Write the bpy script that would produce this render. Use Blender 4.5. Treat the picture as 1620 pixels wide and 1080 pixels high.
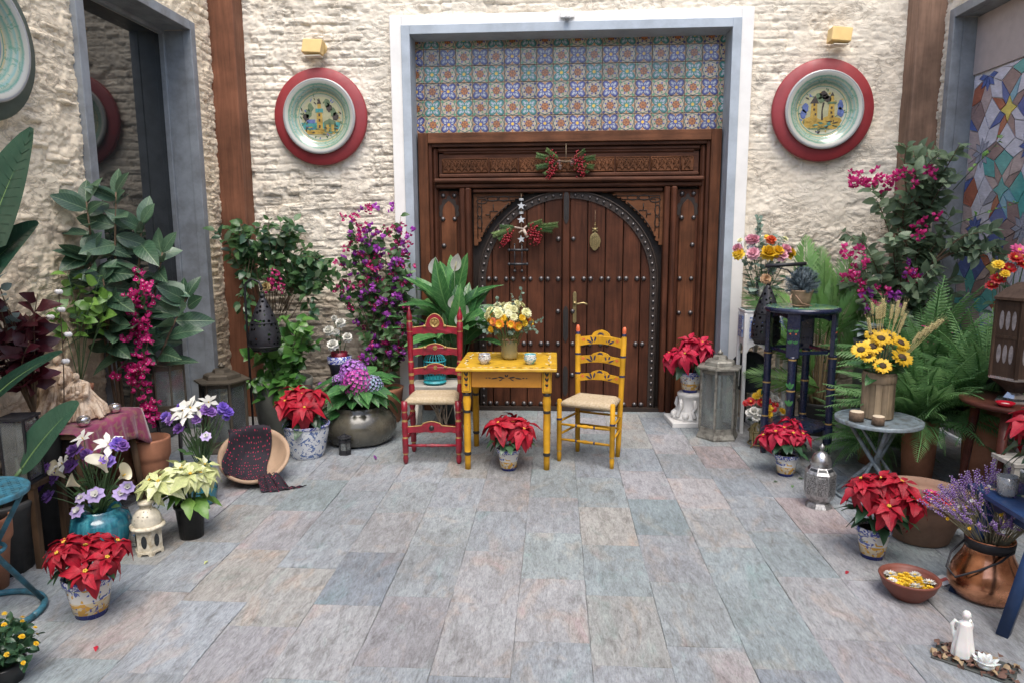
import bpy, math, random
import numpy as np
from mathutils import Vector, Matrix, Quaternion
R = math.radians
rnd = random.Random(7)
for o in list(bpy.data.objects):
    bpy.data.objects.remove(o)
scene = bpy.context.scene
COL = scene.collection

# ------------------------------------------------------------------ camera
cam_d = bpy.data.cameras.new('camera')
cam = bpy.data.objects.new('camera', cam_d)
COL.objects.link(cam)
cam_d.sensor_width = 36.0
cam_d.lens = 36.0 * 1100 / 1620
cam_d.clip_end = 400
PIT, YAW, ROL = R(8.75), R(3.61), R(0.3)
_f = Vector((-math.sin(YAW)*math.cos(PIT), math.cos(YAW)*math.cos(PIT), -math.sin(PIT)))
_r = Vector((math.cos(YAW), math.sin(YAW), 0))
_d = _f.cross(_r)
_c, _s = math.cos(ROL), math.sin(ROL)
_r, _d = _c*_r + _s*_d, -_s*_r + _c*_d
_m = Matrix((_r, -_d, -_f)).transposed().to_4x4()
_m.translation = (0, 0, 1.6)
cam.matrix_world = _m
scene.camera = cam

# ------------------------------------------------------------------ light
world = bpy.data.worlds.new('World')
scene.world = world
world.use_nodes = True
wn = world.node_tree
sky = wn.nodes.new('ShaderNodeTexSky')
sky.sky_type = 'NISHITA'
sky.sun_disc = False
SUN_EL, SUN_AZ = R(64), R(168)
sky.sun_elevation = SUN_EL
sky.sun_rotation = SUN_AZ
sky.air_density = 1.0
sky.dust_density = 3.0
bg = wn.nodes['Background']
bg.inputs['Strength'].default_value = 0.15
wn.links.new(sky.outputs[0], bg.inputs['Color'])
sun_d = bpy.data.lights.new('sun', 'SUN')
sun_d.energy = 1.4
sun_d.angle = R(40)
sun_d.color = (1.0, 0.96, 0.90)
sun = bpy.data.objects.new('sun', sun_d)
COL.objects.link(sun)
_sv = Vector((math.sin(SUN_AZ)*math.cos(SUN_EL), math.cos(SUN_AZ)*math.cos(SUN_EL), math.sin(SUN_EL)))
sun.rotation_euler = (-_sv).to_track_quat('-Z', 'Y').to_euler()
sun.location = (0, 2, 9)
scene.render.engine = 'CYCLES'
vs = scene.view_settings
vs.view_transform = 'Standard'
vs.look = 'None'
vs.gamma = 1
vs.exposure = 1.06
scene.cycles.max_bounces = 8

# ------------------------------------------------------------------ mesh builder
def rot_to(d, up=(0, 0, 1)):
    """matrix taking +X to d with +Z near up"""
    x = Vector(d).normalized()
    u = Vector(up)
    y = u.cross(x)
    if y.length < 1e-4:
        y = Vector((0, 1, 0)).cross(x)
        if y.length < 1e-4:
            y = Vector((1, 0, 0)).cross(x)
    y.normalize()
    z = x.cross(y)
    return Matrix((x, y, z)).transposed().to_4x4()

def TM(loc=(0, 0, 0), rz=0, rx=0, ry=0, s=1):
    m = Matrix.Translation(Vector(loc)) @ Matrix.Rotation(rz, 4, 'Z') @ Matrix.Rotation(ry, 4, 'Y') @ Matrix.Rotation(rx, 4, 'X')
    if isinstance(s, (int, float)):
        s = (s, s, s)
    return m @ Matrix.Diagonal((s[0], s[1], s[2], 1))

class MB:
    def __init__(self):
        self.v = []; self.f = []; self.m = []; self.s = []
    def add(self, vs_, fs, mi=0, M=None, smooth=True):
        o = len(self.v)
        if M is not None:
            vs_ = [tuple(M @ Vector(p)) for p in vs_]
        self.v.extend(tuple(p) for p in vs_)
        for f in fs:
            self.f.append(tuple(i+o for i in f))
            self.m.append(mi); self.s.append(smooth)
        return self
    def box(self, c, s, mi=0, M=None, ch=0.0):
        x, y, z = c; a, b, d = s[0]/2, s[1]/2, s[2]/2
        if ch <= 0:
            v = [(x+i*a, y+j*b, z+k*d) for i in (-1, 1) for j in (-1, 1) for k in (-1, 1)]
            f = [(0, 1, 3, 2), (4, 6, 7, 5), (0, 4, 5, 1), (2, 3, 7, 6), (0, 2, 6, 4), (1, 5, 7, 3)]
            return self.add(v, f, mi, M, False)
        ch = min(ch, a*.9, b*.9, d*.9)
        v = []; idx = {}
        for i in (-1, 1):
            for j in (-1, 1):
                for k in (-1, 1):
                    idx[(i, j, k)] = len(v)
                    v.append((x+i*a, y+j*(b-ch), z+k*(d-ch)))
                    v.append((x+i*(a-ch), y+j*b, z+k*(d-ch)))
                    v.append((x+i*(a-ch), y+j*(b-ch), z+k*d))
        g = lambda i, j, k, n: idx[(i, j, k)]+n
        f = []
        for i in (-1, 1):
            q = [g(i, -1, -1, 0), g(i, 1, -1, 0), g(i, 1, 1, 0), g(i, -1, 1, 0)]
            f.append(q if i > 0 else q[::-1])
            q = [g(-1, i, -1, 1), g(-1, i, 1, 1), g(1, i, 1, 1), g(1, i, -1, 1)]
            f.append(q if i > 0 else q[::-1])
            q = [g(-1, -1, i, 2), g(1, -1, i, 2), g(1, 1, i, 2), g(-1, 1, i, 2)]
            f.append(q if i > 0 else q[::-1])
        for i in (-1, 1):
            for j in (-1, 1):
                q = [g(i, j, -1, 0), g(i, j, 1, 0), g(i, j, 1, 1), g(i, j, -1, 1)]
                f.append(q if i*j < 0 else q[::-1])
                q = [g(i, -1, j, 0), g(i, 1, j, 0), g(i, 1, j, 2), g(i, -1, j, 2)]
                f.append(q if i*j > 0 else q[::-1])
                q = [g(-1, i, j, 1), g(1, i, j, 1), g(1, i, j, 2), g(-1, i, j, 2)]
                f.append(q if i*j < 0 else q[::-1])
        for i in (-1, 1):
            for j in (-1, 1):
                for k in (-1, 1):
                    q = [g(i, j, k, 0), g(i, j, k, 1), g(i, j, k, 2)]
                    f.append(q if i*j*k > 0 else q[::-1])
        return self.add(v, f, mi, M, False)
    def lathe(self, prof, n=24, mi=0, M=None, smooth=True, a0=0.0, mis=None, sq=None):
        v = []; k = len(prof)
        for i in range(n):
            a = a0 + 2*math.pi*i/n
            ca, sa = math.cos(a), math.sin(a)
            for (r, z) in prof:
                if sq: r = r*sq(a)
                v.append((r*ca, r*sa, z))
        o = len(self.v)
        if M is not None:
            v = [tuple(M @ Vector(p)) for p in v]
        self.v.extend(v)
        for i in range(n):
            i2 = (i+1) % n
            for j in range(k-1):
                if prof[j][0] < 1e-6 and prof[j+1][0] < 1e-6: continue
                if prof[j][0] < 1e-6: q = (i*k+j, i2*k+j+1, i*k+j+1)
                elif prof[j+1][0] < 1e-6: q = (i*k+j, i2*k+j, i*k+j+1)
                else: q = (i*k+j, i2*k+j, i2*k+j+1, i*k+j+1)
                self.f.append(tuple(t+o for t in q))
                self.m.append(mis[j] if mis else mi); self.s.append(smooth)
        return self
    def tube(self, pts, r, n=6, mi=0, M=None, smooth=True, cap=True):
        pts = [Vector(p) for p in pts]
        if not isinstance(r, (list, tuple)):
            r = [r]*len(pts)
        v = []; ref = None
        for i, p in enumerate(pts):
            t = (pts[min(i+1, len(pts)-1)] - pts[max(i-1, 0)])
            if t.length < 1e-9: t = Vector((0, 0, 1))
            t.normalize()
            if ref is None:
                ref = Vector((0, 0, 1)) if abs(t.z) < .9 else Vector((1, 0, 0))
            a = t.cross(ref)
            if a.length < 1e-5: a = t.orthogonal()
            a.normalize(); b = t.cross(a); ref = a.cross(t)
            for k in range(n):
                th = 2*math.pi*k/n
                v.append(tuple(p + a*(r[i]*math.cos(th)) + b*(r[i]*math.sin(th))))
        f = []
        for i in range(len(pts)-1):
            for k in range(n):
                f.append((i*n+k, i*n+(k+1) % n, (i+1)*n+(k+1) % n, (i+1)*n+k))
        if cap:
            f.append(tuple(range(n))[::-1])
            f.append(tuple((len(pts)-1)*n+k for k in range(n)))
        return self.add(v, f, mi, M, smooth)
    def prism(self, poly, y0, y1, mi=0, M=None, holes=None):
        """polygon in XZ extruded from y0 (front) to y1"""
        n = len(poly)
        v = [(x, y0, z) for x, z in poly] + [(x, y1, z) for x, z in poly]
        f = [tuple(range(n)), tuple(range(2*n-1, n-1, -1))]
        for i in range(n):
            j = (i+1) % n
            f.append((i, i+n, j+n, j))
        return self.add(v, f, mi, M, False)
    def strip(self, A, B, y0, y1, mi=0, M=None):
        """closed band between two open polylines A, B in XZ, extruded"""
        n = len(A)
        v = [(x, y0, z) for x, z in A]+[(x, y0, z) for x, z in B]+[(x, y1, z) for x, z in A]+[(x, y1, z) for x, z in B]
        f = []
        for i in range(n-1):
            f += [(i, i+1, n+i+1, n+i), (2*n+i, 3*n+i, 3*n+i+1, 2*n+i+1), (i, 2*n+i, 2*n+i+1, i+1), (n+i, n+i+1, 3*n+i+1, 3*n+i)]
        f += [(0, n, 3*n, 2*n), (n-1, 3*n-1, 4*n-1, 2*n-1)]
        return self.add(v, f, mi, M, False)
    def ball(self, c, r, n=10, mi=0, k=6, M=None):
        if isinstance(r, (int, float)): r = (r, r, r)
        prof = [(math.sin(math.pi*i/k), -math.cos(math.pi*i/k)) for i in range(k+1)]
        prof[0] = (0, -1); prof[-1] = (0, 1)
        m = Matrix.Translation(Vector(c)) @ Matrix.Diagonal((r[0], r[1], r[2], 1))
        if M is not None: m = M @ m
        return self.lathe(prof, n, mi, m)
    def mesh(self, name, mats):
        me = bpy.data.meshes.new(name)
        me.from_pydata(self.v, [], self.f)
        for m_ in (mats if isinstance(mats, (list, tuple)) else [mats]):
            me.materials.append(m_)
        me.polygons.foreach_set('material_index', self.m)
        me.polygons.foreach_set('use_smooth', self.s)
        me.update()
        return me
    def build(self, name, mats, parent=None, M=None, bevel=0, kind=None):
        return inst(name, self.mesh(name, mats), parent, M, bevel, kind)

def inst(name, me, parent=None, M=None, bevel=0, kind=None):
    o = bpy.data.objects.new(name, me)
    COL.objects.link(o)
    if parent is not None: o.parent = parent
    if M is not None: o.matrix_basis = M
    if bevel:
        b = o.modifiers.new('bevel', 'BEVEL'); b.width = bevel; b.segments = 2; b.limit_method = 'ANGLE'; b.angle_limit = R(40)
    if kind: o['kind'] = kind
    return o

def tag(o, label, cat, group=None):
    o['label'] = label; o['category'] = cat
    if group: o['group'] = group
    return o

def thing(name, label, cat, loc=(0, 0, 0), rz=0, group=None):
    o = bpy.data.objects.new(name, None)
    COL.objects.link(o)
    o.empty_display_size = .05
    o.location = loc; o.rotation_euler = (0, 0, rz)
    return tag(o, label, cat, group)

# ------------------------------------------------------------------ materials
def S(r, g, b):
    f = lambda c: (c/255/12.92 if c/255 <= .04045 else ((c/255+.055)/1.055)**2.4)
    return (f(r), f(g), f(b), 1)
def C4(c): return (c[0], c[1], c[2], 1)

class NT:
    def __init__(self, name):
        self.mat = bpy.data.materials.new(name); self.mat.use_nodes = True
        self.t = self.mat.node_tree; self.t.nodes.clear()
        self.out = self.n('ShaderNodeOutputMaterial')
        self.p = self.n('ShaderNodeBsdfPrincipled')
        self.l(self.p.outputs[0], self.out.inputs[0])
    def n(self, typ, **k):
        nd = self.t.nodes.new(typ)
        for a, b in k.items(): setattr(nd, a, b)
        return nd
    def l(self, a, b): self.t.links.new(a, b)
    def set(self, node, inp, val):
        if hasattr(val, 'links') or isinstance(val, bpy.types.NodeSocket): self.l(val, node.inputs[inp])
        else: node.inputs[inp].default_value = val
    def coord(self, kind='Object', scale=(1, 1, 1), rand=False):
        tc = self.n('ShaderNodeTexCoord')
        mp = self.n('ShaderNodeMapping')
        mp.inputs['Scale'].default_value = scale
        if kind == 'World':
            g = self.n('ShaderNodeNewGeometry'); self.l(g.outputs['Position'], mp.inputs[0])
        else:
            self.l(tc.outputs[kind], mp.inputs[0])
        if rand:
            oi = self.n('ShaderNodeObjectInfo')
            mu = self.n('ShaderNodeMath', operation='MULTIPLY'); mu.inputs[1].default_value = 40
            self.l(oi.outputs['Random'], mu.inputs[0])
            self.l(mu.outputs[0], mp.inputs['Location'])
        return mp.outputs[0]
    def noise(self, vec, scale=5, detail=5, rough=.6, dist=0):
        x = self.n('ShaderNodeTexNoise')
        self.l(vec, x.inputs['Vector'])
        x.inputs['Scale'].default_value = scale; x.inputs['Detail'].default_value = detail
        x.inputs['Roughness'].default_value = rough; x.inputs['Distortion'].default_value = dist
        return x.outputs['Fac']
    def ramp(self, fac, stops, interp='LINEAR'):
        r = self.n('ShaderNodeValToRGB')
        r.color_ramp.interpolation = interp
        el = r.color_ramp.elements
        while len(el) < len(stops): el.new(.5)
        for e, (p, c) in zip(el, stops):
            e.position = p; e.color = C4(c) if not isinstance(c, (int, float)) else (c, c, c, 1)
        self.l(fac, r.inputs[0])
        return r.outputs[0]
    def mix(self, fac, a, b, mode='MIX'):
        x = self.n('ShaderNodeMix', data_type='RGBA', blend_type=mode)
        self.set(x, 0, fac)
        for i, c in ((6, a), (7, b)):
            if isinstance(c, (tuple, list)): x.inputs[i].default_value = C4(c)
            else: self.l(c, x.inputs[i])
        return x.outputs[2]
    def math(self, op, a, b=0.0):
        x = self.n('ShaderNodeMath', operation=op)
        self.set(x, 0, a); self.set(x, 1, b)
        return x.outputs[0]
    def bump(self, h, strength=.4, dist=.01):
        b = self.n('ShaderNodeBump')
        b.inputs['Strength'].default_value = strength; b.inputs['Distance'].default_value = dist
        self.l(h, b.inputs['Height']); self.l(b.outputs[0], self.p.inputs['Normal'])
        return self
    def col(self, c): self.set(self.p, 'Base Color', C4(c) if isinstance(c, (tuple, list)) else c); return self
    def rough(self, r): self.set(self.p, 'Roughness', r); return self

def sc(c, k): return (min(c[0]*k, 1), min(c[1]*k, 1), min(c[2]*k, 1))
MATS = {}
def M_(name, c, rough=.5, var=.25, scale=12, bump=.0, bd=.004, metal=0, spec=.5, coat=0, kind='Object', bscale=None, dark=None, vary=0):
    """general painted / stone / metal material with mottling"""
    if name in MATS: return MATS[name]
    t = NT(name)
    v = t.coord(kind)
    n = t.noise(v, scale, 6, .65)
    cc = t.ramp(n, [(.36, dark), (.55, c), (.8, sc(c, 1+var))]) if dark is not None else t.ramp(n, [(.28, sc(c, 1-var)), (.52, c), (.78, sc(c, 1+var*.8))])
    if vary:
        oi = t.n('ShaderNodeObjectInfo')
        cc = t.mix(1.0, cc, t.ramp(oi.outputs['Random'], [(0, (1-vary,)*3), (.5, (1, 1, 1)), (1, (1+vary*.8, 1+vary*.7, 1+vary*.5))]), 'MULTIPLY')
    t.col(cc)
    t.rough(t.ramp(t.noise(v, scale*1.7, 3), [(.3, max(rough-.1, .03)), (.7, min(rough+.12, 1))]))
    t.p.inputs['Metallic'].default_value = metal
    t.p.inputs['Specular IOR Level'].default_value = spec
    t.p.inputs['Coat Weight'].default_value = coat
    if bump: t.bump(t.noise(v, bscale or scale*2.5, 6, .7), bump, bd)
    MATS[name] = t.mat
    return t.mat

def leafmat(name, c, c2=None, rough=.4, trans=.25, vein=None, spec=.5):
    if name in MATS: return MATS[name]
    t = NT(name)
    oi = t.n('ShaderNodeObjectInfo')
    v = t.coord('Object', rand=True)
    n = t.noise(v, 9, 4, .6)
    c2 = c2 or sc(c, 1.6)
    mixf = t.math('ADD', t.math('MULTIPLY', n, .55), t.math('MULTIPLY', oi.outputs['Random'], .5))
    base = t.ramp(mixf, [(.2, sc(c, .62)), (.5, c), (.82, c2)])
    hgt = t.noise(v, 30, 3)
    if vein:
        tc = t.n('ShaderNodeTexCoord'); sp = t.n('ShaderNodeSeparateXYZ'); t.l(tc.outputs['Object'], sp.inputs[0])
        ay = t.math('ABSOLUTE', sp.outputs[1])
        ph = t.math('SUBTRACT', sp.outputs[0], t.math('MULTIPLY', ay, 1.1))
        sv = t.math('SINE', t.math('MULTIPLY', ph, 62.0))
        vn = t.math('MAXIMUM', t.ramp(ay, [(.007, 1.0), (.016, 0.0)]), t.math('MULTIPLY', t.ramp(sv, [(.80, 0.0), (1.0, .5)]), 1.0))
        base = t.mix(t.math('MULTIPLY', vn, .8), base, vein)
        hgt = t.math('SUBTRACT', hgt, t.math('MULTIPLY', vn, 1.2))
    t.col(base); t.rough(rough)
    t.p.inputs['Specular IOR Level'].default_value = spec
    t.bump(hgt, .3 if vein else .12, .006 if vein else .003)
    tr = t.n('ShaderNodeBsdfTranslucent')
    t.l(t.mix(.5, base, c2), tr.inputs['Color'])
    ms = t.n('ShaderNodeMixShader'); ms.inputs[0].default_value = trans
    t.l(t.p.outputs[0], ms.inputs[1]); t.l(tr.outputs[0], ms.inputs[2])
    t.l(ms.outputs[0], t.out.inputs[0])
    MATS[name] = t.mat
    return t.mat

def glassmat(name, c=(1, 1, 1), rough=.02, tint=.0, alpha=.75):
    """thin pane: mostly see-through with a real fresnel reflection"""
    if name in MATS: return MATS[name]
    t = NT(name)
    tr = t.n('ShaderNodeBsdfTransparent'); tr.inputs['Color'].default_value = C4(c)
    t.col(c); t.rough(rough)
    t.p.inputs['Specular IOR Level'].default_value = .8
    n = t.noise(t.coord('Object'), 14, 5, .7)
    fr = t.n('ShaderNodeFresnel'); fr.inputs[0].default_value = 1.5
    gl = t.n('ShaderNodeBsdfGlossy'); gl.inputs['Roughness'].default_value = rough
    m1 = t.n('ShaderNodeMixShader'); t.l(t.ramp(n, [(.35, 1-alpha), (.8, (1-alpha)+.12)]), m1.inputs[0])
    t.l(tr.outputs[0], m1.inputs[1]); t.l(t.p.outputs[0], m1.inputs[2])
    m2 = t.n('ShaderNodeMixShader'); t.l(fr.outputs[0], m2.inputs[0])
    t.l(m1.outputs[0], m2.inputs[1]); t.l(gl.outputs[0], m2.inputs[2])
    t.l(m2.outputs[0], t.out.inputs[0])
    MATS[name] = t.mat
    return t.mat

def woodmat(name, c, axis='Z', rough=.5, contrast=.5, kind='Object', scale=1.0, bump=.35, wear=None):
    if name in MATS: return MATS[name]
    t = NT(name)
    sx = {'Z': (38, 38, 2.2), 'X': (2.2, 38, 38), 'Y': (38, 2.2, 38)}[axis]
    v = t.coord(kind, tuple(s*scale for s in sx), rand=True)
    n = t.noise(v, 1.0, 7, .65, .6)
    v2 = t.coord(kind, (3*scale,)*3, rand=True)
    n2 = t.noise(v2, 1.3, 4)
    a = t.ramp(n, [(.28, sc(c, 1-contrast)), (.5, c), (.75, sc(c, 1+contrast*.9))])
    b = t.ramp(n2, [(.3, (.55, .55, .55)), (.7, (1.15, 1.12, 1.1))])
    col = t.mix(1.0, a, b, 'MULTIPLY')
    oi = t.n('ShaderNodeObjectInfo')
    col = t.mix(1.0, col, t.ramp(oi.outputs['Random'], [(0, (.78, .76, .75)), (.5, (1, 1, 1)), (1, (1.22, 1.2, 1.17))]), 'MULTIPLY')
    if wear:
        w = t.noise(t.coord(kind, (1, 1, 1), rand=True), 26, 6, .75)
        col = t.mix(t.ramp(w, [(.6, 0.0), (.68, 1.0)]), col, wear)
    t.col(col)
    t.rough(t.ramp(n, [(.3, rough+.12), (.7, rough-.05)]))
    t.p.inputs['Specular IOR Level'].default_value = .18
    t.bump(n, bump, .004)
    MATS[name] = t.mat
    return t.mat

# ================================================================== SETTING
def lattice(seed, nx, nz):
    return np.random.RandomState(seed).rand(nz+2, nx+2)
def vnoise(x, z, freq, seed):
    x = (x+20)*freq; z = (z+20)*freq
    xi = np.floor(x).astype(int); zi = np.floor(z).astype(int)
    fx = x-xi; fz = z-zi
    fx = fx*fx*(3-2*fx); fz = fz*fz*(3-2*fz)
    L = np.random.RandomState(seed).rand(256, 256)
    g = lambda a, b: L[b % 256, a % 256]
    return (g(xi, zi)*(1-fx)+g(xi+1, zi)*fx)*(1-fz)+(g(xi, zi+1)*(1-fx)+g(xi+1, zi+1)*fx)*fz
def fbm(x, z, freq, seed, oct=4, gain=.5):
    t = 0; a = 1; s = 0
    for i in range(oct):
        t = t+a*vnoise(x, z, freq*2**i, seed+i); s += a; a *= gain
    return t/s
COURSE, BLEN = .067, .24
def wall_h(x, z, seed, mask):
    """relief of an old limewashed brick wall, metres"""
    zw = z + .05*(fbm(x, z, 1.1, seed+40, 2)-.5) + .022*(fbm(x, z, 7, seed+44, 2)-.5)
    row = np.floor(zw/COURSE)
    xs = x + (row % 2)*BLEN*.5 + .11*np.sin(row*12.9) + .03*(fbm(x, z, 6, seed+47, 2)-.5)
    fz = zw/COURSE-row; fx = xs/BLEN-np.floor(xs/BLEN)
    ed = np.minimum(np.minimum(fz, 1-fz)*COURSE, np.minimum(fx, 1-fx)*BLEN)
    jw = .005+.009*fbm(x, z, 18, seed+91, 2)
    brick = np.clip(ed/jw, 0, 1); brick = brick*brick*(3-2*brick)
    filled = np.clip((fbm(x, z, 5.5, seed+81, 3)-.36)*6, 0, 1)
    brick = 1-(1-brick)*filled
    per = np.random.RandomState(seed+9).rand(64, 64)[(row.astype(int)) % 64, (np.floor(xs/BLEN).astype(int)) % 64]
    rough = fbm(x, z, 14, seed, 4, .62)
    big = fbm(x, z, 2.2, seed+20, 3)
    crag = np.abs(fbm(x, z*1.7, 11, seed+70, 4, .6)-.5)*2
    h = mask*(brick*(.012+.009*per)-.012) + (rough-.5)*np.where((x > 1.5) & (z > 1.6) & (seed < 10), .014, .020) + (big-.5)*.03 - .012*np.clip(.22-crag, 0, 1)/.22*(.35+.65*(1-mask))*np.where((x > 1.5) & (z > 1.6) & (seed < 10), .35, 1)
    pits = np.clip((fbm(x, z, 9, seed+60, 3)-.62)*8, 0, 1)*(.3+.7*mask)
    return h - .020*pits

def grid_wall(name, us, ws, hfun, to3, skip, mat, parent=None, label=None):
    U, W = np.meshgrid(us, ws)
    H = hfun(U, W)
    P = to3(U, W, H)
    nx, nz = len(us), len(ws)
    v = np.stack(P, -1).reshape(-1, 3)
    uc = (us[:-1]+us[1:])/2; wc = (ws[:-1]+ws[1:])/2
    UC, WC = np.meshgrid(uc, wc)
    keep = ~skip(UC, WC)
    j, i = np.nonzero(keep)
    q = np.stack([j*nx+i, j*nx+i+1, (j+1)*nx+i+1, (j+1)*nx+i], -1)
    me = bpy.data.meshes.new(name)
    me.vertices.add(len(v)); me.vertices.foreach_set('co', v.ravel().astype(np.float32))
    me.loops.add(q.size); me.loops.foreach_set('vertex_index', q.ravel().astype(np.int32))
    me.polygons.add(len(q)); me.polygons.foreach_set('loop_start', np.arange(0, q.size, 4, dtype=np.int32))
    me.polygons.foreach_set('use_smooth', np.ones(len(q), dtype=bool))
    me.update(calc_edges=True); me.validate()
    me.materials.append(mat)
    return inst(name, me, parent)

def limewash(name, c, dirt, warm):
    t = NT(name)
    v = t.coord('World')
    n1 = t.noise(v, 3.0, 6, .65); n2 = t.noise(v, 22, 6, .7); n3 = t.noise(v, 1.1, 3)
    a = t.ramp(n1, [(.3, sc(c, .84)), (.5, c), (.75, sc(c, 1.06))])
    a = t.mix(t.ramp(n3, [(.42, 0.0), (.70, .7)]), a, warm)
    sp2 = t.noise(t.coord('World', (1, 1, 2.6)), 11, 7, .75, .6)
    a = t.mix(t.ramp(sp2, [(.54, 0.0), (.66, .55)]), a, t.mix(.5, sc(dirt, 1.25), warm))
    # broken plaster: darker exposed masonry patches lower on the wall where damp rises
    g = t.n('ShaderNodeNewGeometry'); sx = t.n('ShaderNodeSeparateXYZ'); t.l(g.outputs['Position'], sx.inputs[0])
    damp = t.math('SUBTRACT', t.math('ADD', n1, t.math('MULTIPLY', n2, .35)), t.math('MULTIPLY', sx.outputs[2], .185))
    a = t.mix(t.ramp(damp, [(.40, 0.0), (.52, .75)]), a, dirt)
    a = t.mix(t.ramp(n2, [(.26, .4), (.40, 0.0)]), a, dirt)
    t.col(a); t.rough(.92)
    t.p.inputs['Specular IOR Level'].default_value = .2
    b1 = t.noise(v, 60, 8, .75)
    vw = t.coord('World', (1, 1, 2.1))
    rg = t.math('ABSOLUTE', t.math('SUBTRACT', t.noise(vw, 7.5, 5, .62, .8), .5))
    crack = t.math('MULTIPLY', t.ramp(rg, [(.0, 1.0), (.018, .75), (.05, 0.0)]), t.ramp(t.noise(v, 2.3, 3), [(.42, 0.0), (.58, 1.0)]))
    a = t.mix(t.math('MULTIPLY', crack, .45), a, sc(dirt, .7)); t.col(a)
    hgt = t.math('SUBTRACT', t.math('ADD', t.math('MULTIPLY', n2, .8), t.math('MULTIPLY', b1, .45)), t.math('MULTIPLY', crack, 1.0))
    t.bump(hgt, .5, .012)
    return t.mat
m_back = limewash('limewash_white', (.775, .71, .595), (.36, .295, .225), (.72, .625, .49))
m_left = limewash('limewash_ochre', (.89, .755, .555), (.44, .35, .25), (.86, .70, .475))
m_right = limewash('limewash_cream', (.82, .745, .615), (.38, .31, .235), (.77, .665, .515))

YB, XL, XR, ZT = 6.08, -2.87, 3.0, 4.3
zs = np.concatenate([np.arange(0, 3.62, .0088), np.linspace(3.7, ZT, 14)])
# --- back wall
def bmask(x, z):
    m = fbm(x, z, 1.1, 5, 3)
    side = np.where(x < 0, 1.0, .45)
    return np.clip((m-.30)*3.2, .12, 1)*side
bw = thing('back_wall', 'limewashed old brick wall around the carved wooden door', 'wall')
us = np.arange(XL, XR+.001, .0092)
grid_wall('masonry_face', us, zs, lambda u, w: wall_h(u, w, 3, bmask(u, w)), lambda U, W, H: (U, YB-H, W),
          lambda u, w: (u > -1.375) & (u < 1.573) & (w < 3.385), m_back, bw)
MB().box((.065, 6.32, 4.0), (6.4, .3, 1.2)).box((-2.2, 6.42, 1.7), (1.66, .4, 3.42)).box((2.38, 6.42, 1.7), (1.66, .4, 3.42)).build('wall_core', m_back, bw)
# --- left wall
lw = thing('left_wall', 'ochre tinted rough plaster wall with the green ringed plate', 'wall')
us = np.concatenate([np.linspace(-2.2, 2.6, 30), np.arange(2.62, YB+.02, .0105)])
def lmask(u, w): return np.clip((fbm(u, w, 1.2, 77, 3)-.42)*3, .05, 1)*np.where(u > 5.55, 1, .5)
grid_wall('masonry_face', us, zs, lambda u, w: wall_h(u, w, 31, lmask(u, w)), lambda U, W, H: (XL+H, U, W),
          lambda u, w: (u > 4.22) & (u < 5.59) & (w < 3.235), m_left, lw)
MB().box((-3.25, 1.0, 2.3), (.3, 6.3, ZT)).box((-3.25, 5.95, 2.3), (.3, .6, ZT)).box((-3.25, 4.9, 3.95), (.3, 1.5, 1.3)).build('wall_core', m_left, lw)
# --- right wall
rw = thing('right_wall', 'cream limewashed wall holding the stained glass window', 'wall')
us = np.concatenate([np.linspace(-2.2, 2.6, 30), np.arange(2.62, YB+.02, .02)])
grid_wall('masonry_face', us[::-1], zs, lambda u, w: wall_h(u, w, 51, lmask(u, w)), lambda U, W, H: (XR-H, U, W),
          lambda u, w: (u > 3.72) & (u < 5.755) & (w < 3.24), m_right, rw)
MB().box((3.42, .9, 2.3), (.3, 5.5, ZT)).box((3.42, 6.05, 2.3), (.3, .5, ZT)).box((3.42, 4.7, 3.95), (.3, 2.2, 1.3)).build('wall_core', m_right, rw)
# --- unseen wall added behind the viewer, kept low to let in frontal sky light
ew = thing('added_rear_wall', 'plain cream wall added unseen behind the viewer to shape the sky light', 'wall')
MB().box((.06, -2.35, 1.3), (6.6, .3, 2.6)).build('masonry_face', m_right, ew)

# bricks that stand proud of the limewash, one by one
def brick_mesh(seed, mat):
    r = random.Random(seed); b = MB(); nx, nz = 5, 3
    w, h = .205*r.uniform(.8, 1.1), .048*r.uniform(.85, 1.1)
    vs_ = []
    for j in range(nz+1):
        for i in range(nx+1):
            ex = 1 if i in (0, nx) else 0; ez = 1 if j in (0, nz) else 0
            x = -w/2+w*i/nx+r.uniform(-.005, .005); z = -h/2+h*j/nz+r.uniform(-.003, .003)
            y = .016 if (ex or ez) else -.002+r.uniform(-.006, .006)
            if ex and ez: x *= .93; z *= .8
            vs_.append((x, y, z))
    fs = [(j*(nx+1)+i, j*(nx+1)+i+1, (j+1)*(nx+1)+i+1, (j+1)*(nx+1)+i) for j in range(nz) for i in range(nx)]
    b.add(vs_, fs)
    return b.mesh('brick', mat)
def put_bricks(wall, mat, spots, to):
    ms = [brick_mesh(k, mat) for k in range(9)]
    for (u, w) in spots:
        M = to(u, w) @ TM((0, 0, 0), rx=R(rnd.uniform(-4, 4)), ry=R(rnd.uniform(-2.5, 2.5)), s=(rnd.uniform(.7, 1.1), rnd.uniform(.7, 1.3), rnd.uniform(.85, 1.1)))
        inst('brick', rnd.choice(ms), wall, M)
def in_plate(x, z): return (x+2.0)**2+(z-2.59)**2 < .42**2 or (x-2.16)**2+(z-2.58)**2 < .42**2
spots = []
for row in range(2, 53):
    z = (row+.5)*COURSE
    x = XL+.3+rnd.random()*.2
    while x < XR-.35:
        ok = not (-1.52 < x < 1.72) and not in_plate(x, z)
        mk = float(bmask(np.array([x]), np.array([z]))[0])
        if ok and rnd.random() < (mk*.8 if x < 0 else (mk*.8 if z < 1.7 else .0)): spots.append((x, z))
        x += BLEN*rnd.uniform(.92, 1.12)
rnd.shuffle(spots); spots = spots[:300]
put_bricks(bw, m_back, spots, lambda u, w: TM((u, YB-float(wall_h(np.array([u]), np.array([w]), 3, bmask(np.array([u]), np.array([w])))[0])-.001, w)))
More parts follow.
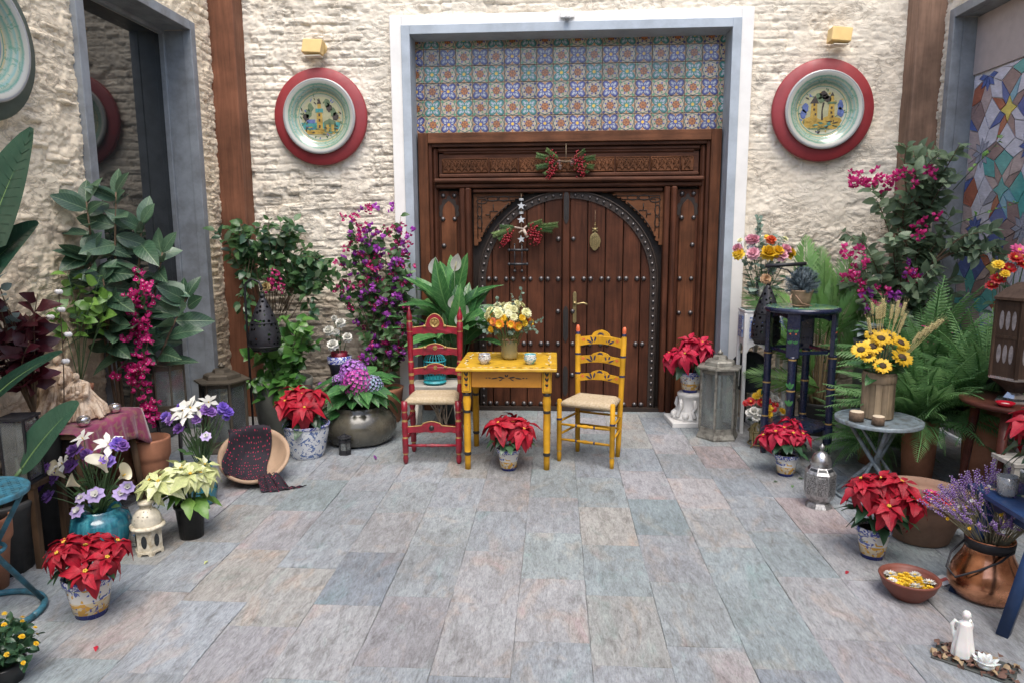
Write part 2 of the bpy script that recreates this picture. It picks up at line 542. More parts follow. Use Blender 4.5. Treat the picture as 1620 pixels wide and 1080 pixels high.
spots = [(5.74+rnd.uniform(-.03, .03), (r_+.5)*COURSE) for r_ in range(3, 42)] + [(rnd.uniform(3.5, 4.1), (rnd.randint(20, 42)+.5)*COURSE) for _ in range(26)]
put_bricks(lw, m_left, spots, lambda u, w: TM((XL+.006, u, w), rz=R(90)))

# --- floor: individual flagstones on a bed
def flagmat():
    t = NT('flagstone')
    oi = t.n('ShaderNodeObjectInfo')
    st = t.noise(t.coord('Object', (30, 8, 8), rand=True), 1.0, 10, .8, .5)
    md = t.noise(t.coord('Object', (9, 4.0, 4), rand=True), 1.8, 8, .74, .8)
    pt = t.noise(t.coord('Object', (1.5, .8, 1), rand=True), 3.4, 5, .6, 1.0)
    n3 = t.noise(t.coord('Object', (1, .5, 1), rand=True), 95, 5, .75)
    gr = t.noise(t.coord('Object', (150, 34, 20), rand=True), 1.0, 4, .7)
    wd = t.noise(t.coord('World'), 1.3, 5, .6)
    c = oi.outputs['Color']
    tint = t.ramp(pt, [(.26, (.88, 1.03, 1.0)), (.40, (1, 1, 1)), (.54, (1.0, .99, 1.0)), (.63, (1.10, 1.0, .93)), (.72, (1.18, .96, .93)), (.82, (.95, .97, 1.05))])
    a = t.mix(1.0, c, tint, 'MULTIPLY')
    a = t.mix(1.0, a, t.ramp(st, [(.27, (.40, .39, .38)), (.40, (.78, .77, .76)), (.52, (1.04, 1.04, 1.04)), (.68, (1.26, 1.26, 1.25)), (.82, (1.45, 1.44, 1.41))]), 'MULTIPLY')
    a = t.mix(1.0, a, t.ramp(md, [(.28, (.62, .60, .58)), (.46, (1.0, 1.0, 1.0)), (.72, (1.14, 1.14, 1.13))]), 'MULTIPLY')
    a = t.mix(1.0, a, t.ramp(wd, [(.30, (.80, .79, .77)), (.55, (1.02, 1.02, 1.02)), (.75, (1.08, 1.08, 1.09))]), 'MULTIPLY')
    a = t.mix(1.0, a, t.ramp(gr, [(.30, (.66, .65, .64)), (.48, (1.0, 1.0, 1.0)), (.70, (1.24, 1.24, 1.23))]), 'MULTIPLY')
    a = t.mix(t.ramp(n3, [(.28, .6), (.40, 0.0)]), a, (.085, .083, .08))
    a = t.mix(t.ramp(n3, [(.66, 0.0), (.75, .5)]), a, (.50, .50, .49))
    t.col(a)
    t.rough(t.ramp(st, [(.3, .60), (.7, .36)]))
    t.bump(t.math('ADD', t.math('ADD', st, t.math('MULTIPLY', md, .7)), t.math('MULTIPLY', gr, .5)), .8, .009)
    return t.mat
m_flag = flagmat()
fl = MB().box((0, 2.2, -.0545), (14, 14, .1)).build('floor', M_('grout', (.25, .25, .245), .9, .4, 30, .4))
fl['kind'] = 'structure'
def flag_mesh(seed):
    r = random.Random(100+seed); b = MB()
    w, l, n = .2985/2, .5125/2, 6
    top = []
    for i in range(n): top.append((-w+2*w*i/n, -l+r.uniform(-.0028, .0012)))
    for i in range(n): top.append((w+r.uniform(-.0028, .0012), -l+2*l*i/n))
    for i in range(n): top.append((w-2*w*i/n, l+r.uniform(-.0028, .0012)))
    for i in range(n): top.append((-w+r.uniform(-.0028, .0012), l-2*l*i/n))
    m = len(top)
    vs_ = [(x*.992, y*.995, 0) for x, y in top]+[(x, y, -.0025) for x, y in top]+[(x, y, -.02) for x, y in top]
    fs = [tuple(range(m))]
    for k in (0, m):
        fs += [(k+i, k+m+i, k+m+(i+1) % m, k+(i+1) % m) for i in range(m)]
    b.add(vs_, fs, 0, None, False)
    return b.mesh('flagstone', m_flag)
fm = [flag_mesh(k) for k in range(6)]
PAL = [(.33, .345, .36), (.34, .36, .355), (.30, .345, .345), (.37, .345, .335), (.37, .335, .34), (.385, .36, .32), (.29, .315, .345), (.35, .35, .36)]
PH = {0: 2.27, 1: 2.60, 2: 2.78, 3: 2.87, 4: 2.83, 5: 2.55, 6: 2.41, 7: 2.55, 8: 2.42, 9: 2.63}
SPEC = {(9, 4): (.40, .30, .29), (0, 1): (.40, .34, .28), (1, 0): (.40, .365, .315), (0, 3): (.30, .355, .35), (7, 2): (.27, .34, .35), (6, 2): (.42, .37, .31), (5, 1): (.315, .36, .35), (2, 0): (.26, .29, .33), (3, 0): (.33, .345, .345), (0, 0): (.33, .345, .37), (8, 0): (.30, .35, .345), (10, 2): (.44, .31, .29), (8, 3): (.40, .345, .33), (8, 2): (.37, .36, .345)}
for k in range(-5, 16):
    x = -1.655+.2995*(k+.5)
    ph = PH.get(k, 2.2+rnd.random()*.5)
    for j in range(-2, 8):
        y = ph+.5135*(j+.5)
        if y > 6.55 or y < 1.6 or x < -3.0 or x > 3.1: continue
        o = inst('flagstone', fm[(k*5+j*3) % 6], fl, TM((x, y, rnd.uniform(-.0015, .0015)+.002), rz=R(180 if rnd.random() < .5 else 0), rx=R(rnd.uniform(-.15, .15)), ry=R(rnd.uniform(-.15, .15))))
        c = SPEC.get((k, j)) or rnd.choice(PAL)
        kk = rnd.uniform(.90, 1.08)*1.10
        g_ = sum(c)/3; c = tuple(g_+(q-g_)*.56 for q in c)
        o.color = (c[0]*kk*.70, c[1]*kk*.75, c[2]*kk*.785, 1)
# the rest of the court behind the viewer keeps the same stone as one sheet
pg = MB().box((0, -.42, -.003), (6.2, 3.6, .012)).build('pavement', m_flag); pg['kind'] = 'structure'; pg.color = (.26, .27, .285, 1)

# --- timber posts in the corners
m_post = woodmat('post_timber', (.165, .072, .042), 'Z', .55, .35, scale=.8, bump=.2)
m_post2 = woodmat('post_timber_pale', (.27, .17, .12), 'Z', .55, .3, scale=.8, bump=.2)
MB().box((0, 0, 2.3), (.235, .19, 4.6), ch=.006).build('corner_post', m_post)
o = bpy.data.objects['corner_post']; o.location = (-2.773, 5.995, 0)
tag(o, 'reddish brown square timber post in the corner beside the dark window', 'post')
o2 = MB().box((0, 0, 2.3), (.235, .19, 4.6), ch=.006).build('corner_post', m_post2); o2.location = (2.918, 5.995, 0)
tag(o2, 'pale brown square timber post in the corner beside the stained glass', 'post')

# --- windows
m_steel = M_('grey_steel', (.23, .25, .27), .45, .25, 7, .15, .003, dark=(.17, .18, .19))
m_dark = M_('dark_void', (.012, .013, .014), .6, .2)
t = NT('dark_glass'); t.col((.012, .015, .016)); t.rough(.03); t.p.inputs['IOR'].default_value = 1.7
t.bump(t.noise(t.coord('Object'), 1.2, 2), .02, .02)
m_dglass = t.mat
wl = thing('dark_window', 'tall grey steel window with dark reflecting glass on the ochre wall', 'window', (XL, 0, 0))
Y0, Y1, ZW = 4.197, 5.614, 3.25
b = MB()
for (ya, yb_, za, zb_) in ((Y0, Y0+.075, 0, ZW), (Y1-.075, Y1, 0, ZW), (Y0+.075, Y1-.075, ZW-.07, ZW)):
    b.box((-.005, (ya+yb_)/2, (za+zb_)/2), (.07, yb_-ya, zb_-za), ch=.003)
b.build('frame', m_steel, wl)
b = MB()
b.box((-.135, Y1-.055, ZW/2-.02), (.19, .03, ZW-.1)).box((-.135, Y0+.055, ZW/2-.02), (.19, .03, ZW-.1)).box((-.135, (Y0+Y1)/2, ZW-.055), (.19, Y1-Y0-.15, .03))
b.build('reveal', m_steel, wl)
b = MB()
for (ya, yb_, za, zb_) in ((Y0+.07, Y0+.1, 0, ZW-.07), (Y1-.1, Y1-.07, 0, ZW-.07), (Y0+.1, Y1-.1, ZW-.1, ZW-.07)):
    b.box((-.20, (ya+yb_)/2, (za+zb_)/2), (.04, yb_-ya, zb_-za), ch=.003)
b.build('sash', m_steel, wl)
MB().box((-.225, (Y0+Y1)/2, ZW/2-.05), (.012, Y1-Y0-.16, ZW-.1)).build('pane', m_dglass, wl)

wr = thing('stained_glass_window', 'tall grey steel window with star patterned stained glass panes', 'window', (XR, 0, 0))
Y0, Y1, ZW = 3.70, 5.774, 3.255
b = MB()
for (ya, yb_, za, zb_) in ((Y0, Y0+.07, 0, ZW), (Y1-.07, Y1, 0, ZW), (Y0+.07, Y1-.07, ZW-.07, ZW)):
    b.box((.005, (ya+yb_)/2, (za+zb_)/2), (.07, yb_-ya, zb_-za), ch=.003)
b.build('frame', m_steel, wr)
b = MB()
b.box((.10, Y1-.055, ZW/2-.02), (.12, .03, ZW-.1)).box((.10, Y0+.055, ZW/2-.02), (.12, .03, ZW-.1)).box((.10, (Y0+Y1)/2, ZW-.055), (.12, Y1-Y0-.15, .03))
b.build('reveal', m_steel, wr)
MB().box((.162, (Y0+Y1)/2, ZW/2-.03), (.012, Y1-Y0-.14, ZW-.09)).build('lead_came', M_('came', (.55, .53, .52), .5, .2), wr)
ZP = 2.76
MB().box((.145, (Y0+Y1)/2, (ZP+ZW-.07)/2), (.016, Y1-Y0-.15, ZW-.07-ZP-.01)).build('blind_panel', M_('blind_panel', (.42, .35, .33), .5, .12), wr)
def panemat(n, c, k=.25):
    t = NT('pane_'+n); v = t.coord('Object', (3, 3, 14))
    t.col(t.ramp(t.noise(v, 2.2, 4, .6, 1.5), [(.3, sc(c, 1-k)), (.6, c), (.8, sc(c, 1+k))])); t.rough(.16)
    t.bump(t.noise(v, 6, 3), .2, .003)
    return t.mat
pm = {'lilac': panemat('lilac', (.62, .60, .68)), 'pink': panemat('pink', (.48, .37, .36)), 'brown': panemat('brown', (.30, .20, .19)), 'rust': panemat('rust', (.40, .13, .075)),
      'blue': panemat('blue', (.10, .14, .36)), 'teal': panemat('teal', (.11, .38, .36)), 'yellow': panemat('yellow', (.72, .58, .12)), 'grey': panemat('grey', (.30, .30, .36)), 'sky': panemat('sky', (.22, .42, .52))}
def pane(poly, col):
    """poly in (y,z) on the window plane; shrink and give thickness"""
    cy = sum(p[0] for p in poly)/len(poly); cz = sum(p[1] for p in poly)/len(poly)
    pts = []
    for (y, z) in poly:
        d = math.hypot(y-cy, z-cz)
        k = max(.3, 1-.0055/max(d, .01))
        pts.append((cy+(y-cy)*k, cz+(z-cz)*k))
    lo, hi = Y0+.09, Y1-.09
    if any(p[1] > ZP-.008 or p[1] < .1 for p in pts):
        pts = [(p[0], min(max(p[1], .1), ZP-.008)) for p in pts]
    pts = [(min(max(p[0], lo), hi), p[1]) for p in pts]
    ar = abs(sum(pts[i][0]*pts[(i+1) % len(pts)][1]-pts[(i+1) % len(pts)][0]*pts[i][1] for i in range(len(pts))))
    if ar < .0012: return
    b = MB(); b.prism([(p[0]-cy, p[1]-cz) for p in pts], 0, .007)
    # prism lies in XZ facing -Y; turn it to face -X
    b.build('pane', pm[col], wr, TM((.143, cy, cz), rz=R(-90)) @ Matrix.Diagonal((-1, 1, 1, 1)))
PER = .54
def star8(cy, cz, Rr, rr, rot=0):
    return [(cy+(Rr if i % 2 == 0 else rr)*math.cos(math.pi*i/8+rot), cz+(Rr if i % 2 == 0 else rr)*math.sin(math.pi*i/8+rot)) for i in range(16)]
r2 = random.Random(3)
for a in range(-1, 6):
    for c in range(-1, 8):
        cy = 4.97+PER*(a-2); cz = 1.62+PER*(c-3)*1.02
        Rr, rr = PER*.5, PER*.5*.66
        stp = star8(cy, cz, Rr, rr)
        for i in range(0, 16, 2):      # inner rosette: 8 kites, then 8 points
            p0 = stp[i]; pa = stp[(i-1) % 16]; pb = stp[(i+1) % 16]
            mid = (cy+(p0[0]-cy)*.42, cz+(p0[1]-cz)*.42)
            q1 = (cy+(pa[0]-cy)*.38, cz+(pa[1]-cz)*.38); q2 = (cy+(pb[0]-cy)*.38, cz+(pb[1]-cz)*.38)
            pane([(cy, cz), q1, mid, q2], ['blue', 'grey'][(a+c) % 2])
            pane([q1, pa, p0, pb, q2, mid], r2.choice([['lilac', 'lilac', 'rust', 'pink'], ['lilac', 'brown', 'pink', 'teal']][(a+c) % 2]))
        # gap between four stars, filled without leftovers: centre star, arms and kites
        oy, oz = cy+PER/2, cz+PER*1.02/2
        k = PER*.17
        ax = [(oy+k*math.cos(math.pi/2*i), oz+k*math.sin(math.pi/2*i)) for i in range(4)]
        dg = [(oy+k*.5*math.cos(math.pi/4+math.pi/2*i), oz+k*.5*math.sin(math.pi/4+math.pi/2*i)) for i in range(4)]
        pane([q for pr_ in zip(ax, dg) for q in pr_], 'yellow' if c >= 4 else ('teal' if (a+c) % 2 else 'yellow' if r2.random() < .3 else 'teal'))
        cor = [(cy+PER, cz+PER*1.02, 10), (cy, cz+PER*1.02, 14), (cy, cz, 2), (cy+PER, cz, 6)]
        I = []
        for (sy_, sz_, ti) in cor:
            sp_ = star8(sy_, sz_, Rr, rr); I.append((sp_[(ti-1) % 16], sp_[ti], sp_[(ti+1) % 16]))
        tips = [(oy+PER/2, oz), (oy, oz+PER*.51), (oy-PER/2, oz), (oy, oz-PER*.51)]
        for i in range(4):
            nearA = min((I[i][0], I[i][2]), key=lambda q: math.hypot(q[0]-ax[i][0], q[1]-ax[i][1]))
            nearB = I[i][2] if nearA is I[i][0] else I[i][0]
            D = I[i][1]
            pane([ax[i], nearA, D, dg[i]], r2.choice(['brown', 'blue', 'sky', 'lilac', 'pink', 'rust']))
            pane([ax[(i+1) % 4], dg[i], D, nearB], r2.choice(['brown', 'blue', 'sky', 'lilac', 'pink', 'grey']))
            j = (i-1) % 4
            oB = min((I[j][0], I[j][2]), key=lambda q: math.hypot(q[0]-ax[i][0], q[1]-ax[i][1]))
            pane([tips[i], nearA, ax[i], oB], r2.choice(['brown', 'blue', 'teal', 'lilac', 'rust']))

# ================================================================== DOORWAY
m_plaster = M_('smooth_plaster', (.78, .765, .73), .8, .08, 5, .15, .003, kind='World')
m_frame = M_('blue_grey_frame', (.40, .45, .50), .5, .16, 5, .12, .003, dark=(.33, .37, .41))
CX = .098
def frame_poly(b, x0, x1, zt, w, y0, y1, mi=0, z0=0):
    b.box(((x0+x0+w)/2, (y0+y1)/2, (z0+zt)/2), (w, y1-y0, zt-z0), mi)
    b.box(((x1+x1-w)/2, (y0+y1)/2, (z0+zt)/2), (w, y1-y0, zt-z0), mi)
    b.box(((x0+x1)/2, (y0+y1)/2, zt-w/2), (x1-x0-2*w, y1-y0, w), mi)
    return b
ds = thing('door_surround', 'white plaster surround and blue grey metal frame of the doorway', 'door frame')
b = MB(); frame_poly(b, -1.39, 1.588, 3.395, .1, 6.035, 6.34)
b.build('plaster_band', m_plaster, ds, bevel=.006)
b = MB(); frame_poly(b, -1.291, 1.489, 3.314, .072, 6.02, 6.30)
b.build('metal_frame', m_frame, ds, bevel=.003)
MB().box((.098, 6.42, 1.65), (2.9, .1, 3.4)).build('backing', m_dark, ds)

# tiles over the door --------------------------------------------------------
TP = .14
m_tile = M_('tile_ground', (.41, .31, .22), .22, .22, 30, .12, .001, coat=.3, vary=.25)
def tm(n, c, r=.18): return M_('glaze_'+n, c, r, .3, 60, .05, .001, coat=.3, vary=.22)
g_blue, g_navy, g_pale, g_teal, g_dteal, g_or, g_cream, g_brown, g_green, g_yel = (tm('blue', (.075, .085, .28)), tm('navy', (.025, .022, .11)), tm('pale', (.40, .42, .47)), tm('teal', (.06, .22, .19)),
    tm('dteal', (.02, .11, .12)), tm('orange', (.46, .17, .035)), tm('cream', (.45, .37, .26)), tm('brown', (.20, .07, .035)), tm('green', (.10, .25, .13)), tm('yellow', (.70, .45, .07)))
def fan(b, c, poly, y, mi):
    b.prism([(c[0]+p[0], c[1]+p[1]) for p in poly], y, y+.002, mi)
def tile_base(mats):
    b = MB(); h = TP/2-.0018
    b.box((0, .006, 0), (2*h, .012, 2*h), 0, ch=.002)
    return b
def petal(th, r0, r1, w):
    ct, st = math.cos(th), math.sin(th)
    pts = [(r0, 0), (r0+(r1-r0)*.35, -w), (r0+(r1-r0)*.8, -w*.8), (r1, 0), (r0+(r1-r0)*.8, w*.8), (r0+(r1-r0)*.35, w)]
    return [(x*ct-z*st, x*st+z*ct) for x, z in pts]
def tile_star(c_out, c_in, c_leaf, name):
    """four-lobed star: dark outlined lobes to the corners with a pale palmette in each"""
    b = tile_base(None)
    n = 32
    def r_(a, k): return k*(.44+.56*abs(math.sin(2*a))**1.25)
    b.prism([(r_(2*math.pi*i/n, .086)*math.cos(2*math.pi*i/n), r_(2*math.pi*i/n, .086)*math.sin(2*math.pi*i/n)) for i in range(n)], -.0012, .002, 1)
    b.prism([(r_(2*math.pi*i/n, .075)*math.cos(2*math.pi*i/n), r_(2*math.pi*i/n, .075)*math.sin(2*math.pi*i/n)) for i in range(n)], -.0024, .002, 2)
    for q in range(4):
        th = math.pi/4+q*math.pi/2
        fan(b, (0, 0), petal(th, .030, .068, .010), -.0036, 3)
        for s in (-.42, .42): fan(b, (0, 0), petal(th+s, .022, .048, .006), -.0036, 3)
    fan(b, (0, 0), [(.014*math.cos(i*math.pi/4), .014*math.sin(i*math.pi/4)) for i in range(8)], -.0036, 4)
    for q in range(4):
        fan(b, (0, 0), petal(q*math.pi/2, .046, .067, .006), -.0012, 5)
    return b.mesh('tile', [m_tile, c_out, c_in, c_leaf, g_yel, g_or])
def tile_flower(c_leaf):
    b = tile_base(None)
    n = 24
    ring = lambda k, w, ph=0: [(k*(1+w*math.cos(8*2*math.pi*i/n+ph))*math.cos(2*math.pi*i/n), k*(1+w*math.cos(8*2*math.pi*i/n+ph))*math.sin(2*math.pi*i/n)) for i in range(n)]
    b.prism(ring(.066, .05), -.0012, .002, 5)
    b.prism(ring(.060, .05), -.0022, .002, 1)
    for q in range(8):
        fan(b, (0, 0), petal(q*math.pi/4+.39, .030, .052, .007), -.0032, 6 if q % 2 else 4)
    b.prism(ring(.032, .12), -.0034, .002, 2)
    for q in range(6): fan(b, (0, 0), petal(q*math.pi/3, .008, .027, .006), -.0046, 3)
    for q in range(4):
        th = math.pi/4+q*math.pi/2
        fan(b, (0, 0), petal(th, .064, .090, .011), -.0012, 4)
    return b.mesh('tile', [m_tile, g_cream, g_brown, g_or, c_leaf, g_dteal, g_blue])
t_blue = tile_star(g_navy, g_blue, g_pale, 'blue'); t_teal = tile_star(g_dteal, g_teal, g_pale, 'teal'); t_flow = tile_flower(g_green); t_flow2 = tile_flower(g_navy)
YT = 6.262
tp = thing('tile_panel', 'panel of painted ceramic tiles above the carved wooden door', 'tile panel', (0, YT, 0))
x0 = -1.219-.07
for r_ in range(6):
    for c in range(20):
        x = x0+TP*(c+.5); z = 2.478+TP*(r_+.5)
        if x > 1.5 or x < -1.28: continue
        me = (t_blue if r_ % 2 == 0 else t_teal) if (c+r_) % 2 == 0 else (t_flow if rnd.random() < .6 else t_flow2)
        inst('tile', me, tp, TM((x+rnd.uniform(-.0008, .0008), rnd.uniform(0, .003), z+rnd.uniform(-.0008, .0008)), rx=R(rnd.uniform(-.8, .8)), rz=R(rnd.uniform(-.8, .8)), ry=R(rnd.choice((0, 90, 180))+rnd.uniform(-.6, .6)), s=(1, 1, 1)))
MB().box((.1, .022, 2.9), (2.7, .014, .88)).build('bedding', M_('mortar', (.40, .34, .29), .9, .2, 30), tp)

# carved wooden door ---------------------------------------------------------
m_wood = woodmat('door_wood', (.080, .029, .0150), 'Z', .55, .5)
m_woodx = woodmat('door_wood_h', (.082, .033, .0185), 'X', .55, .5)
m_woodl = woodmat('door_wood_outer', (.125, .048, .022), 'Z', .55, .45)
m_woodlx = woodmat('door_wood_outer_h', (.130, .054, .027), 'X', .55, .45)
m_carve = woodmat('carved_wood', (.150, .062, .028), 'X', .55, .4)
m_iron = M_('forged_iron', (.13, .12, .12), .36, .3, 30, .2, .001, metal=.7)
m_strap = M_('dark_strap_iron', (.035, .03, .028), .5, .3, 30, .2, .001, metal=.4)
m_black = M_('blackened_wood', (.026, .016, .011), .6, .35)
m_brass = M_('old_brass', (.34, .27, .13), .38, .35, 40, .2, .001, metal=.85)
dr = thing('carved_wooden_door', 'large studded brown wooden double door with carved arch and spandrels', 'door')
def zframe(x0, x1, z0, zt, w, y0, y1, name, mz, mx, ch=.004):
    MB().box((x0+w/2, (y0+y1)/2, (z0+zt)/2), (w, y1-y0, zt-z0), ch=ch).build(name, mz, dr)
    MB().box((x1-w/2, (y0+y1)/2, (z0+zt)/2), (w, y1-y0, zt-z0), ch=ch).build(name, mz, dr)
    MB().box(((x0+x1)/2, (y0+y1)/2-.001, zt-w/2), (x1-x0-2*w, y1-y0, w), ch=ch).build(name, mx, dr)
WX0, WX1 = -1.206, 1.404
zframe(WX0, WX1, 0, 2.472, .088, 6.19, 6.36, 'outer_frame', m_woodl, m_woodlx)
zframe(WX0+.088, WX1-.088, 0, 2.384, .03, 6.215, 6.36, 'moulding', m_wood, m_woodx)
zframe(WX0+.118, WX1-.118, 0, 2.354, .045, 6.235, 6.36, 'moulding', m_wood, m_woodx, .015)
# frieze
MB().box((CX, 6.30, 2.20), (2.26, .08, .20)).build('frieze_board', m_woodx, dr)
def frieze_block(x, w, seed):
    r = random.Random(seed); b = MB()
    h = .125
    b.box((0, .012, 0), (w, .02, h), 0, ch=.004)
    k = int(w/.055)
    for i in range(k):
        cx = -w/2+w*(i+.5)/k
        for s in (1, -1):
            pts = [(cx+.024*math.cos(a)*s*(1-a/9), -.003, .008*s+.045*math.sin(a)*(1-a/8)) for a in [j*.75 for j in range(9)]]
            b.tube(pts, .0038, 5)
        b.tube([(cx-.026, -.003, -.05), (cx, -.003, 0), (cx+.026, -.003, .05)], .003, 5)
        b.tube([(cx-.026, -.003, .05), (cx, -.003, 0), (cx+.026, -.003, -.05)], .003, 5)
    b.tube([(-w/2+.006, -.001, -h/2+.006), (w/2-.006, -.001, -h/2+.006), (w/2-.006, -.001, h/2-.006), (-w/2+.006, -.001, h/2-.006), (-w/2+.006, -.001, -h/2+.006)], .004, 4)
    b.build('carved_panel', m_carve, dr, TM((x, 6.245, 2.196)))
xx = -1.01
for i, w in enumerate([.42, .26, .30, .27, .27, .30, .26, .12]):
    if w: frieze_block(xx+w/2, w-.012, i); xx += w
MB().box((CX, 6.27, 2.31), (2.2, .05, .05), ch=.02).build('moulding', m_woodx, dr)
MB().box((CX, 6.255, 2.108), (2.26, .07, .035), ch=.01).build('moulding', m_woodx, dr)
MB().box((CX, 6.225, 2.064), (2.34, .11, .04), ch=.014).build('cornice', m_woodx, dr)
MB().box((CX, 6.245, 2.022), (2.32, .07, .04), ch=.01).build('cornice', m_woodx, dr)
# posts either side of the leaves
for x in (-.795, .99):
    MB().box((x-.028, 6.245, 1.0), (.05, .09, 2.0), ch=.008).build('jamb', m_wood, dr)
    MB().box((x+.026, 6.225, 1.0), (.05, .13, 2.0), ch=.012).build('jamb', m_wood, dr)
MB().box((CX, 6.26, 1.975), (1.66, .07, .03), ch=.008).build('lintel', m_woodx, dr)
MB().box((CX, 6.345, 1.0), (2.4, .02, 2.0)).build('backboard', m_black, dr)
ME_STUD = MB().lathe([(.021, 0), (.0215, .005), (.017, .013), (.009, .0185), (0, .020)], 12).mesh('stud', m_iron)
ME_STUDS = MB().lathe([(.0125, 0), (.0125, .004), (.009, .010), (0, .013)], 10).mesh('stud', m_iron)
def stud(x, y, z, s=1, me=None): inst('stud', me or ME_STUD, dr, TM((x, y, z), rx=R(90), s=s*rnd.uniform(.93, 1.05)))
# side panels with pointed arch heads
def scallop(cx, cz, rx, rz, n, amp, a0, a1):
    out = []
    N = n*6
    for i in range(N+1):
        t_ = i/N; a = a0+(a1-a0)*t_
        k = 1+amp*abs(math.sin(math.pi*n*t_))
        x = math.cos(a); z = math.sin(a)
        zz = z*(1+.22*(1-abs(x))**1.5)
        out.append((cx+rx*k*x, cz+rz*k*zz))
    return out
for s, xc in ((1, -.953), (-1, 1.148)):
    MB().box((xc, 6.29, .99), (.235, .03, 1.98), ch=.003).build('side_panel', m_wood, dr)
    out = scallop(xc, 1.80, .080, .098, 7, .20, R(-28), R(208))
    b = MB(); b.prism([(x, z) for x, z in out], 6.270, 6.28); b.build('arch_head', m_black, dr)
    inn = [(xc+.056*math.cos(a), 1.80+.075*math.sin(a)*(1+.25*(1-abs(math.cos(a)))**1.5)) for a in [R(-10+200*i/16) for i in range(17)]]
    poly = [(xc-.068, .03), (xc+.068, .03), (xc+.068, 1.745), (xc+.056, 1.76)] + inn[1:-1] + [(xc-.056, 1.76), (xc-.068, 1.745)]
    b = MB(); b.prism(poly, 6.252, 6.279); b.build('inner_plank', m_woodl, dr, bevel=.003)
    for dx, z in ((-.05, 1.94), (.05, 1.94), (-.052, 1.735), (.052, 1.735), (-.048*s, 1.50), (-.052, 1.205), (.048, 1.205), (.05, .90), (-.05, .90), (.05, .35), (-.05, .35)):
        stud(xc+dx, 6.251 if z < 1.8 else 6.274, z, .95)
# leaves: planks under the arch
AZ, AR = 1.175, .80
ACX = .105
def arc_z(x, Rr): return AZ+math.sqrt(max(Rr*Rr-(x-ACX)**2, 0))
YL = 6.268
seams = [-.695, -.571, -.414, -.257, -.10, .058], [.125, .282, .439, .596, .753, .905]
for side in seams:
    for a, c in zip(side[:-1], side[1:]):
        a_, c_ = a+.004, c-.004
        pts = [(a_, .035), (c_, .035)]
        for i in range(9):
            x = c_+(a_-c_)*i/8
            pts.append((x, max(arc_z(x, AR-.02), .2)))
        b = MB(); b.prism([(x-(a+c)/2, z) for x, z in pts], 0, .035)
        b.build('plank', m_wood, dr, TM(((a+c)/2, YL+rnd.uniform(-.002, .002), 0)), bevel=.004)
    inner = [x for x in side[1:-1]]
    for z in (1.203, .616, .058):
        for x in inner:
            stud(x-.03, YL-.002, z); stud(x+.03, YL-.002, z)
xm0, xm1 = .058, .125
for z in (1.556, 1.203, .91, .616, .33, .058):
    stud(xm0-.035, YL-.002, z); stud(xm1+.03, YL-.002, z)
# meeting stile with iron straps
MB().box(((xm0+xm1)/2, YL-.004, 1.0), (.064, .05, 1.94), ch=.008).build('meeting_stile', m_wood, dr)
for zc, h in ((1.83, .26), (.80, .30), (.28, .26)):
    b = MB(); b.prism([(-.024, -h/2+.03), (-.012, -h/2), (0, -h/2-.018), (.012, -h/2), (.024, -h/2+.03), (.024, h/2-.03), (.012, h/2), (0, h/2+.012), (-.012, h/2), (-.024, h/2-.03)], 0, .006)
    b.prism([(-.012, -h/2+.05), (0, -h/2+.03), (.012, -h/2+.05), (.012, h/2-.05), (0, h/2-.03), (-.012, h/2-.05)], -.005, .0)
    b.build('iron_strap', m_strap, dr, TM(((xm0+xm1)/2, YL-.036, zc)), bevel=.002)
# studded arch band
N = 48
A = [(ACX+AR*math.cos(math.pi*i/N), AZ+AR*math.sin(math.pi*i/N)) for i in range(N+1)]
B = [(ACX+(AR-.066)*math.cos(math.pi*i/N), AZ+(AR-.066)*math.sin(math.pi*i/N)) for i in range(N+1)]
A = [(ACX+AR, .02)]+A+[(ACX-AR, .02)]; B = [(ACX+AR-.066, .02)]+B+[(ACX-AR+.066, .02)]
b = MB(); b.strip(A, B, YL-.012, YL+.02); b.build('arch_band', m_black, dr)
b = MB()
for off, rr in ((0.003, .009),):
    pts = [(ACX+AR-off, YL-.014, .02)]+[(ACX+(AR-off)*math.cos(math.pi*i/N), YL-.014, AZ+(AR-off)*math.sin(math.pi*i/N)) for i in range(N+1)]+[(ACX-AR+off, YL-.014, .02)]
    b.tube(pts, rr, 6)
b.build('arch_bead', m_black, dr)
rs = AR-.036
n = 37
for i in range(n):
    a = math.pi*(i+.5)/n
    if abs(a-math.pi/2) < .05: continue
    stud(ACX+rs*math.cos(a), YL-.012, AZ+rs*math.sin(a), 1.15, ME_STUDS)
ME_LINK = MB().lathe([(.022, 0), (.022, .004), (.016, .006), (.0, .006)], 10).mesh('band_boss', m_iron)
for k in range(17):
    for s in (-1, 1): stud(ACX+s*rs, YL-.012, .06+k*.067, 1.15, ME_STUDS)
MB().box((.10, 6.26, .018), (1.7, .10, .034)).build('threshold', m_black, dr)
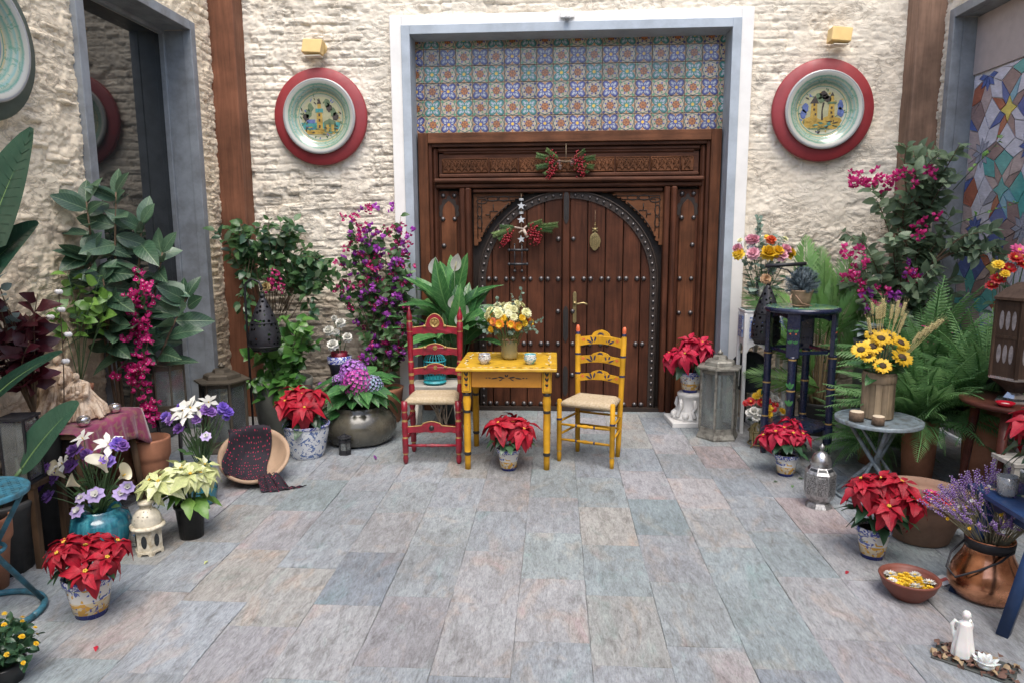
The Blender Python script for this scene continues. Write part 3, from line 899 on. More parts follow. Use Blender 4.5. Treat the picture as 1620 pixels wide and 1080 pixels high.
# carved spandrels with scalloped lower edge
for s in (1, -1):
    X = lambda x: ACX+s*x
    n = 15; sc_ = []
    a0, a1 = R(24), R(70)
    for i in range(n*5+1):
        t_ = i/(n*5); a = a0+(a1-a0)*t_
        rr = AR+.075-.022*abs(math.sin(math.pi*n*t_))
        sc_.append((X(rr*math.cos(a)), AZ+rr*math.sin(a)))
    corner = [(X(.30), 1.955), (X(.835), 1.955), (X(.835), 1.50), (X(.80), 1.50)]
    poly = corner+sc_
    b = MB(); b.prism(poly if s > 0 else poly[::-1], 6.262, 6.285); b.build('spandrel', m_carve, dr)
    # raised strapwork on the panel
    b = MB()
    y = 6.259
    def L(*p): b.tube([(X(x), y, z) for x, z in p], .0045, 4)
    L((.40, 1.925), (.80, 1.925), (.80, 1.56)); L((.47, 1.895), (.765, 1.895), (.765, 1.62))
    L((.62, 1.80), (.69, 1.80), (.69, 1.74)); L((.66, 1.86), (.66, 1.80)); L((.73, 1.77), (.69, 1.77))
    for (cx_, cz_, hor) in ((.565, 1.91, 1), (.665, 1.91, 1), (.782, 1.80, 0), (.782, 1.70, 0), (.76, 1.89, 1)):
        rx_, rz_ = (.048, .022) if hor else (.022, .048)
        L(*[(cx_+rx_*math.cos(R(q*45)), cz_+rz_*math.sin(R(q*45))) for q in range(9)])
    L((.52, 1.87), (.60, 1.80), (.66, 1.74), (.72, 1.66), (.755, 1.58))
    b.build('strapwork', m_black, dr)
# lever handle
hd = MB(); hd.prism([(-.017, -.135), (0, -.15), (.017, -.135), (.017, .12), (.009, .135), (-.009, .135), (-.017, .12)], 0, .006)
h = hd.build('handle_plate', m_brass, dr, TM((.172, YL-.010, .95)), bevel=.002)
MB().tube([(0, 0, .03), (0, -.045, .03), (.03, -.05, .032), (.075, -.05, .042), (.105, -.05, .030), (.112, -.05, .022)], [.009, .008, .009, .008, .009, .006], 8).ball((0, -.002, .03), (.016, .006, .016), 10).build('lever', m_brass, h)
# pierced brass knocker ornament
kn = thing('brass_hand_ornament', 'pierced brass ornament hanging on the right leaf of the wooden door', 'ornament', (.345, YL-.012, 1.55))
b = MB()
pts = []
for i in range(24):
    a = 2*math.pi*i/24
    rx_ = .050*(1+.05*math.cos(3*a)); z = .078*math.sin(a)
    pts.append((rx_*math.cos(a)*(1-.28*max(0, -math.sin(a))), z-.02))
b.prism(pts, -.008, 0); b.build('plate', m_brass, kn, bevel=.002)
b = MB()
for i in range(5):
    for j in range(7):
        x = -.036+.018*i; z = -.075+.017*j
        if (x/.044)**2+((z+.02)/.068)**2 < 1:
            b.tube([(x+.008*math.cos(q), -.011, z+.007*math.sin(q)) for q in [k*1.26 for k in range(6)]], .0022, 4)
b.build('filigree', m_brass, kn)
b = MB(); b.prism([((.032 if i % 2 == 0 else .015)*math.sin(math.pi*i/6), .085+(.032 if i % 2 == 0 else .015)*math.cos(math.pi*i/6)) for i in range(12)][::-1], -.009, -.002)
b.ball((0, -.01, .085), .015, 10); b.ball((0, -.006, .125), .008); b.ball((0, -.006, .14), .006)
b.build('star', m_brass, kn, bevel=.001)
MB().tube([(0, -.005, .12), (0, -.004, .25)], .0015, 5).build('cord', M_('cord', (.30, .22, .14), .8, .2), kn)

# ================================================================== WALL PLATES AND LAMPS
m_red = M_('oxblood_paint', (.27, .030, .035), .5, .22, 7, .12, .002)
m_grn = M_('bottle_green_paint', (.065, .090, .070), .55, .22, 7, .12, .002)
def ceramic_glaze():
    t = NT('ceramic_bands')
    tc = t.n('ShaderNodeTexCoord'); sp = t.n('ShaderNodeSeparateXYZ'); t.l(tc.outputs['Object'], sp.inputs[0])
    r = t.math('SQRT', t.math('ADD', t.math('MULTIPLY', sp.outputs[0], sp.outputs[0]), t.math('MULTIPLY', sp.outputs[1], sp.outputs[1])))
    n = t.noise(t.coord('Object'), 26, 4, .6)
    rr = t.math('ADD', t.math('DIVIDE', r, .312), t.math('MULTIPLY', t.math('SUBTRACT', n, .5), .035))
    base = (.37, .37, .27)
    c = t.ramp(rr, [(.0, base), (.60, base), (.605, (.07, .20, .14)), (.62, (.11, .26, .20)), (.625, (.42, .34, .16)), (.635, base), (.64, (.50, .40, .17)), (.66, base), (.70, (.13, .28, .22)), (.72, base), (.77, (.18, .33, .30)), (.79, base), (.84, (.12, .26, .20)), (.87, (.44, .43, .37)), (.93, (.42, .42, .38)), (.95, (.26, .27, .29)), (1.0, (.44, .43, .39))])
    leaf = t.noise(t.coord('Object', (1, 1, 1)), 34, 3, .6, 1.5)
    msk = t.math('MULTIPLY', t.ramp(leaf, [(.56, 0.0), (.60, .75)]), t.ramp(rr, [(.60, 0.0), (.64, 1.0), (.84, 1.0), (.88, 0.0)]))
    c = t.mix(msk, c, (.10, .24, .16))
    t.col(c); t.rough(.16); t.p.inputs['Coat Weight'].default_value = .4
    t.bump(n, .1, .003)
    return t.mat
m_cer = ceramic_glaze()
p_y, p_g, p_b, p_dk, p_w, p_t = (M_('paint_ochre', (.40, .27, .07), .2, .4, 25), M_('paint_green', (.12, .17, .10), .2, .4, 25), M_('paint_blue', (.11, .15, .33), .2, .4, 25),
    M_('paint_dark', (.06, .05, .045), .25, .4, 25), M_('paint_cream', (.36, .35, .22), .2, .15, 25), M_('paint_teal', (.07, .27, .26), .2, .4, 25))
PM = [p_w, p_y, p_g, p_b, p_dk, p_t]
def leafshape(cx, cz, L, w, th):
    ct, st = math.cos(th), math.sin(th)
    pts = [(0, 0), (L*.3, -w), (L*.75, -w*.7), (L, 0), (L*.75, w*.9), (L*.3, w*.6)]
    return [(cx+x*ct-z*st, cz+x*st+z*ct) for x, z in pts]
def plate(label, loc, rz, ringmat, scene_id, k=1.0):
    t_ = thing('wall_plate', label, 'plate', loc, rz)
    X90 = Matrix.Rotation(R(90), 4, 'X')
    MB().lathe([(.21, .0), (.395, .0), (.405, .01), (.405, .032), (.395, .042), (.30, .046), (.28, .046), (.27, .02), (.21, 0)], 64, 0, Matrix.Diagonal((k, k, 1, 1))).build('wooden_ring', ringmat, t_, X90, 0)
    MB().lathe([(0, .022), (.195, .022), (.206, .026), (.225, .050), (.255, .070), (.282, .078), (.298, .083), (.308, .080), (.312, .068), (.30, .055), (.25, .03), (0.0, .010)], 64).build('ceramic_dish', m_cer, t_, X90)
    b = MB(); y = -.0235
    def P(poly, mi, d=0.0): b.prism(poly, y-d, y+.0005, mi)
    P([(.152*math.cos(2*math.pi*i/40), .152*math.sin(2*math.pi*i/40)) for i in range(40)], 0)
    r = random.Random(scene_id+5)
    def blob(cx, cz, rx, rz_, mi, d=.0024, n=14, j=.25):
        P([(cx+rx*(1+r.uniform(-j, j))*math.cos(2*math.pi*i/n), cz+rz_*(1+r.uniform(-j, j))*math.sin(2*math.pi*i/n)) for i in range(n)], mi, d)
    if scene_id == 0:       # tall tower beside a low arcade, water and trees
        P([(-.125, -.085), (.125, -.085), (.145, -.035), (-.145, -.035)], 5, .0008)
        P([(-.10, -.112), (.10, -.112), (.125, -.083), (-.125, -.083)], 1, .0010)
        P([(-.03, -.10), (.012, -.10), (.010, .05), (-.028, .05)], 1, .0020); P([(-.035, .03), (.017, .03), (.017, .055), (-.035, .055)], 5, .0030)
        P([(-.02, .055), (.003, .055), (.003, .085), (-.02, .085)], 1, .0022); P([(-.024, .085), (.007, .085), (-.008, .125)], 4, .0026)
        for z in (-.07, -.03, .005): P([(-.016, z), (-.004, z), (-.004, z+.018), (-.016, z+.018)], 4, .0032)
        P([(.02, -.10), (.10, -.10), (.10, -.03), (.06, -.01), (.02, -.03)], 2, .0018)
        for x in (.035, .07): P([(x, -.095), (x+.018, -.095), (x+.018, -.05), (x, -.05)], 1, .0030)
        P([(-.10, -.04), (-.04, -.04), (-.04, -.015), (-.10, -.015)], 3, .0016)
        for (x, z) in ((-.085, .02), (-.07, .06), (-.10, .0), (.06, .06), (.085, .03), (.045, .09), (.10, .0)): blob(x, z, .020, .026, 2 if r.random() < .85 else 4)
    elif scene_id == 1:     # two small towers on hills with a tree between
        P([(-.13, -.07), (.13, -.07), (.10, -.118), (-.10, -.118)], 2, .0008)
        blob(-.06, -.075, .065, .035, 1, .0012); blob(.055, -.08, .075, .04, 1, .0014)
        P([(-.075, -.05), (-.03, -.05), (-.034, .045), (-.071, .045)], 1, .0020); P([(-.08, .045), (-.025, .045), (-.05, .095)], 4, .0024)
        P([(.035, -.06), (.08, -.06), (.074, .04), (.041, .04)], 1, .0022); P([(.03, .04), (.085, .04), (.08, .055), (.035, .055)], 2, .0026); P([(.043, .055), (.072, .055), (.066, .09), (.049, .09)], 1, .0024); P([(.045, .09), (.07, .09), (.058, .115)], 4, .0024)
        for (x, z) in ((-.058, 0), (-.058, .03), (.052, -.02), (.052, .01), (-.048, -.03), (.06, -.045)): P([(x, z), (x+.011, z), (x+.011, z+.014), (x, z+.014)], 4, .0034)
        P([(-.005, -.06), (.008, -.06), (.002, .0), (.012, .05), (0, .05), (-.006, .0)], 4, .0018)
        for (x, z) in ((-.01, .07), (.015, .085), (.0, .105), (-.025, .09), (.03, .07)): blob(x, z, .022, .018, 2 if r.random() < .5 else 4)
        for (x, z) in ((-.12, -.02), (-.11, .015), (.115, -.01), (.11, .03)): blob(x, z, .02, .03, 3 if r.random() < .6 else 2)
    else:
        for q, (rad, mi) in enumerate(((.150, 3), (.136, 0), (.122, 5), (.112, 0), (.070, 2), (.056, 1), (.034, 3))):
            P([(rad*math.cos(2*math.pi*i/40), rad*math.sin(2*math.pi*i/40)) for i in range(40)], mi, .0006*(q+1))
        for i in range(18):
            a = i*.349; blob(.091*math.cos(a), .091*math.sin(a), .011, .011, (1, 2)[i % 2], .006, 8)
    if scene_id < 2:        # brushed foliage, birds and ground strokes that crowd the scene
        for q in range(46):
            a = r.uniform(0, 6.28); d = r.uniform(.085, .138); x, z = d*math.cos(a), d*math.sin(a)
            P([(x+u, z+w) for u, w in leafshape(0, 0, r.uniform(.014, .030), r.uniform(.003, .006), a+r.uniform(-1.2, 1.2))], r.choice((2, 2, 2, 4, 3, 1)), .0016+.0001*(q % 9))
        for q in range(16):
            x, z = r.uniform(-.10, .10), r.uniform(-.11, -.06); P([(x+u, z+w) for u, w in leafshape(0, 0, r.uniform(.02, .04), .004, r.uniform(-.3, .3))], r.choice((1, 2, 4, 5)), .0036+.0001*q)
    b.v = [(x*1.26, y, z*1.26) for x, y, z in b.v]
    b.build('painting', PM, t_)
    return t_
plate('red ringed ceramic wall plate painted with a tall tower and arcade', (-2.0, 6.05, 2.592), 0, m_red, 0, .99)
plate('red ringed ceramic wall plate painted with two hilltop towers', (2.161, 6.05, 2.580), 0, m_red, 1, 1.0)
plate('green ringed ceramic wall plate on the ochre wall', (-2.83, 3.36, 2.56), R(90), m_grn, 2, .98)
m_lamp = M_('yellow_lamp_paint', (.72, .50, .20), .45, .12, 8)
def spot(label, loc, rz):
    t_ = thing('wall_spotlight', label, 'lamp', loc, rz)
    b = MB(); b.prism([(-.09, -.045), (.07, -.055), (.09, .055), (-.075, .065)], -.10, -.012)
    b.build('housing', m_lamp, t_, TM(rx=R(-8)), bevel=.006)
    MB().box((0, -.056, -.058), (.13, .08, .006)).build('diffuser', M_('lamp_glass', (.8, .75, .6), .2, .1), t_)
    MB().lathe([(0, 0), (.052, 0), (.052, .02), (0, .02)], 20).build('wall_bracket', m_lamp, t_, TM((.045, .012, .02), rx=R(90)))
spot('small yellow box spotlight above the tower plate', (-2.02, 6.03, 3.13), 0)
spot('small yellow box spotlight above the hilltop towers plate', (2.235, 6.03, 3.13), R(8))
sn = thing('motion_sensor', 'small white sensor fixed over the blue grey door frame', 'sensor', (.085, 6.03, 3.35))
MB().box((0, -.012, .01), (.12, .02, .045), ch=.006).build('base_plate', m_plaster, sn)
MB().ball((0, -.04, -.02), (.028, .026, .02), 12).build('lens', M_('sensor_grey', (.35, .35, .34), .35, .1), sn)

# ================================================================== PLANT KIT
def leaf_v(prof, fold=.18, droop=.25, n=7, wave=0, cup=0, seed=0, side=2):
    r = random.Random(seed); v = []; cols = 2*side+1
    for i in range(n+1):
        t_ = i/n; w = prof(t_)
        x = t_*(1-.12*droop); zc = -droop*t_**2*.55 + .10*droop*math.sin(math.pi*t_)
        for c in range(cols):
            s = (c-side)/side
            v.append((x, s*w, zc+fold*abs(s)*w - cup*(s*w)**2 + wave*math.sin(9*t_+2.2*s+seed)*abs(s)))
    f = []
    for i in range(n):
        for c in range(cols-1):
            f.append((i*cols+c, (i+1)*cols+c, (i+1)*cols+c+1, i*cols+c+1))
    return v, f
def leaf_me(name, mat, prof, **k):
    b = MB(); v, f = leaf_v(prof, **k); b.add(v, f)
    return b.mesh(name, mat)
def pr_oval(w, p=.85):    return lambda t_: w*max(math.sin(math.pi*min(max(t_, 0), 1)**p), .0)**.8+.002
def pr_lance(w, pk=.35):  return lambda t_: w*((t_/pk)**.7 if t_ < pk else max(1-((t_-pk)/(1-pk)), 0)**.75)+.002
def pr_lobed(w):
    def g(t_):
        base = (t_/.42)**.8 if t_ < .42 else max(1-(t_-.42)/.58, 0)**.85
        return w*(base*(1+.10*math.sin(t_*17)))+.002
    return g
def put(name, me, parent, pos, d, up=(0, 0, 1), s=1.0, roll=0.0):
    m = Matrix.Translation(Vector(pos)) @ rot_to(d, up)
    if roll: m = m @ Matrix.Rotation(roll, 4, 'X')
    if isinstance(s, (int, float)): s = (s, s, s)
    return inst(name, me, parent, m @ Matrix.Diagonal((s[0], s[1], s[2], 1)))
def sph(r, el, az): return Vector((r*math.cos(el)*math.cos(az), r*math.cos(el)*math.sin(az), r*math.sin(el)))
def curve(p0, p1, sag=.0, n=6, rr=None, wob=.0):
    p0, p1 = Vector(p0), Vector(p1); out = []
    side = (p1-p0).cross(Vector((0, 0, 1)))
    if side.length > 1e-4: side.normalize()
    w = (rr or rnd).uniform(-1, 1)*wob
    for i in range(n+1):
        t_ = i/n
        out.append(p0.lerp(p1, t_)+Vector((0, 0, sag*math.sin(math.pi*t_)))+side*w*math.sin(math.pi*t_))
    return out

def rosette(name, mats, layers, disc=None, seed=0):
    """layers: (count, r0, length, halfwidth, elevation deg, material, curl)"""
    b = MB(); r = random.Random(seed)
    for li, (n, r0, L, w, el, mi, curl) in enumerate(layers):
        for i in range(n):
            az = 2*math.pi*(i+.5*(li % 2))/n+r.uniform(-.12, .12)
            e = R(el+r.uniform(-7, 7))
            d = sph(1, e, az)
            v, f = leaf_v(pr_oval(w, 1.15), fold=.1, droop=curl, n=3, side=1, wave=w*.25, seed=r.random()*9)
            M = Matrix.Translation(Vector((r0*math.cos(az), r0*math.sin(az), li*.0015))) @ rot_to(d) @ Matrix.Diagonal((L, L, L, 1))
            b.add(v, f, mi, M)
    if disc:
        rad, h, mi = disc
        b.ball((0, 0, .002), (rad, rad, h), 10, mi, 4)
    return b.mesh(name, mats)

G1 = leafmat('leaf_mid', (.07, .155, .056), (.15, .28, .10), trans=.38)
G_dark = leafmat('leaf_dark', (.032, .085, .042), (.075, .155, .075), rough=.3)
G_rub = leafmat('leaf_rubber', (.038, .088, .050), (.095, .17, .10), rough=.28, trans=.15, vein=(.16, .24, .13))
G_ban = leafmat('leaf_banana', (.020, .060, .038), (.045, .105, .066), rough=.28, trans=.2)
G_lily = leafmat('leaf_peace_lily', (.035, .125, .038), (.11, .28, .085), rough=.27, trans=.25, vein=(.15, .32, .10))
G_bright = leafmat('leaf_bright', (.09, .21, .035), (.20, .36, .07))
G_fern = leafmat('leaf_fern', (.13, .29, .10), (.27, .47, .19), rough=.55, trans=.45)
G_palm = leafmat('leaf_palm', (.12, .27, .07), (.24, .42, .13), rough=.5, trans=.35)
G_euc = leafmat('leaf_eucalyptus', (.14, .22, .17), (.28, .36, .30), rough=.6)
G_fic = leafmat('leaf_ficus', (.13, .20, .11), (.29, .37, .24), rough=.5, trans=.38)
G_mar = leafmat('leaf_maroon', (.055, .006, .012), (.10, .012, .02))
G_pine = leafmat('leaf_blue_pine', (.085, .125, .15), (.24, .30, .34), rough=.6)
G_grey = leafmat('leaf_grey', (.14, .20, .19), (.30, .36, .34), rough=.6)
P_red = leafmat('bract_red', (.34, .003, .018), (.47, .007, .028), rough=.55, trans=.18, vein=(.22, .002, .012))
P_red2 = leafmat('bract_pinkred', (.44, .006, .038), (.60, .018, .07), rough=.55, trans=.18, vein=(.30, .004, .03))
P_wht = leafmat('bract_cream', (.60, .64, .28), (.80, .80, .58), rough=.55, trans=.2, vein=(.42, .52, .18))
P_mag = leafmat('petal_magenta', (.52, .012, .16), (.72, .05, .28), rough=.6, trans=.3)
P_pur = leafmat('petal_purple', (.36, .045, .42), (.56, .13, .60), rough=.6, trans=.3)
P_vio = leafmat('petal_violet', (.16, .08, .52), (.34, .22, .70), rough=.6, trans=.25)
P_lil = leafmat('petal_lilac', (.48, .38, .70), (.72, .62, .84), rough=.6, trans=.25)
P_yel = leafmat('petal_yellow', (.80, .50, .02), (.88, .66, .06), rough=.55, trans=.25)
P_lem = leafmat('petal_lemon', (.74, .72, .38), (.84, .83, .60), rough=.55, trans=.25)
P_org = leafmat('petal_orange', (.80, .26, .02), (.88, .40, .06), rough=.55, trans=.25)
P_cor = leafmat('petal_coral', (.78, .16, .06), (.86, .28, .14), rough=.55, trans=.25)
P_white = leafmat('petal_white', (.74, .73, .66), (.84, .83, .78), rough=.55, trans=.25)
P_pink = leafmat('petal_pink', (.74, .32, .42), (.84, .50, .58), rough=.6, trans=.25)
P_blu = leafmat('petal_blue', (.38, .50, .66), (.58, .68, .80), rough=.6, trans=.25)
P_call = leafmat('petal_calla', (.74, .68, .46), (.84, .79, .62), rough=.4, trans=.2)
m_stem = M_('green_stem', (.07, .13, .05), .5, .3, 20)
m_bark = M_('brown_stem', (.13, .085, .05), .8, .35, 30, .4, .003)
m_soil = M_('potting_soil', (.035, .024, .017), .95, .5, 60, .8, .01)
m_disc = M_('flower_disc', (.05, .028, .012), .8, .4, 60, .5)
m_yd = M_('flower_eye', (.62, .40, .04), .7, .3, 60, .5)
m_terra = M_('terracotta', (.36, .155, .085), .8, .25, 10, .3, .003)

L_poin = [leaf_me('bract', P_red, pr_lobed(.27), fold=.25, droop=d, n=8, wave=.035, seed=i) for i, d in enumerate((.35, .75, 1.15))]
L_poin2 = [leaf_me('bract', P_red2, pr_lobed(.27), fold=.25, droop=d, n=8, wave=.035, seed=i) for i, d in enumerate((.3, .7, 1.1))]
L_poinw = [leaf_me('bract', P_wht, pr_lobed(.25), fold=.25, droop=d, n=8, wave=.02, seed=i) for i, d in enumerate((.2, .45, .7))]
L_pgrn = [leaf_me('leaf', G_dark, pr_lobed(.30), fold=.2, droop=d, n=8, wave=.02, seed=i) for i, d in enumerate((.3, .6))]
L_pbr = [leaf_me('leaf', G_bright, pr_lobed(.28), fold=.2, droop=d, n=8, wave=.02, seed=i) for i, d in enumerate((.3, .6))]
L_rub = [leaf_me('leaf', G_rub, pr_oval(.235, .9), fold=.16, droop=d, n=8, seed=i) for i, d in enumerate((.15, .35, .6))]
L_hyd = [leaf_me('leaf', G_lily, pr_oval(.27, .85), fold=.2, droop=d, n=8, wave=.008, seed=i) for i, d in enumerate((.3, .6, .9))]
L_lil = [leaf_me('leaf', G_lily, pr_oval(.15, .85), fold=.22, droop=d, n=9, wave=.012, seed=i) for i, d in enumerate((.2, .5, .85))]
L_sm = [leaf_me('leaf', G1, pr_oval(.27, .8), fold=.2, droop=d, n=4, side=1, seed=i) for i, d in enumerate((.2, .5))]
L_smd = [leaf_me('leaf', G_dark, pr_oval(.29, .8), fold=.2, droop=d, n=4, side=1, seed=i) for i, d in enumerate((.2, .5))]
L_fic = [leaf_me('leaf', G_fic, pr_oval(.26, .8), fold=.2, droop=d, n=4, side=1, seed=i) for i, d in enumerate((.2, .5))]
L_br = [leaf_me('leaf', G_bright, pr_oval(.36, .75), fold=.2, droop=d, n=4, side=1, seed=i) for i, d in enumerate((.3, .6))]
L_pot = [leaf_me('leaf', leafmat('leaf_pothos', (.05, .15, .03), (.13, .27, .06), rough=.3), pr_oval(.36, .7), fold=.15, droop=d, n=5, side=1, seed=i) for i, d in enumerate((.3, .7))]
L_euc = [leaf_me('leaf', G_euc, pr_oval(.42, 1), fold=.1, droop=.2, n=4, side=1)]
L_mar = [leaf_me('leaf', G_mar, pr_lobed(.34), fold=.2, droop=d, n=5, side=1, wave=.03, seed=i) for i, d in enumerate((.2, .6))]
L_grey = [leaf_me('leaf', G_grey, pr_oval(.33, .8), fold=.2, droop=.4, n=4, side=1)]

F_mumY = rosette('flower', [P_yel, m_yd], [(12, .004, .026, .30, 5, 0, .2), (11, .003, .022, .30, 28, 0, .1), (8, .002, .015, .3, 55, 0, 0)], (.007, .006, 1), 1)
F_mumW = rosette('flower', [P_white, m_yd], [(12, .004, .026, .30, 5, 0, .2), (11, .003, .022, .30, 28, 0, .1), (8, .002, .015, .3, 55, 0, 0)], (.006, .008, 0), 2)
F_mumL = rosette('flower', [P_lem, m_yd], [(13, .004, .030, .30, 0, 0, .3), (12, .003, .026, .30, 25, 0, .1), (9, .002, .018, .3, 55, 0, 0)], (.007, .008, 0), 3)
F_org = rosette('flower', [P_org, m_yd, P_yel], [(9, .004, .032, .36, 10, 0, .3), (8, .003, .025, .36, 38, 2, .1)], (.007, .006, 1), 4)
F_cor = rosette('flower', [P_cor, m_yd, P_org], [(9, .004, .032, .36, 10, 0, .3), (8, .003, .025, .36, 38, 2, .1)], (.007, .006, 1), 5)
F_red = rosette('flower', [leafmat('petal_red', (.52, .02, .02), (.7, .05, .05)), m_yd], [(12, .004, .028, .32, 5, 0, .2), (10, .003, .022, .32, 35, 0, .1)], (.007, .006, 1), 6)
def carn(m, seed): return rosette('flower', [m], [(9, .004, .036, .48, -8, 0, .5), (9, .004, .036, .48, 22, 0, -.1), (8, .003, .032, .48, 48, 0, -.2), (6, .002, .028, .45, 70, 0, -.2)], None, seed)
F_rosP, F_rosY, F_rosW, F_rosR = carn(P_pink, 7), carn(P_yel, 8), carn(P_white, 9), carn(P_cor, 10)
F_sun = rosette('flower', [P_yel, m_disc, P_org], [(18, .020, .040, .22, 2, 0, .2), (17, .019, .038, .22, 16, 0, .1)], (.024, .010, 1), 11)
F_lilyW = rosette('flower', [P_white, m_yd], [(3, .003, .062, .26, 25, 0, .7), (3, .003, .062, .20, 38, 0, .6)], (.004, .014, 1), 12)
F_stat = rosette('flower', [P_vio], [(8, .006, .020, .5, 5, 0, .2), (8, .004, .020, .5, 40, 0, 0), (5, .002, .018, .5, 70, 0, 0)], None, 13)
F_stal = rosette('flower', [P_lil, P_white], [(7, .004, .026, .42, 8, 0, .2), (5, .002, .016, .4, 45, 1, 0)], None, 14)
F_statp = rosette('flower', [leafmat('petal_mauve', (.30, .14, .50), (.46, .28, .66))], [(8, .006, .020, .5, 5, 0, .2), (8, .004, .020, .5, 40, 0, 0), (5, .002, .018, .5, 70, 0, 0)], None, 15)
F_wflat = rosette('flower', [P_white, m_yd], [(16, .005, .028, .22, 6, 0, .1), (12, .004, .022, .22, 25, 0, 0)], (.008, .005, 1), 16)
def boug_me(m, seed):
    b = MB(); r = random.Random(seed)
    for k in range(4):
        c = Vector((r.uniform(-.02, .02), r.uniform(-.02, .02), r.uniform(-.012, .02)))
        ax = sph(1, R(r.uniform(-10, 90)), r.uniform(0, 6.3))
        q = Vector((0, 0, 1)).rotation_difference(ax).to_matrix().to_4x4()
        for i in range(3):
            az = 2.094*i+r.random()
            v, f = leaf_v(pr_oval(.34, .9), fold=.25, droop=-.2, n=3, side=1)
            M = Matrix.Translation(c) @ q @ rot_to(sph(1, R(48), az)) @ Matrix.Diagonal((.028, .028, .028, 1))
            b.add(v, f, 0, M)
        b.ball(tuple(c+ax*.012), .003, 5, 1, 3)
    return b.mesh('flower', [m, P_white])
F_bmag = [boug_me(P_mag, 20), boug_me(P_mag, 21)]
F_bpur = [boug_me(P_pur, 22), boug_me(P_pur, 23)]
def hyd_me(m, seed, n=85, rad=.06, m2=None):
    b = MB(); r = random.Random(seed)
    for k in range(n):
        z = 1-1.45*(k+.5)/n; a = k*2.39996
        d = Vector((math.sqrt(max(1-z*z, 0))*math.cos(a), math.sqrt(max(1-z*z, 0))*math.sin(a), z))
        q = rot_to(d, (0.3, 0.2, 1)) @ Matrix.Rotation(R(90), 4, 'Y')
        c = d*rad*r.uniform(.92, 1.06)
        for i in range(4):
            az = math.pi/2*i+r.random()*.3
            v, f = leaf_v(pr_oval(.42, .9), fold=.1, droop=0, n=2, side=1)
            b.add(v, f, 0 if r.random() < .7 else 1, Matrix.Translation(c) @ q @ rot_to(sph(1, R(18), az)) @ Matrix.Diagonal((.0115, .0115, .0115, 1)))
    return b.mesh('flower', [m, m2 or P_lil])
F_hp = hyd_me(leafmat('hyd_purple', (.34, .09, .50), (.48, .19, .62)), 31, m2=leafmat('hyd_violet', (.40, .16, .58), (.54, .28, .68)))
F_hm = hyd_me(leafmat('hyd_magenta', (.46, .035, .32), (.60, .10, .44)), 32, m2=leafmat('hyd_rose', (.54, .08, .36), (.66, .18, .48)))
F_hb = hyd_me(P_blu, 33)
def calla_me():
    b = MB(); n, k = 16, 8; v = []
    for j in range(k+1):
        t_ = j/k
        for i in range(n):
            a = 2*math.pi*i/n
            back = .5+.5*math.cos(a)
            r_ = .006+.026*t_**1.5*(1+.45*back*t_)
            z = .085*t_*(1-.32*(1-back)*t_) + .02*back*t_**3
            v.append((r_*math.cos(a)*1.15+.018*back*t_**3, r_*math.sin(a), z))
    f = [(j*n+i, j*n+(i+1) % n, (j+1)*n+(i+1) % n, (j+1)*n+i) for j in range(k) for i in range(n)]
    b.add(v, f)
    b.tube([(0, 0, .01), (0.002, 0, .062)], [.004, .003], 6, 1)
    return b.mesh('flower', [P_call, m_yd])
F_calla = calla_me()
def spathe_me():
    b = MB(); v, f = leaf_v(pr_oval(.30, .8), fold=.5, droop=-.35, n=8)
    b.add(v, f); b.tube([(.08, 0, .03), (.55, 0, .10)], [.03, .02], 6, 1)
    return b.mesh('flower', [P_white, P_lem])
F_spathe = spathe_me()

def frond_me(mat, n, L, wmax, droop, pin_w, ang=62, seed=0, sweep=.0, tip=.12, name='frond'):
    b = MB(); r = random.Random(seed)
    pts = []
    for i in range(13):
        t_ = i/12; a = R(8)-droop*t_
        pts.append(Vector((L*(t_-.16*droop*t_*t_), 0, L*(.22*t_-.5*droop*t_*t_))))
    b.tube(pts, [.006*L*(1-.8*i/12)*2+.0008 for i in range(13)], 5)
    def at(t_):
        x = t_*12; i = min(int(x), 11); return pts[i].lerp(pts[i+1], x-i), (pts[i+1]-pts[i]).normalized()
    for k in range(n):
        t_ = .10+.90*(k+.5)/n
        p, d = at(t_)
        l = wmax*(math.sin(math.pi*min(t_*.82+.16, 1))**.75)*r.uniform(.9, 1.08)
        if l < .006: continue
        for s in (-1, 1):
            an = R(ang-25*t_+r.uniform(-5, 5))
            dr_ = (d*math.cos(an)+Vector((0, s*math.sin(an), 0))+Vector((0, 0, -.18-sweep))).normalized()
            v, f = leaf_v(pr_lance(pin_w, .3), fold=.15, droop=.35, n=3, side=1)
            b.add(v, f, 0, Matrix.Translation(p) @ rot_to(dr_) @ Matrix.Diagonal((l, l, l, 1)))
    return b.mesh(name, mat)
FR_fern = [frond_me(G_fern, 27, .5, .070, d, .085, 80, i) for i, d in enumerate((.45, .8, 1.15))]
FR_palm = [frond_me(G_palm, 26, .62, .19, d, .052, 52, i, .1) for i, d in enumerate((.35, .6, .95))]

def stems(parent, paths, mat, r0=.004, r1=.002, name='stem', n=5):
    b = MB()
    for p in paths:
        b.tube(p, [r0+(r1-r0)*i/(len(p)-1) for i in range(len(p))], n)
    return b.build(name, mat, parent)

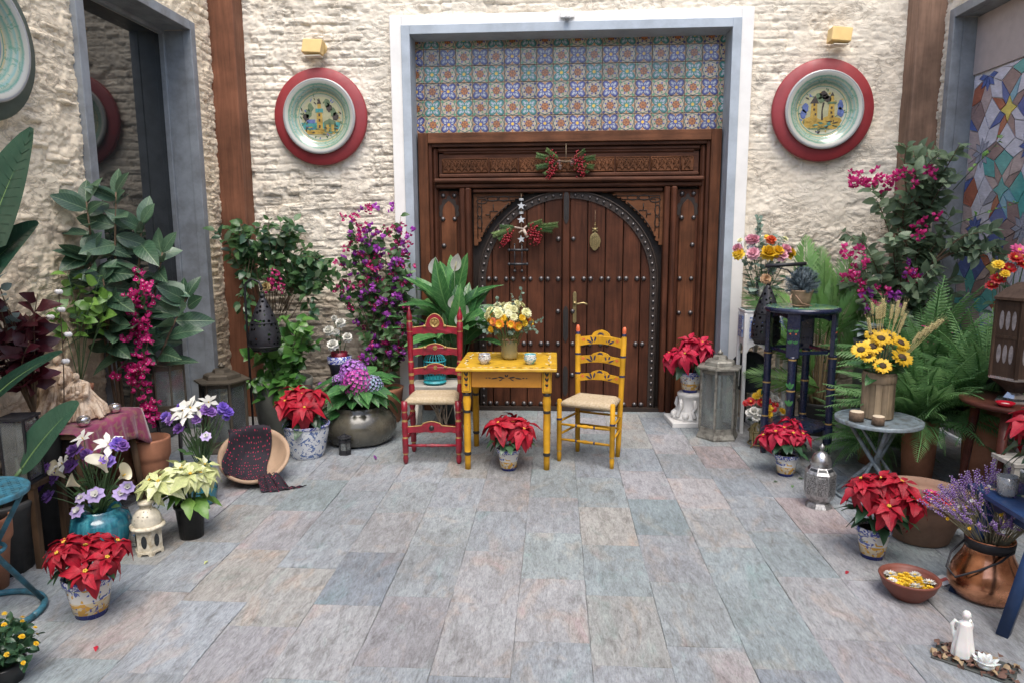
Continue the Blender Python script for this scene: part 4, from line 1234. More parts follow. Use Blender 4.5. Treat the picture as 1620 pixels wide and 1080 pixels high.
# ---- pots
def motif_mat(name, base, cols, scale=26, thr=.56):
    """glazed white ground with brushed motifs in several colours"""
    t = NT(name); c = base
    for i, (cc, th, sc2) in enumerate(cols):
        v2 = t.coord('Object', (1, 1, 1.2))
        n = t.noise(v2, scale*sc2, 2, .5, 1.6)
        ad = t.math('ADD', n, 0.0)
        c = t.mix(t.ramp(ad, [(th, 0.0), (th+.03, 1.0)]), c, cc)
    t.col(c); t.rough(.2); t.p.inputs['Coat Weight'].default_value = .3
    MATS[name] = t.mat
    return t.mat
m_maj = motif_mat('majolica_body', (.66, .64, .60), [((.09, .12, .36), .57, 1.0), ((.60, .34, .05), .62, .6), ((.15, .22, .10), .66, .9)])
m_maj2 = motif_mat('majolica_ochre', (.62, .52, .34), [((.60, .32, .04), .47, .7), ((.12, .12, .30), .61, 1.1)])
m_rimb = motif_mat('majolica_rim', (.62, .62, .66), [((.06, .08, .33), .47, 1.4)])
m_cob = M_('cobalt_glaze', (.035, .05, .24), .2, .3, 20)
m_delft = motif_mat('blue_white_glaze', (.60, .62, .64), [((.11, .17, .34), .56, .8), ((.07, .10, .25), .63, 1.5)])
m_blackp = M_('black_plastic', (.014, .015, .016), .4, .2)
def maj_pot(t_, r, h, z0=0):
    prof = [(0, .0), (r*.62, 0), (r*.64, h*.12), (r*.70, h*.14), (r*.80, h*.45), (r*.90, h*.76), (r*.93, h*.80), (r, h*.82), (r*1.02, h*.98), (r*.98, h), (r*.90, h*.97), (r*.88, h*.86), (0, h*.85)]
    mis = [3, 3, 3, 1, 0, 0, 2, 2, 2, 2, 2, 4]
    p = MB().lathe(prof, 32, 0, TM((0, 0, z0)), mis=mis).build('pot', [m_maj, m_maj2, m_rimb, m_cob, m_soil], t_)
    return p

_b = MB()
for _i in range(5):
    _b.ball((.006, .006*math.cos(_i*1.257), .006*math.sin(_i*1.257)), .0042, 6, 0, 4)
ME_CYA = _b.mesh('flower_cluster', m_yd)
def poinsettia(label, loc, potf, pr, ph, W, H, brs=L_poin, gr=L_pgrn, heads=7, seed=0, group=None, blen=1.0, name='poinsettia_plant', glen=1.0):
    t_ = thing(name, label, 'poinsettia', loc, 0, group)
    r = random.Random(seed)
    lean = Vector((r.uniform(-.035, .035), r.uniform(-.03, .02), 0))
    potf(t_, pr, ph)
    z0 = ph*.9; paths = []
    hd_ = []
    for k in range(heads):
        if k == 0: a, q = 0, .0
        else: a, q = 2*math.pi*k/(heads-1)+r.uniform(-.4, .4), r.uniform(.42, .78)
        c = Vector((W/2*q*math.cos(a), W/2*q*math.sin(a), z0+H*(.84-.44*q*q)+r.uniform(-.045, .03)))+lean
        hd_.append((c, a, q))
        paths.append(curve((.012*math.cos(a), .012*math.sin(a), z0-.01), c, .03, 5, r))
    stems(t_, paths, m_stem, .0055, .003)
    for (c, a, q) in hd_:
        tilt = Vector((q*.75*math.cos(a), q*.75*math.sin(a), 1)).normalized()
        qm = Vector((0, 0, 1)).rotation_difference(tilt).to_matrix()
        for layer, (n, el, ln) in enumerate(((6, -38, 1.0), (6, -8, .9), (4, 26, .58))):
            for i in range(n):
                az = 2*math.pi*(i+.5*layer)/n+r.uniform(-.25, .25)+k
                d = qm @ sph(1, R(el+r.uniform(-12, 12)), az)
                s = W*.31*ln*r.uniform(.72, 1.2)*blen
                put('bract', r.choice(brs), t_, c+d*.006, d, qm @ Vector((0, 0, 1)), (s, s*r.uniform(.9, 1.15), s), r.uniform(-.35, .35))
        put('flower_cluster', ME_CYA, t_, c+tilt*.004, tilt, (0, -1, .2), 1.0)
    for i in range(18):
        a = 2*math.pi*i/18+r.uniform(-.2, .2); q = r.uniform(.15, .45)
        p = Vector((W/2*q*math.cos(a), W/2*q*math.sin(a), z0+H*r.uniform(.12, .42)))
        d = Vector((math.cos(a), math.sin(a), r.uniform(-.55, .05)))
        s = W*.30*r.uniform(.8, 1.15)*glen
        put('leaf', r.choice(gr), t_, p, d, (0, 0, 1), (s, s, s), r.uniform(-.3, .3))
    return t_

def shrub(t_, twigs, leaves, lsize, flowers=None, nfl=0, fsize=1.0, per=9, seed=0, frac0=.25, stemmat=None, r0=.006, maxobj=240, droop=-.1, fl_zone=None, spread=.8):
    """twigs: list of point lists; leaves set alternately along them. Front leaves are objects, the rest one mesh."""
    r = random.Random(seed); LV = []; FL = []
    stems(t_, twigs, stemmat or m_bark, r0, .0018)
    for tw in twigs:
        tw = [Vector(p) for p in tw]; n = len(tw)-1
        for k in range(per):
            x = (frac0+(1-frac0)*(k+r.random())/per)*n; i = min(int(x), n-1)
            p = tw[i].lerp(tw[i+1], x-i); d = (tw[i+1]-tw[i]).normalized()
            rv = Vector((r.gauss(0, 1), r.gauss(0, 1)-.3, r.gauss(0, .6)+.15)); rv -= d*rv.dot(d)*.6; rv.normalize()
            dd = (d*.45+rv*spread+Vector((0, 0, droop))).normalized()
            s = lsize*r.uniform(.65, 1.2)
            LV.append((p, dd, s, r.uniform(-.5, .5), (r.gauss(0, .5), -.75+r.gauss(0, .35), .6), r.choice(leaves)))
        if flowers and nfl:
            for k in range(nfl):
                x = (.45+.55*r.random())*n; i = min(int(x), n-1)
                p = tw[i].lerp(tw[i+1], x-i)+Vector((r.gauss(0, .02), r.gauss(0, .02)-.015, r.gauss(0, .02)))
                if fl_zone and not fl_zone(p): continue
                FL.append((p, Vector((r.gauss(0, .7), -.7+r.gauss(0, .5), r.gauss(.3, .6))), fsize*r.uniform(.75, 1.25), r.choice(flowers)))
    LV.sort(key=lambda q: q[0].y)
    for (p, d, s, ro, up, me) in LV[:maxobj]:
        put('leaf', me, t_, p, d, up, s, ro)
    if LV[maxobj:]:
        b = MB(); cache = {}
        for (p, d, s, ro, up, me) in LV[maxobj:]:
            if me.name not in cache: cache[me.name] = ([v.co.copy() for v in me.vertices], [tuple(q.vertices) for q in me.polygons])
            v, f = cache[me.name]
            b.add(v, f, 0, Matrix.Translation(p) @ rot_to(d, up) @ Matrix.Rotation(ro, 4, 'X') @ Matrix.Diagonal((s, s, s, 1)))
        b.build('foliage', leaves[0].materials[0], t_, kind='stuff')
    for (p, d, s, me) in FL:
        m = Matrix.Translation(p) @ rot_to(d) @ Matrix.Rotation(R(90), 4, 'Y') @ Matrix.Diagonal((s, s, s, 1))
        inst('flower', me, t_, m)

def head(t_, me, p, d, s=1.0, name='flower'):
    """flower head whose +Z axis faces d"""
    q = Vector((0, 0, 1)).rotation_difference(Vector(d).normalized()).to_matrix().to_4x4()
    return inst(name, me, t_, Matrix.Translation(Vector(p)) @ q @ Matrix.Rotation(rnd.uniform(0, 6.3), 4, 'Z') @ Matrix.Diagonal((s, s, s, 1)))

# ================================================================== TABLE AND CHAIRS
m_yel = woodmat('mustard_paint', (.56, .30, .022), 'Z', .42, .16, bump=.15, wear=(.36, .21, .06))
m_yelt = M_('mustard_top', (.57, .335, .022), .38, .14, 11, .08, .001, dark=(.44, .245, .025))
m_ora = M_('ochre_apron', (.50, .215, .022), .42, .16, 9, .06, .001)
m_crim = M_('crimson_paint', (.25, .008, .022), .38, .28, 18, .16, .001, coat=.15, dark=(.13, .008, .014))
m_gold = M_('gold_edge', (.40, .26, .09), .45, .3, 40, .2, .001, metal=.3)
m_navy = M_('navy_paint', (.014, .022, .075), .4, .3, 20)
m_ink = M_('black_paint', (.022, .020, .020), .5, .3, 20)
m_oran = M_('orange_paint', (.62, .13, .05), .4, .2, 20)
m_crm = M_('cream_paint', (.66, .60, .40), .45, .2, 30)
def rushmat():
    t = NT('rush_seat'); 
    v = t.coord('Object', (1, 1, 1))
    w = t.n('ShaderNodeTexWave'); t.l(v, w.inputs[0]); w.inputs['Scale'].default_value = 42; w.inputs['Distortion'].default_value = 2.5; w.inputs['Detail'].default_value = 3; w.inputs['Detail Scale'].default_value = 2
    n = t.noise(v, 60, 4)
    t.col(t.mix(t.ramp(n, [(.35, 0.0), (.7, .8)]), t.ramp(w.outputs[1], [(.1, (.30, .21, .115)), (.6, (.52, .41, .255))]), (.60, .51, .36)))
    t.rough(.8); t.bump(w.outputs[1], .7, .004)
    return t.mat
m_rush = rushmat()
def turned(b, x, y, z0, prof, mi=0, n=14, lean=(0, 0)):
    """prof: (radius, z, material) rings"""
    p = [(0, prof[0][1])]+[(q[0], q[1]) for q in prof]+[(0, prof[-1][1])]
    mis = [prof[0][2]]+[q[2] for q in prof]
    sh = Matrix(((1, 0, lean[0], x), (0, 1, lean[1], y), (0, 0, 1, z0), (0, 0, 0, 1)))
    b.lathe(p, n, 0, sh, mis=mis)
def slat_poly(w, h, bump, wav=0.0, n=28):
    """arched crest: flat shoulders with a raised centre lobe; lower edge gently scalloped"""
    top = []; bot = []
    for i in range(n+1):
        u = -1+2*i/n
        z = h*(.52+.20*(1-abs(u))) + bump*max(0, 1-(u/.42)**2)**.5 if abs(u) < .42 else h*(.52+.20*(1-abs(u)))
        top.append((u*w/2, z))
        bot.append((u*w/2, -.10*h + .22*h*(1-u*u)*(1 if not wav else .3) + wav*abs(math.sin(u*6.3))))
    return bot+top[::-1]
def arc_slat(b, poly, y0, th, bow, mi, w):
    bb = MB(); bb.prism(poly, -th/2, th/2, mi)
    bb.v = [(x, y+y0+bow*(1-(2*x/w)**2), z) for x, y, z in bb.v]
    b.add(bb.v, bb.f, mi, None, False)
def decal(t_, par, name, mats, shapes, M):
    b = MB()
    for poly, mi, d in shapes: b.prism(poly, -d, .0, mi)
    return b.build(name, mats, par, M)
# ---- table
tb = thing('mustard_table', 'small mustard yellow painted table with turned legs', 'table', (-.328, 4.86, 0))
tw, td, th_ = .68, .66, .72
MB().box((0, 0, th_-.012), (tw, td, .022), ch=.005).build('table_top', m_yelt, tb)
lx, ly = .272, .26
prof = [(.020, 0, 0), (.021, .06, 0), (.021, .10, 1), (.027, .112, 1), (.022, .124, 0), (.024, .16, 0), (.025, .30, 0), (.023, .40, 1), (.026, .41, 1), (.021, .42, 0), (.027, .455, 0), (.029, .49, 0), (.022, .52, 1), (.027, .53, 1), (.027, .545, 0)]
for sx in (-1, 1):
    for sy in (-1, 1):
        b = MB(); turned(b, sx*lx, sy*ly, 0, prof, n=18)
        b.box((sx*lx, sy*ly, .622), (.062, .062, .152), 0, ch=.003)
        b.build('leg', [m_yel, m_ink], tb)
for sy in (-1, 1):
    ap = MB().box((0, sy*(ly+.004), .635), (2*lx-.066, .022, .11), ch=.003).build('apron', m_ora, tb)
for sx in (-1, 1):
    MB().box((sx*(lx+.004), 0, .635), (.022, 2*ly-.066, .11), ch=.003).build('apron', m_ora, tb)
sh = []
for s in (-1, 1):
    for (x, z, L, w, th) in ((.01, .645, .05, .006, .15), (.055, .648, .05, .005, -.2), (.025, .640, .03, .004, -.5), (.0, .652, .02, .006, 1.0), (.105, .645, .018, .004, 0), (.13, .645, .012, .004, 0)):
        sh.append(([(s*p[0], p[1]) for p in leafshape(x, z, L, w, th)], 0, .0015))
decal(tb, tb, 'painted_flourish', [m_ink, m_oran], sh, TM((0, -ly-.0151, 0)))
sh = []
for s in (-1, 1):
    x = s*lx
    for k, (z, hgt) in enumerate(((.66, .03), (.625, .03), (.59, .022))):
        for q in (-1, 1): sh.append((leafshape(x, z, hgt, .007, R(90+q*22)), 0, .0015))
        sh.append((leafshape(x-.006, z-.004, .012, .004, 0), 1, .0025))
    for (a, c, d, e) in ((x-.024, .555, x-.022, .69), (x+.022, .555, x+.024, .69), (x-.021, .688, x+.021, .69), (x-.021, .555, x+.021, .557)):
        sh.append(([(a, c), (d, c), (d, e), (a, e)], 0, .0012))
decal(tb, tb, 'painted_panel', [m_ink, m_oran], sh, TM((0, -ly-.0312, 0)))
# border painted on the top: short brush strokes
sh = []
r_ = random.Random(4)
for s in (-1, 1):
    for k in range(15):
        u = -.27+.54*k/14
        sh.append((leafshape(u, s*(td/2-.045)+r_.uniform(-.008, .008), .030, .006, r_.uniform(-.6, .6)), r_.choice((0, 0, 1)), .0012))
    for k in range(11):
        u = -.20+.40*k/10
        sh.append((leafshape(s*(tw/2-.055)+r_.uniform(-.008, .008), u, .036, .007, R(90)+r_.uniform(-.7, .7)), r_.choice((0, 0, 1)), .0012))
decal(tb, tb, 'painted_border', [m_crm, m_ink], sh, Matrix.Translation((0, 0, th_-.0008)) @ Matrix.Rotation(R(-90), 4, 'X'))

# ---- chairs
def seat_mesh(wf, wb, d, z):
    b = MB(); n = 10; v = []
    for j in range(n+1):
        y = -d/2+d*j/n; w = wf+(wb-wf)*j/n
        for i in range(n+1):
            u = -1+2*i/n; k = max(abs(u), abs(-1+2*j/n))
            v.append((u*w/2, y, z-.022*(k > .92) + .006*math.sin(3.1*k) - .010*(1-k)))
    m = len(v); v += [(p[0]*.97, p[1]*.97, z-.045) for p in v]
    f = []
    for j in range(n):
        for i in range(n):
            q = (j*(n+1)+i, j*(n+1)+i+1, (j+1)*(n+1)+i+1, (j+1)*(n+1)+i)
            f.append(q); f.append(tuple(m+t for t in q[::-1]))
    ring = [i for i in range(n+1)]+[(j+1)*(n+1)+n for j in range(n)]+[n*(n+1)+n-1-i for i in range(n)]+[(n-1-j)*(n+1) for j in range(n-1)]
    for a, c in zip(ring, ring[1:]+ring[:1]): f.append((a, m+a, m+c, c))
    b.add(v, f)
    return b.mesh('seat', m_rush)
# red chair, faces the viewer
rc = thing('crimson_chair', 'tall crimson turned wood chair with carved crests and rush seat', 'chair', (-.872, 4.835, 0), R(3))
def redpost(h, back):
    p = [(.010, 0, 0), (.018, .02, 0), (.020, .045, 0), (.014, .07, 1), (.0215, .082, 0), (.0215, .16, 0), (.0215, .19, 1), (.017, .20, 0), (.0215, .225, 0), (.0215, .31, 1), (.016, .325, 0), (.0225, .35, 0), (.018, .375, 1), (.0215, .385, 0), (.0215, .455, 0)]
    if back:
        p += [(.0215, .50, 0), (.016, .52, 1), (.0205, .55, 0), (.0215, .58, 1), (.0215, .60, 0), (.0215, .68, 1), (.0175, .69, 0), (.0195, .74, 0), (.0215, .82, 0), (.0225, .90, 1), (.0225, .905, 0), (.0225, .965, 0), (.017, .972, 1), (.0195, .985, 0), (.0225, 1.005, 0), (.017, 1.03, 0), (.008, 1.06, 0), (.004, 1.08, 0)]
    return p
for sx in (-1, 1):
    b = MB(); turned(b, sx*.188, -.145, 0, redpost(.46, False), n=16); b.build('leg', [m_crim, m_gold], rc)
    b = MB(); turned(b, sx*.172, .135, 0, redpost(1.08, True), n=16, lean=(sx*.012, .02)); b.build('back_post', [m_crim, m_gold], rc)
inst('seat', seat_mesh(.385, .345, .30, .475), rc)
def red_slat(z, h, bump, med):
    poly = slat_poly(.325, h, bump, .006)
    b = MB(); arc_slat(b, [(x, q) for x, q in poly], 0, .018, .012, 0, .325)
    s_ = b.build('back_slat', m_crim, rc, TM((0, .135+.02*z, z)))
    top = poly[29:]
    b = MB(); b.tube([(x, -.006+.012*(1-(2*x/.325)**2), q+.002) for x, q in top], .0042, 5); 
    for s in (-1, 1): b.ball((s*.075, -.004, h*.66), (.013, .008, .010), 8)
    b.build('gilt_edge', m_gold, s_)
    b = MB(); b.lathe([(med, 0), (med, .004), (med*.86, .006), (med*.84, .002), (0, .001)], 24)
    for i in range(6): b.tube([(med*.75*math.cos(R(q)), med*.75*math.sin(R(q)), .003) for q in ()] or [(0, -med*.6, .003), (med*.5*math.sin(i*1.05-2.6), med*.1, .004), (med*.6*math.sin(i*1.05-2.6)*.8, med*.6*math.cos(i*.5-1.2), .003)], .0028, 4)
    b.build('medallion', m_gold, s_, TM((0, -.0005, h*.62 if bump < .05 else h*.95), rx=R(90)))
red_slat(.885, .085, .082, .036)
red_slat(.732, .082, .020, .017)
red_slat(.588, .080, .020, .015)
poly = slat_poly(.34, .074, .024, .006)
b = MB(); arc_slat(b, poly, 0, .016, 0, 0, .34); fr_ = b.build('front_rail', m_crim, rc, TM((0, -.145, .232)))
MB().tube([(x, -.006, q+.002) for x, q in poly[29:]], .004, 5).build('gilt_edge', m_gold, fr_)
MB().lathe([(.018, 0), (.018, .004), (0, .006)], 20).build('medallion', m_ink, fr_, TM((0, -.0085, .033), rx=R(90)))
SP = [(-.17, .008), (-.08, .011), (-.05, .009), (-.045, .013), (-.03, .009), (0, .015), (.03, .009), (.045, .013), (.05, .009), (.08, .011), (.17, .008)]
def spindle(t_, p0, p1, mats, sc_=1.0, bands=()):
    p0, p1 = Vector(p0), Vector(p1); L = (p1-p0).length
    b = MB(); b.lathe([(0, 0)]+[(r*sc_, (x+.17)/.34*L) for x, r in SP]+[(0, L)], 12, 0, Matrix.Translation(p0) @ rot_to(p1-p0) @ Matrix.Rotation(R(90), 4, 'Y'))
    for q in bands:
        c = p0.lerp(p1, q); d = (p1-p0).normalized()*.006
        b.tube([c-d, c+d], .0115*sc_, 10, 1)
    return b.build('stretcher', mats, t_)
spindle(rc, (-.17, -.145, .135), (.17, -.145, .135), [m_crim, m_gold])
for sx in (-1, 1):
    spindle(rc, (sx*.186, -.13, .17), (sx*.175, .12, .17), [m_crim, m_gold], .8); spindle(rc, (sx*.186, -.13, .30), (sx*.175, .12, .30), [m_crim, m_gold], .8)
spindle(rc, (-.16, .138, .20), (.16, .138, .20), [m_crim, m_gold], .8)

# yellow chair, turned a little to the right
yc = thing('mustard_chair', 'mustard yellow painted chair with blue bands and rush seat', 'chair', (.262, 4.845, 0), R(-22))
for sx in (-1, 1):
    p = [(.013, 0, 0), (.017, .05, 0), (.015, .075, 1), (.018, .085, 0), (.018, .30, 0), (.020, .305, 2), (.020, .32, 0), (.017, .325, 0), (.017, .45, 0), (.012, .456, 0)]
    b = MB(); turned(b, sx*.195, -.135, 0, p, n=16); b.build('leg', [m_yel, m_gold, m_navy], yc)
    p = [(.015, 0, 0), (.019, .10, 0), (.0195, .55, 0), (.021, .585, 2), (.021, .60, 0), (.0195, .605, 0), (.0195, .70, 0), (.021, .725, 2), (.021, .74, 0), (.0195, .745, 0), (.0195, .865, 0), (.014, .875, 2), (.016, .890, 2), (.0125, .895, 3), (.015, .905, 3), (.014, .925, 3), (.008, .942, 3)]
    b = MB(); turned(b, sx*.155, .135, 0, p, n=16, lean=(sx*.022, .045)); b.build('back_post', [m_yel, m_gold, m_navy, m_oran], yc)
inst('seat', seat_mesh(.395, .335, .29, .452), yc)
def yel_slat(z, h, bump, big):
    w = .325
    poly = slat_poly(w, h, bump)
    b = MB(); arc_slat(b, poly, 0, .016, .014, 0, w)
    s_ = b.build('back_slat', m_yel, yc, TM((0, .132+.045*z, z), rx=R(-2.5)))
    sh = []
    zc = h*.62
    for k in range(7):
        th = R(90+(k-3)*24); sh.append((leafshape(0, zc+.002, .030 if big else .026, .0046, th), 0, .0015))
    for s in (-1, 1):
        for (x, z_, L, wd, th) in ((.045, h*.22, .046, .0075, R(100)), (.055, h*.20, .048, .0075, R(62)), (.06, h*.15, .050, .007, R(24))):
            sh.append(([(s*q[0], q[1]) for q in leafshape(x, z_, L, wd, th)], 0, .0015))
        for k in range(5):
            sh.append(([(s*q[0], q[1]) for q in leafshape(.128, h*.36, .016, .003, k*1.257)], 1, .0015))
    if big: sh.append(([(.020*math.cos(q*.4), h*.52+.016*math.sin(q*.4)) for q in range(16)], 2, .001))
    b = MB()
    for pl, mi, d in sh:
        b.prism(pl, -d, 0, mi)
    b.v = [(x, y-.0085+.014*(1-(2*x/w)**2), zz) for x, y, zz in b.v]
    b.build('painted_motif', [m_navy, m_oran, m_crm], s_)
yel_slat(.800, .108, .036, True); yel_slat(.667, .098, .020, False); yel_slat(.540, .088, .020, False)
for z in (.265, .155): spindle(yc, (-.185, -.135, z+.01), (.185, -.135, z+.01), [m_yel, m_navy], .95, (.32, .68))
for z in (.295, .20):
    for sx in (-1, 1): MB().tube([(sx*.193, -.125, z), (sx*.165, .135, z)], .0085, 8).build('stretcher', m_yel, yc)
    MB().tube([(-.155, .142, z+.01), (.155, .142, z+.01)], .0085, 8).build('stretcher', m_yel, yc)

# ---- things on and under the table
m_cupg = motif_mat('cup_grey', (.58, .58, .57), [((.16, .17, .20), .52, 2.2), ((.42, .26, .18), .64, 1.2)])
m_cupt = motif_mat('cup_teal', (.56, .60, .60), [((.06, .30, .34), .54, 1.9), ((.15, .17, .2), .62, 2.4)])
def cup(label, loc, mat, rim):
    t_ = thing('ceramic_cup', label, 'cup', loc)
    MB().lathe([(0, 0), (.026, 0), (.031, .008), (.043, .028), (.044, .044), (.039, .060), (.041, .070), (.038, .070), (.036, .06), (.04, .044), (.03, .014), (0, .010)], 28, mis=[0]*6+[1, 1]+[2]*3).build('bowl', [mat, rim, M_('cup_inside', (.6, .62, .62), .2, .1)], t_)
cup('small ceramic cup with grey and rust scrolls on the yellow table', (-.487, 4.70, .7205), m_cupg, M_('cup_rim_grey', (.25, .25, .28), .2))
cup('small ceramic cup with teal scrolls on the yellow table', (-.172, 4.70, .7205), m_cupt, M_('cup_rim_teal', (.10, .36, .38), .2))
m_glass = glassmat('clear_glass', (.92, .95, .93), .02, alpha=.86)
m_glassa = glassmat('amber_water_glass', (.55, .47, .22), .02, alpha=.62)
gv = thing('glass_jar', 'square glass jar with twine bow holding the yellow and orange flowers', 'vase', (-.327, 4.90, .7205), R(12))
MB().lathe([(0, .004), (.05, .004), (.056, .012), (.058, .03), (.058, .12), (.050, .14), (.047, .155), (.05, .162)], 24, sq=lambda a: 1+.09*math.cos(4*a)**2).build('jar', m_glassa, gv)
MB().tube([(.052*math.cos(a), .052*math.sin(a), .138) for a in [i*.42 for i in range(16)]], .004, 5).tube([(0, -.055, .138), (-.03, -.062, .15), (-.045, -.06, .14), (-.01, -.058, .138), (.03, -.062, .15), (.045, -.06, .14), (0, -.056, .138), (-.02, -.06, .115)], .003, 5).build('twine_bow', M_('twine', (.42, .25, .17), .85, .3), gv)
bq = thing('table_bouquet', 'bouquet of lemon, yellow and orange flowers with eucalyptus on the table', 'flowers', (-.327, 4.90, .7205))
r_ = random.Random(12); paths = []
def dome(n, rx, rz, zc, f, zmin=-.2, seed=1, ry=None):
    out = []
    for k in range(n):
        z = 1-(1-zmin)*(k+.5)/n; a = k*2.39996+seed
        q = math.sqrt(max(1-z*z, 0))
        out.append(Vector((rx*q*math.cos(a), (ry or rx)*q*math.sin(a), zc+rz*z)))
    return out
for k, p in enumerate(dome(44, .145, .105, .285, None, -.45)):
    p = p+Vector((r_.gauss(0, .012), r_.gauss(0, .012), r_.gauss(0, .014)))
    d = Vector((p.x*1.2+r_.gauss(0, .04), p.y*1.2-.05, p.z-.25))
    if p.z > .31: me, s = (F_mumL, r_.uniform(.95, 1.2))
    elif p.z > .26: me, s = (r_.choice((F_org, F_cor, F_mumL, F_mumY)), r_.uniform(.85, 1.1))
    else: me, s = (r_.choice((F_org, F_mumY, F_cor)), r_.uniform(.9, 1.15))
    head(bq, me, p, d, s); paths.append(curve((p.x*.2, p.y*.2, .03), p-d.normalized()*.01, .02, 5, r_))
stems(bq, paths, m_stem, .003, .0025)
for (x, z, y) in ((-.24, .30, 0), (-.22, .22, -.04), (-.19, .36, .02), (.24, .29, 0), (.20, .21, -.05), (-.10, .44, 0), (.09, .49, .01), (.02, .46, -.02), (-.17, .20, -.09), (.17, .24, -.09), (-.25, .24, .02), (.03, .20, -.12)):
    tw = curve((0, 0, .12), (x, y, z), .03, 7, r_, .02)
    shrub(bq, [tw], L_euc, .030, per=13, seed=int(abs(x*1000)), frac0=.4, stemmat=m_stem, r0=.002, spread=1.0)

poinsettia('red poinsettia in a painted pot under the yellow table', (-.318, 4.60, 0), lambda t_, r, h: maj_pot(t_, r, h), .080, .155, .41, .27, heads=6, seed=2, blen=1.18)

# ================================================================== LANTERN KIT
m_zinc = M_('weathered_zinc', (.30, .29, .25), .5, .3, 16, .25, .002, metal=.55, dark=(.12, .11, .095))
m_bronze = M_('dark_bronze', (.11, .092, .068), .5, .35, 16, .25, .002, metal=.5)
m_ironb = M_('black_iron', (.022, .022, .026), .5, .3, 25, .2, .001, metal=.3)
m_silver = M_('hammered_silver', (.44, .44, .44), .46, .35, 40, .6, .003, metal=.85, dark=(.16, .16, .16))
m_whm = M_('chipped_white_metal', (.62, .57, .45), .55, .22, 30, .3, .002, dark=(.36, .30, .20))
m_lglass = glassmat('lantern_glass', (.80, .84, .82), .05, alpha=.93)
m_candle = M_('candle_wax', (.74, .71, .62), .5, .08, 6)
def pierced(name, c, metal, rough, scale, thr=.16):
    if name in MATS: return MATS[name]
    t = NT(name); v = t.coord('Object')
    vo = t.n('ShaderNodeTexVoronoi'); t.l(v, vo.inputs['Vector']); vo.inputs['Scale'].default_value = scale; vo.inputs['Randomness'].default_value = .45
    t.col(t.ramp(t.noise(v, 20, 4), [(.3, sc(c, .6)), (.7, sc(c, 1.2))])); t.rough(rough); t.p.inputs['Metallic'].default_value = metal
    t.bump(vo.outputs['Distance'], -.5, .004)
    tr = t.n('ShaderNodeBsdfTransparent'); ms = t.n('ShaderNodeMixShader')
    t.l(t.ramp(vo.outputs['Distance'], [(thr, 1.0), (thr+.02, 0.0)]), ms.inputs[0])
    t.l(t.p.outputs[0], ms.inputs[1]); t.l(tr.outputs[0], ms.inputs[2]); t.l(ms.outputs[0], t.out.inputs[0])
    MATS[name] = t.mat
    return t.mat
def ngon(n, r, a0=0): return [(r*math.cos(a0+2*math.pi*i/n), r*math.sin(a0+2*math.pi*i/n)) for i in range(n)]
def hex_lantern(label, loc, r, h, mat, glass, rz=0, name='glass_lantern', roof=1.16, n=6, knob=True):
    t_ = thing(name, label, 'lantern', loc, rz)
    hb, ht = h*.10, h*.80
    MB().lathe([(0, 0), (r*1.06, 0), (r*1.08, h*.02), (r*.97, h*.07), (r*.95, hb), (0, hb)], n, smooth=False).build('base', mat, t_)
    for i, (x, y) in enumerate(ngon(n, r*.92)):
        MB().box((0, 0, (hb+ht)/2), (r*.11, r*.11, ht-hb), ch=.002).build('corner_post', mat, t_, TM((x, y, 0), rz=2*math.pi*i/n))
    pts = ngon(n, r*.90)
    for i in range(n):
        (x0, y0), (x1, y1) = pts[i], pts[(i+1) % n]
        mx, my = (x0+x1)/2, (y0+y1)/2; a = math.atan2(y1-y0, x1-x0); L = math.hypot(x1-x0, y1-y0)
        MB().box((0, 0, (hb+ht)/2), (L*.86, .003, ht-hb-.004)).build('glass_pane', glass, t_, TM((mx, my, 0), rz=a))
        for z in (hb+.012, ht-.022): MB().box((0, 0, z), (L*.88, .012, .024)).build('rail', mat, t_, TM((mx, my, 0), rz=a))
    MB().lathe([(0, ht), (r*roof, ht), (r*roof, ht+h*.018), (r*.80, ht+h*.035), (r*.76, ht+h*.075), (r*.66, ht+h*.09), (r*.40, ht+h*.10), (r*.34, ht+h*.135), (r*.18, ht+h*.145), (0, ht+h*.15)], n, smooth=False).build('roof', mat, t_)
    if knob:
        MB().lathe([(0, ht+h*.145), (r*.10, ht+h*.15), (r*.16, ht+h*.17), (r*.06, ht+h*.19), (r*.03, ht+h*.205), (0, ht+h*.21)], 12).build('finial', mat, t_)
    MB().lathe([(0, hb), (r*.22, hb), (r*.22, hb+h*.22), (0, hb+h*.22)], 14).build('candle', m_candle, t_)
    return t_
def iron_drop(label, loc, r, h, name='iron_lantern'):
    """pierced teardrop lantern hanging from its ring"""
    t_ = thing(name, label, 'lantern', loc)
    m = pierced('pierced_iron', (.03, .03, .036), .3, .5, 30, .30)
    MB().lathe([(r*.30, 0), (r*.75, h*.02), (r, h*.10), (r*1.0, h*.28), (r*.84, h*.50), (r*.55, h*.72), (r*.26, h*.88), (r*.10, h*.95)], 20).build('shade', m, t_)
    b = MB()
    for z, q in ((.10, 1.02), (.50, .86), (.02, .76)): b.tube([(r*q*math.cos(a), r*q*math.sin(a), h*z) for a in [i*R(18) for i in range(21)]], .004, 5)
    b.build('hoop', m_ironb, t_)
    MB().lathe([(0, h*.93), (r*.16, h*.94), (r*.18, h*.97), (r*.08, h*1.0), (0, h*1.01)], 12).tube([(0, 0, h), (.012, 0, h*1.03), (0, 0, h*1.06), (-.012, 0, h*1.03), (0, 0, h)], .0025, 5).build('cap', m_ironb, t_)
    return t_

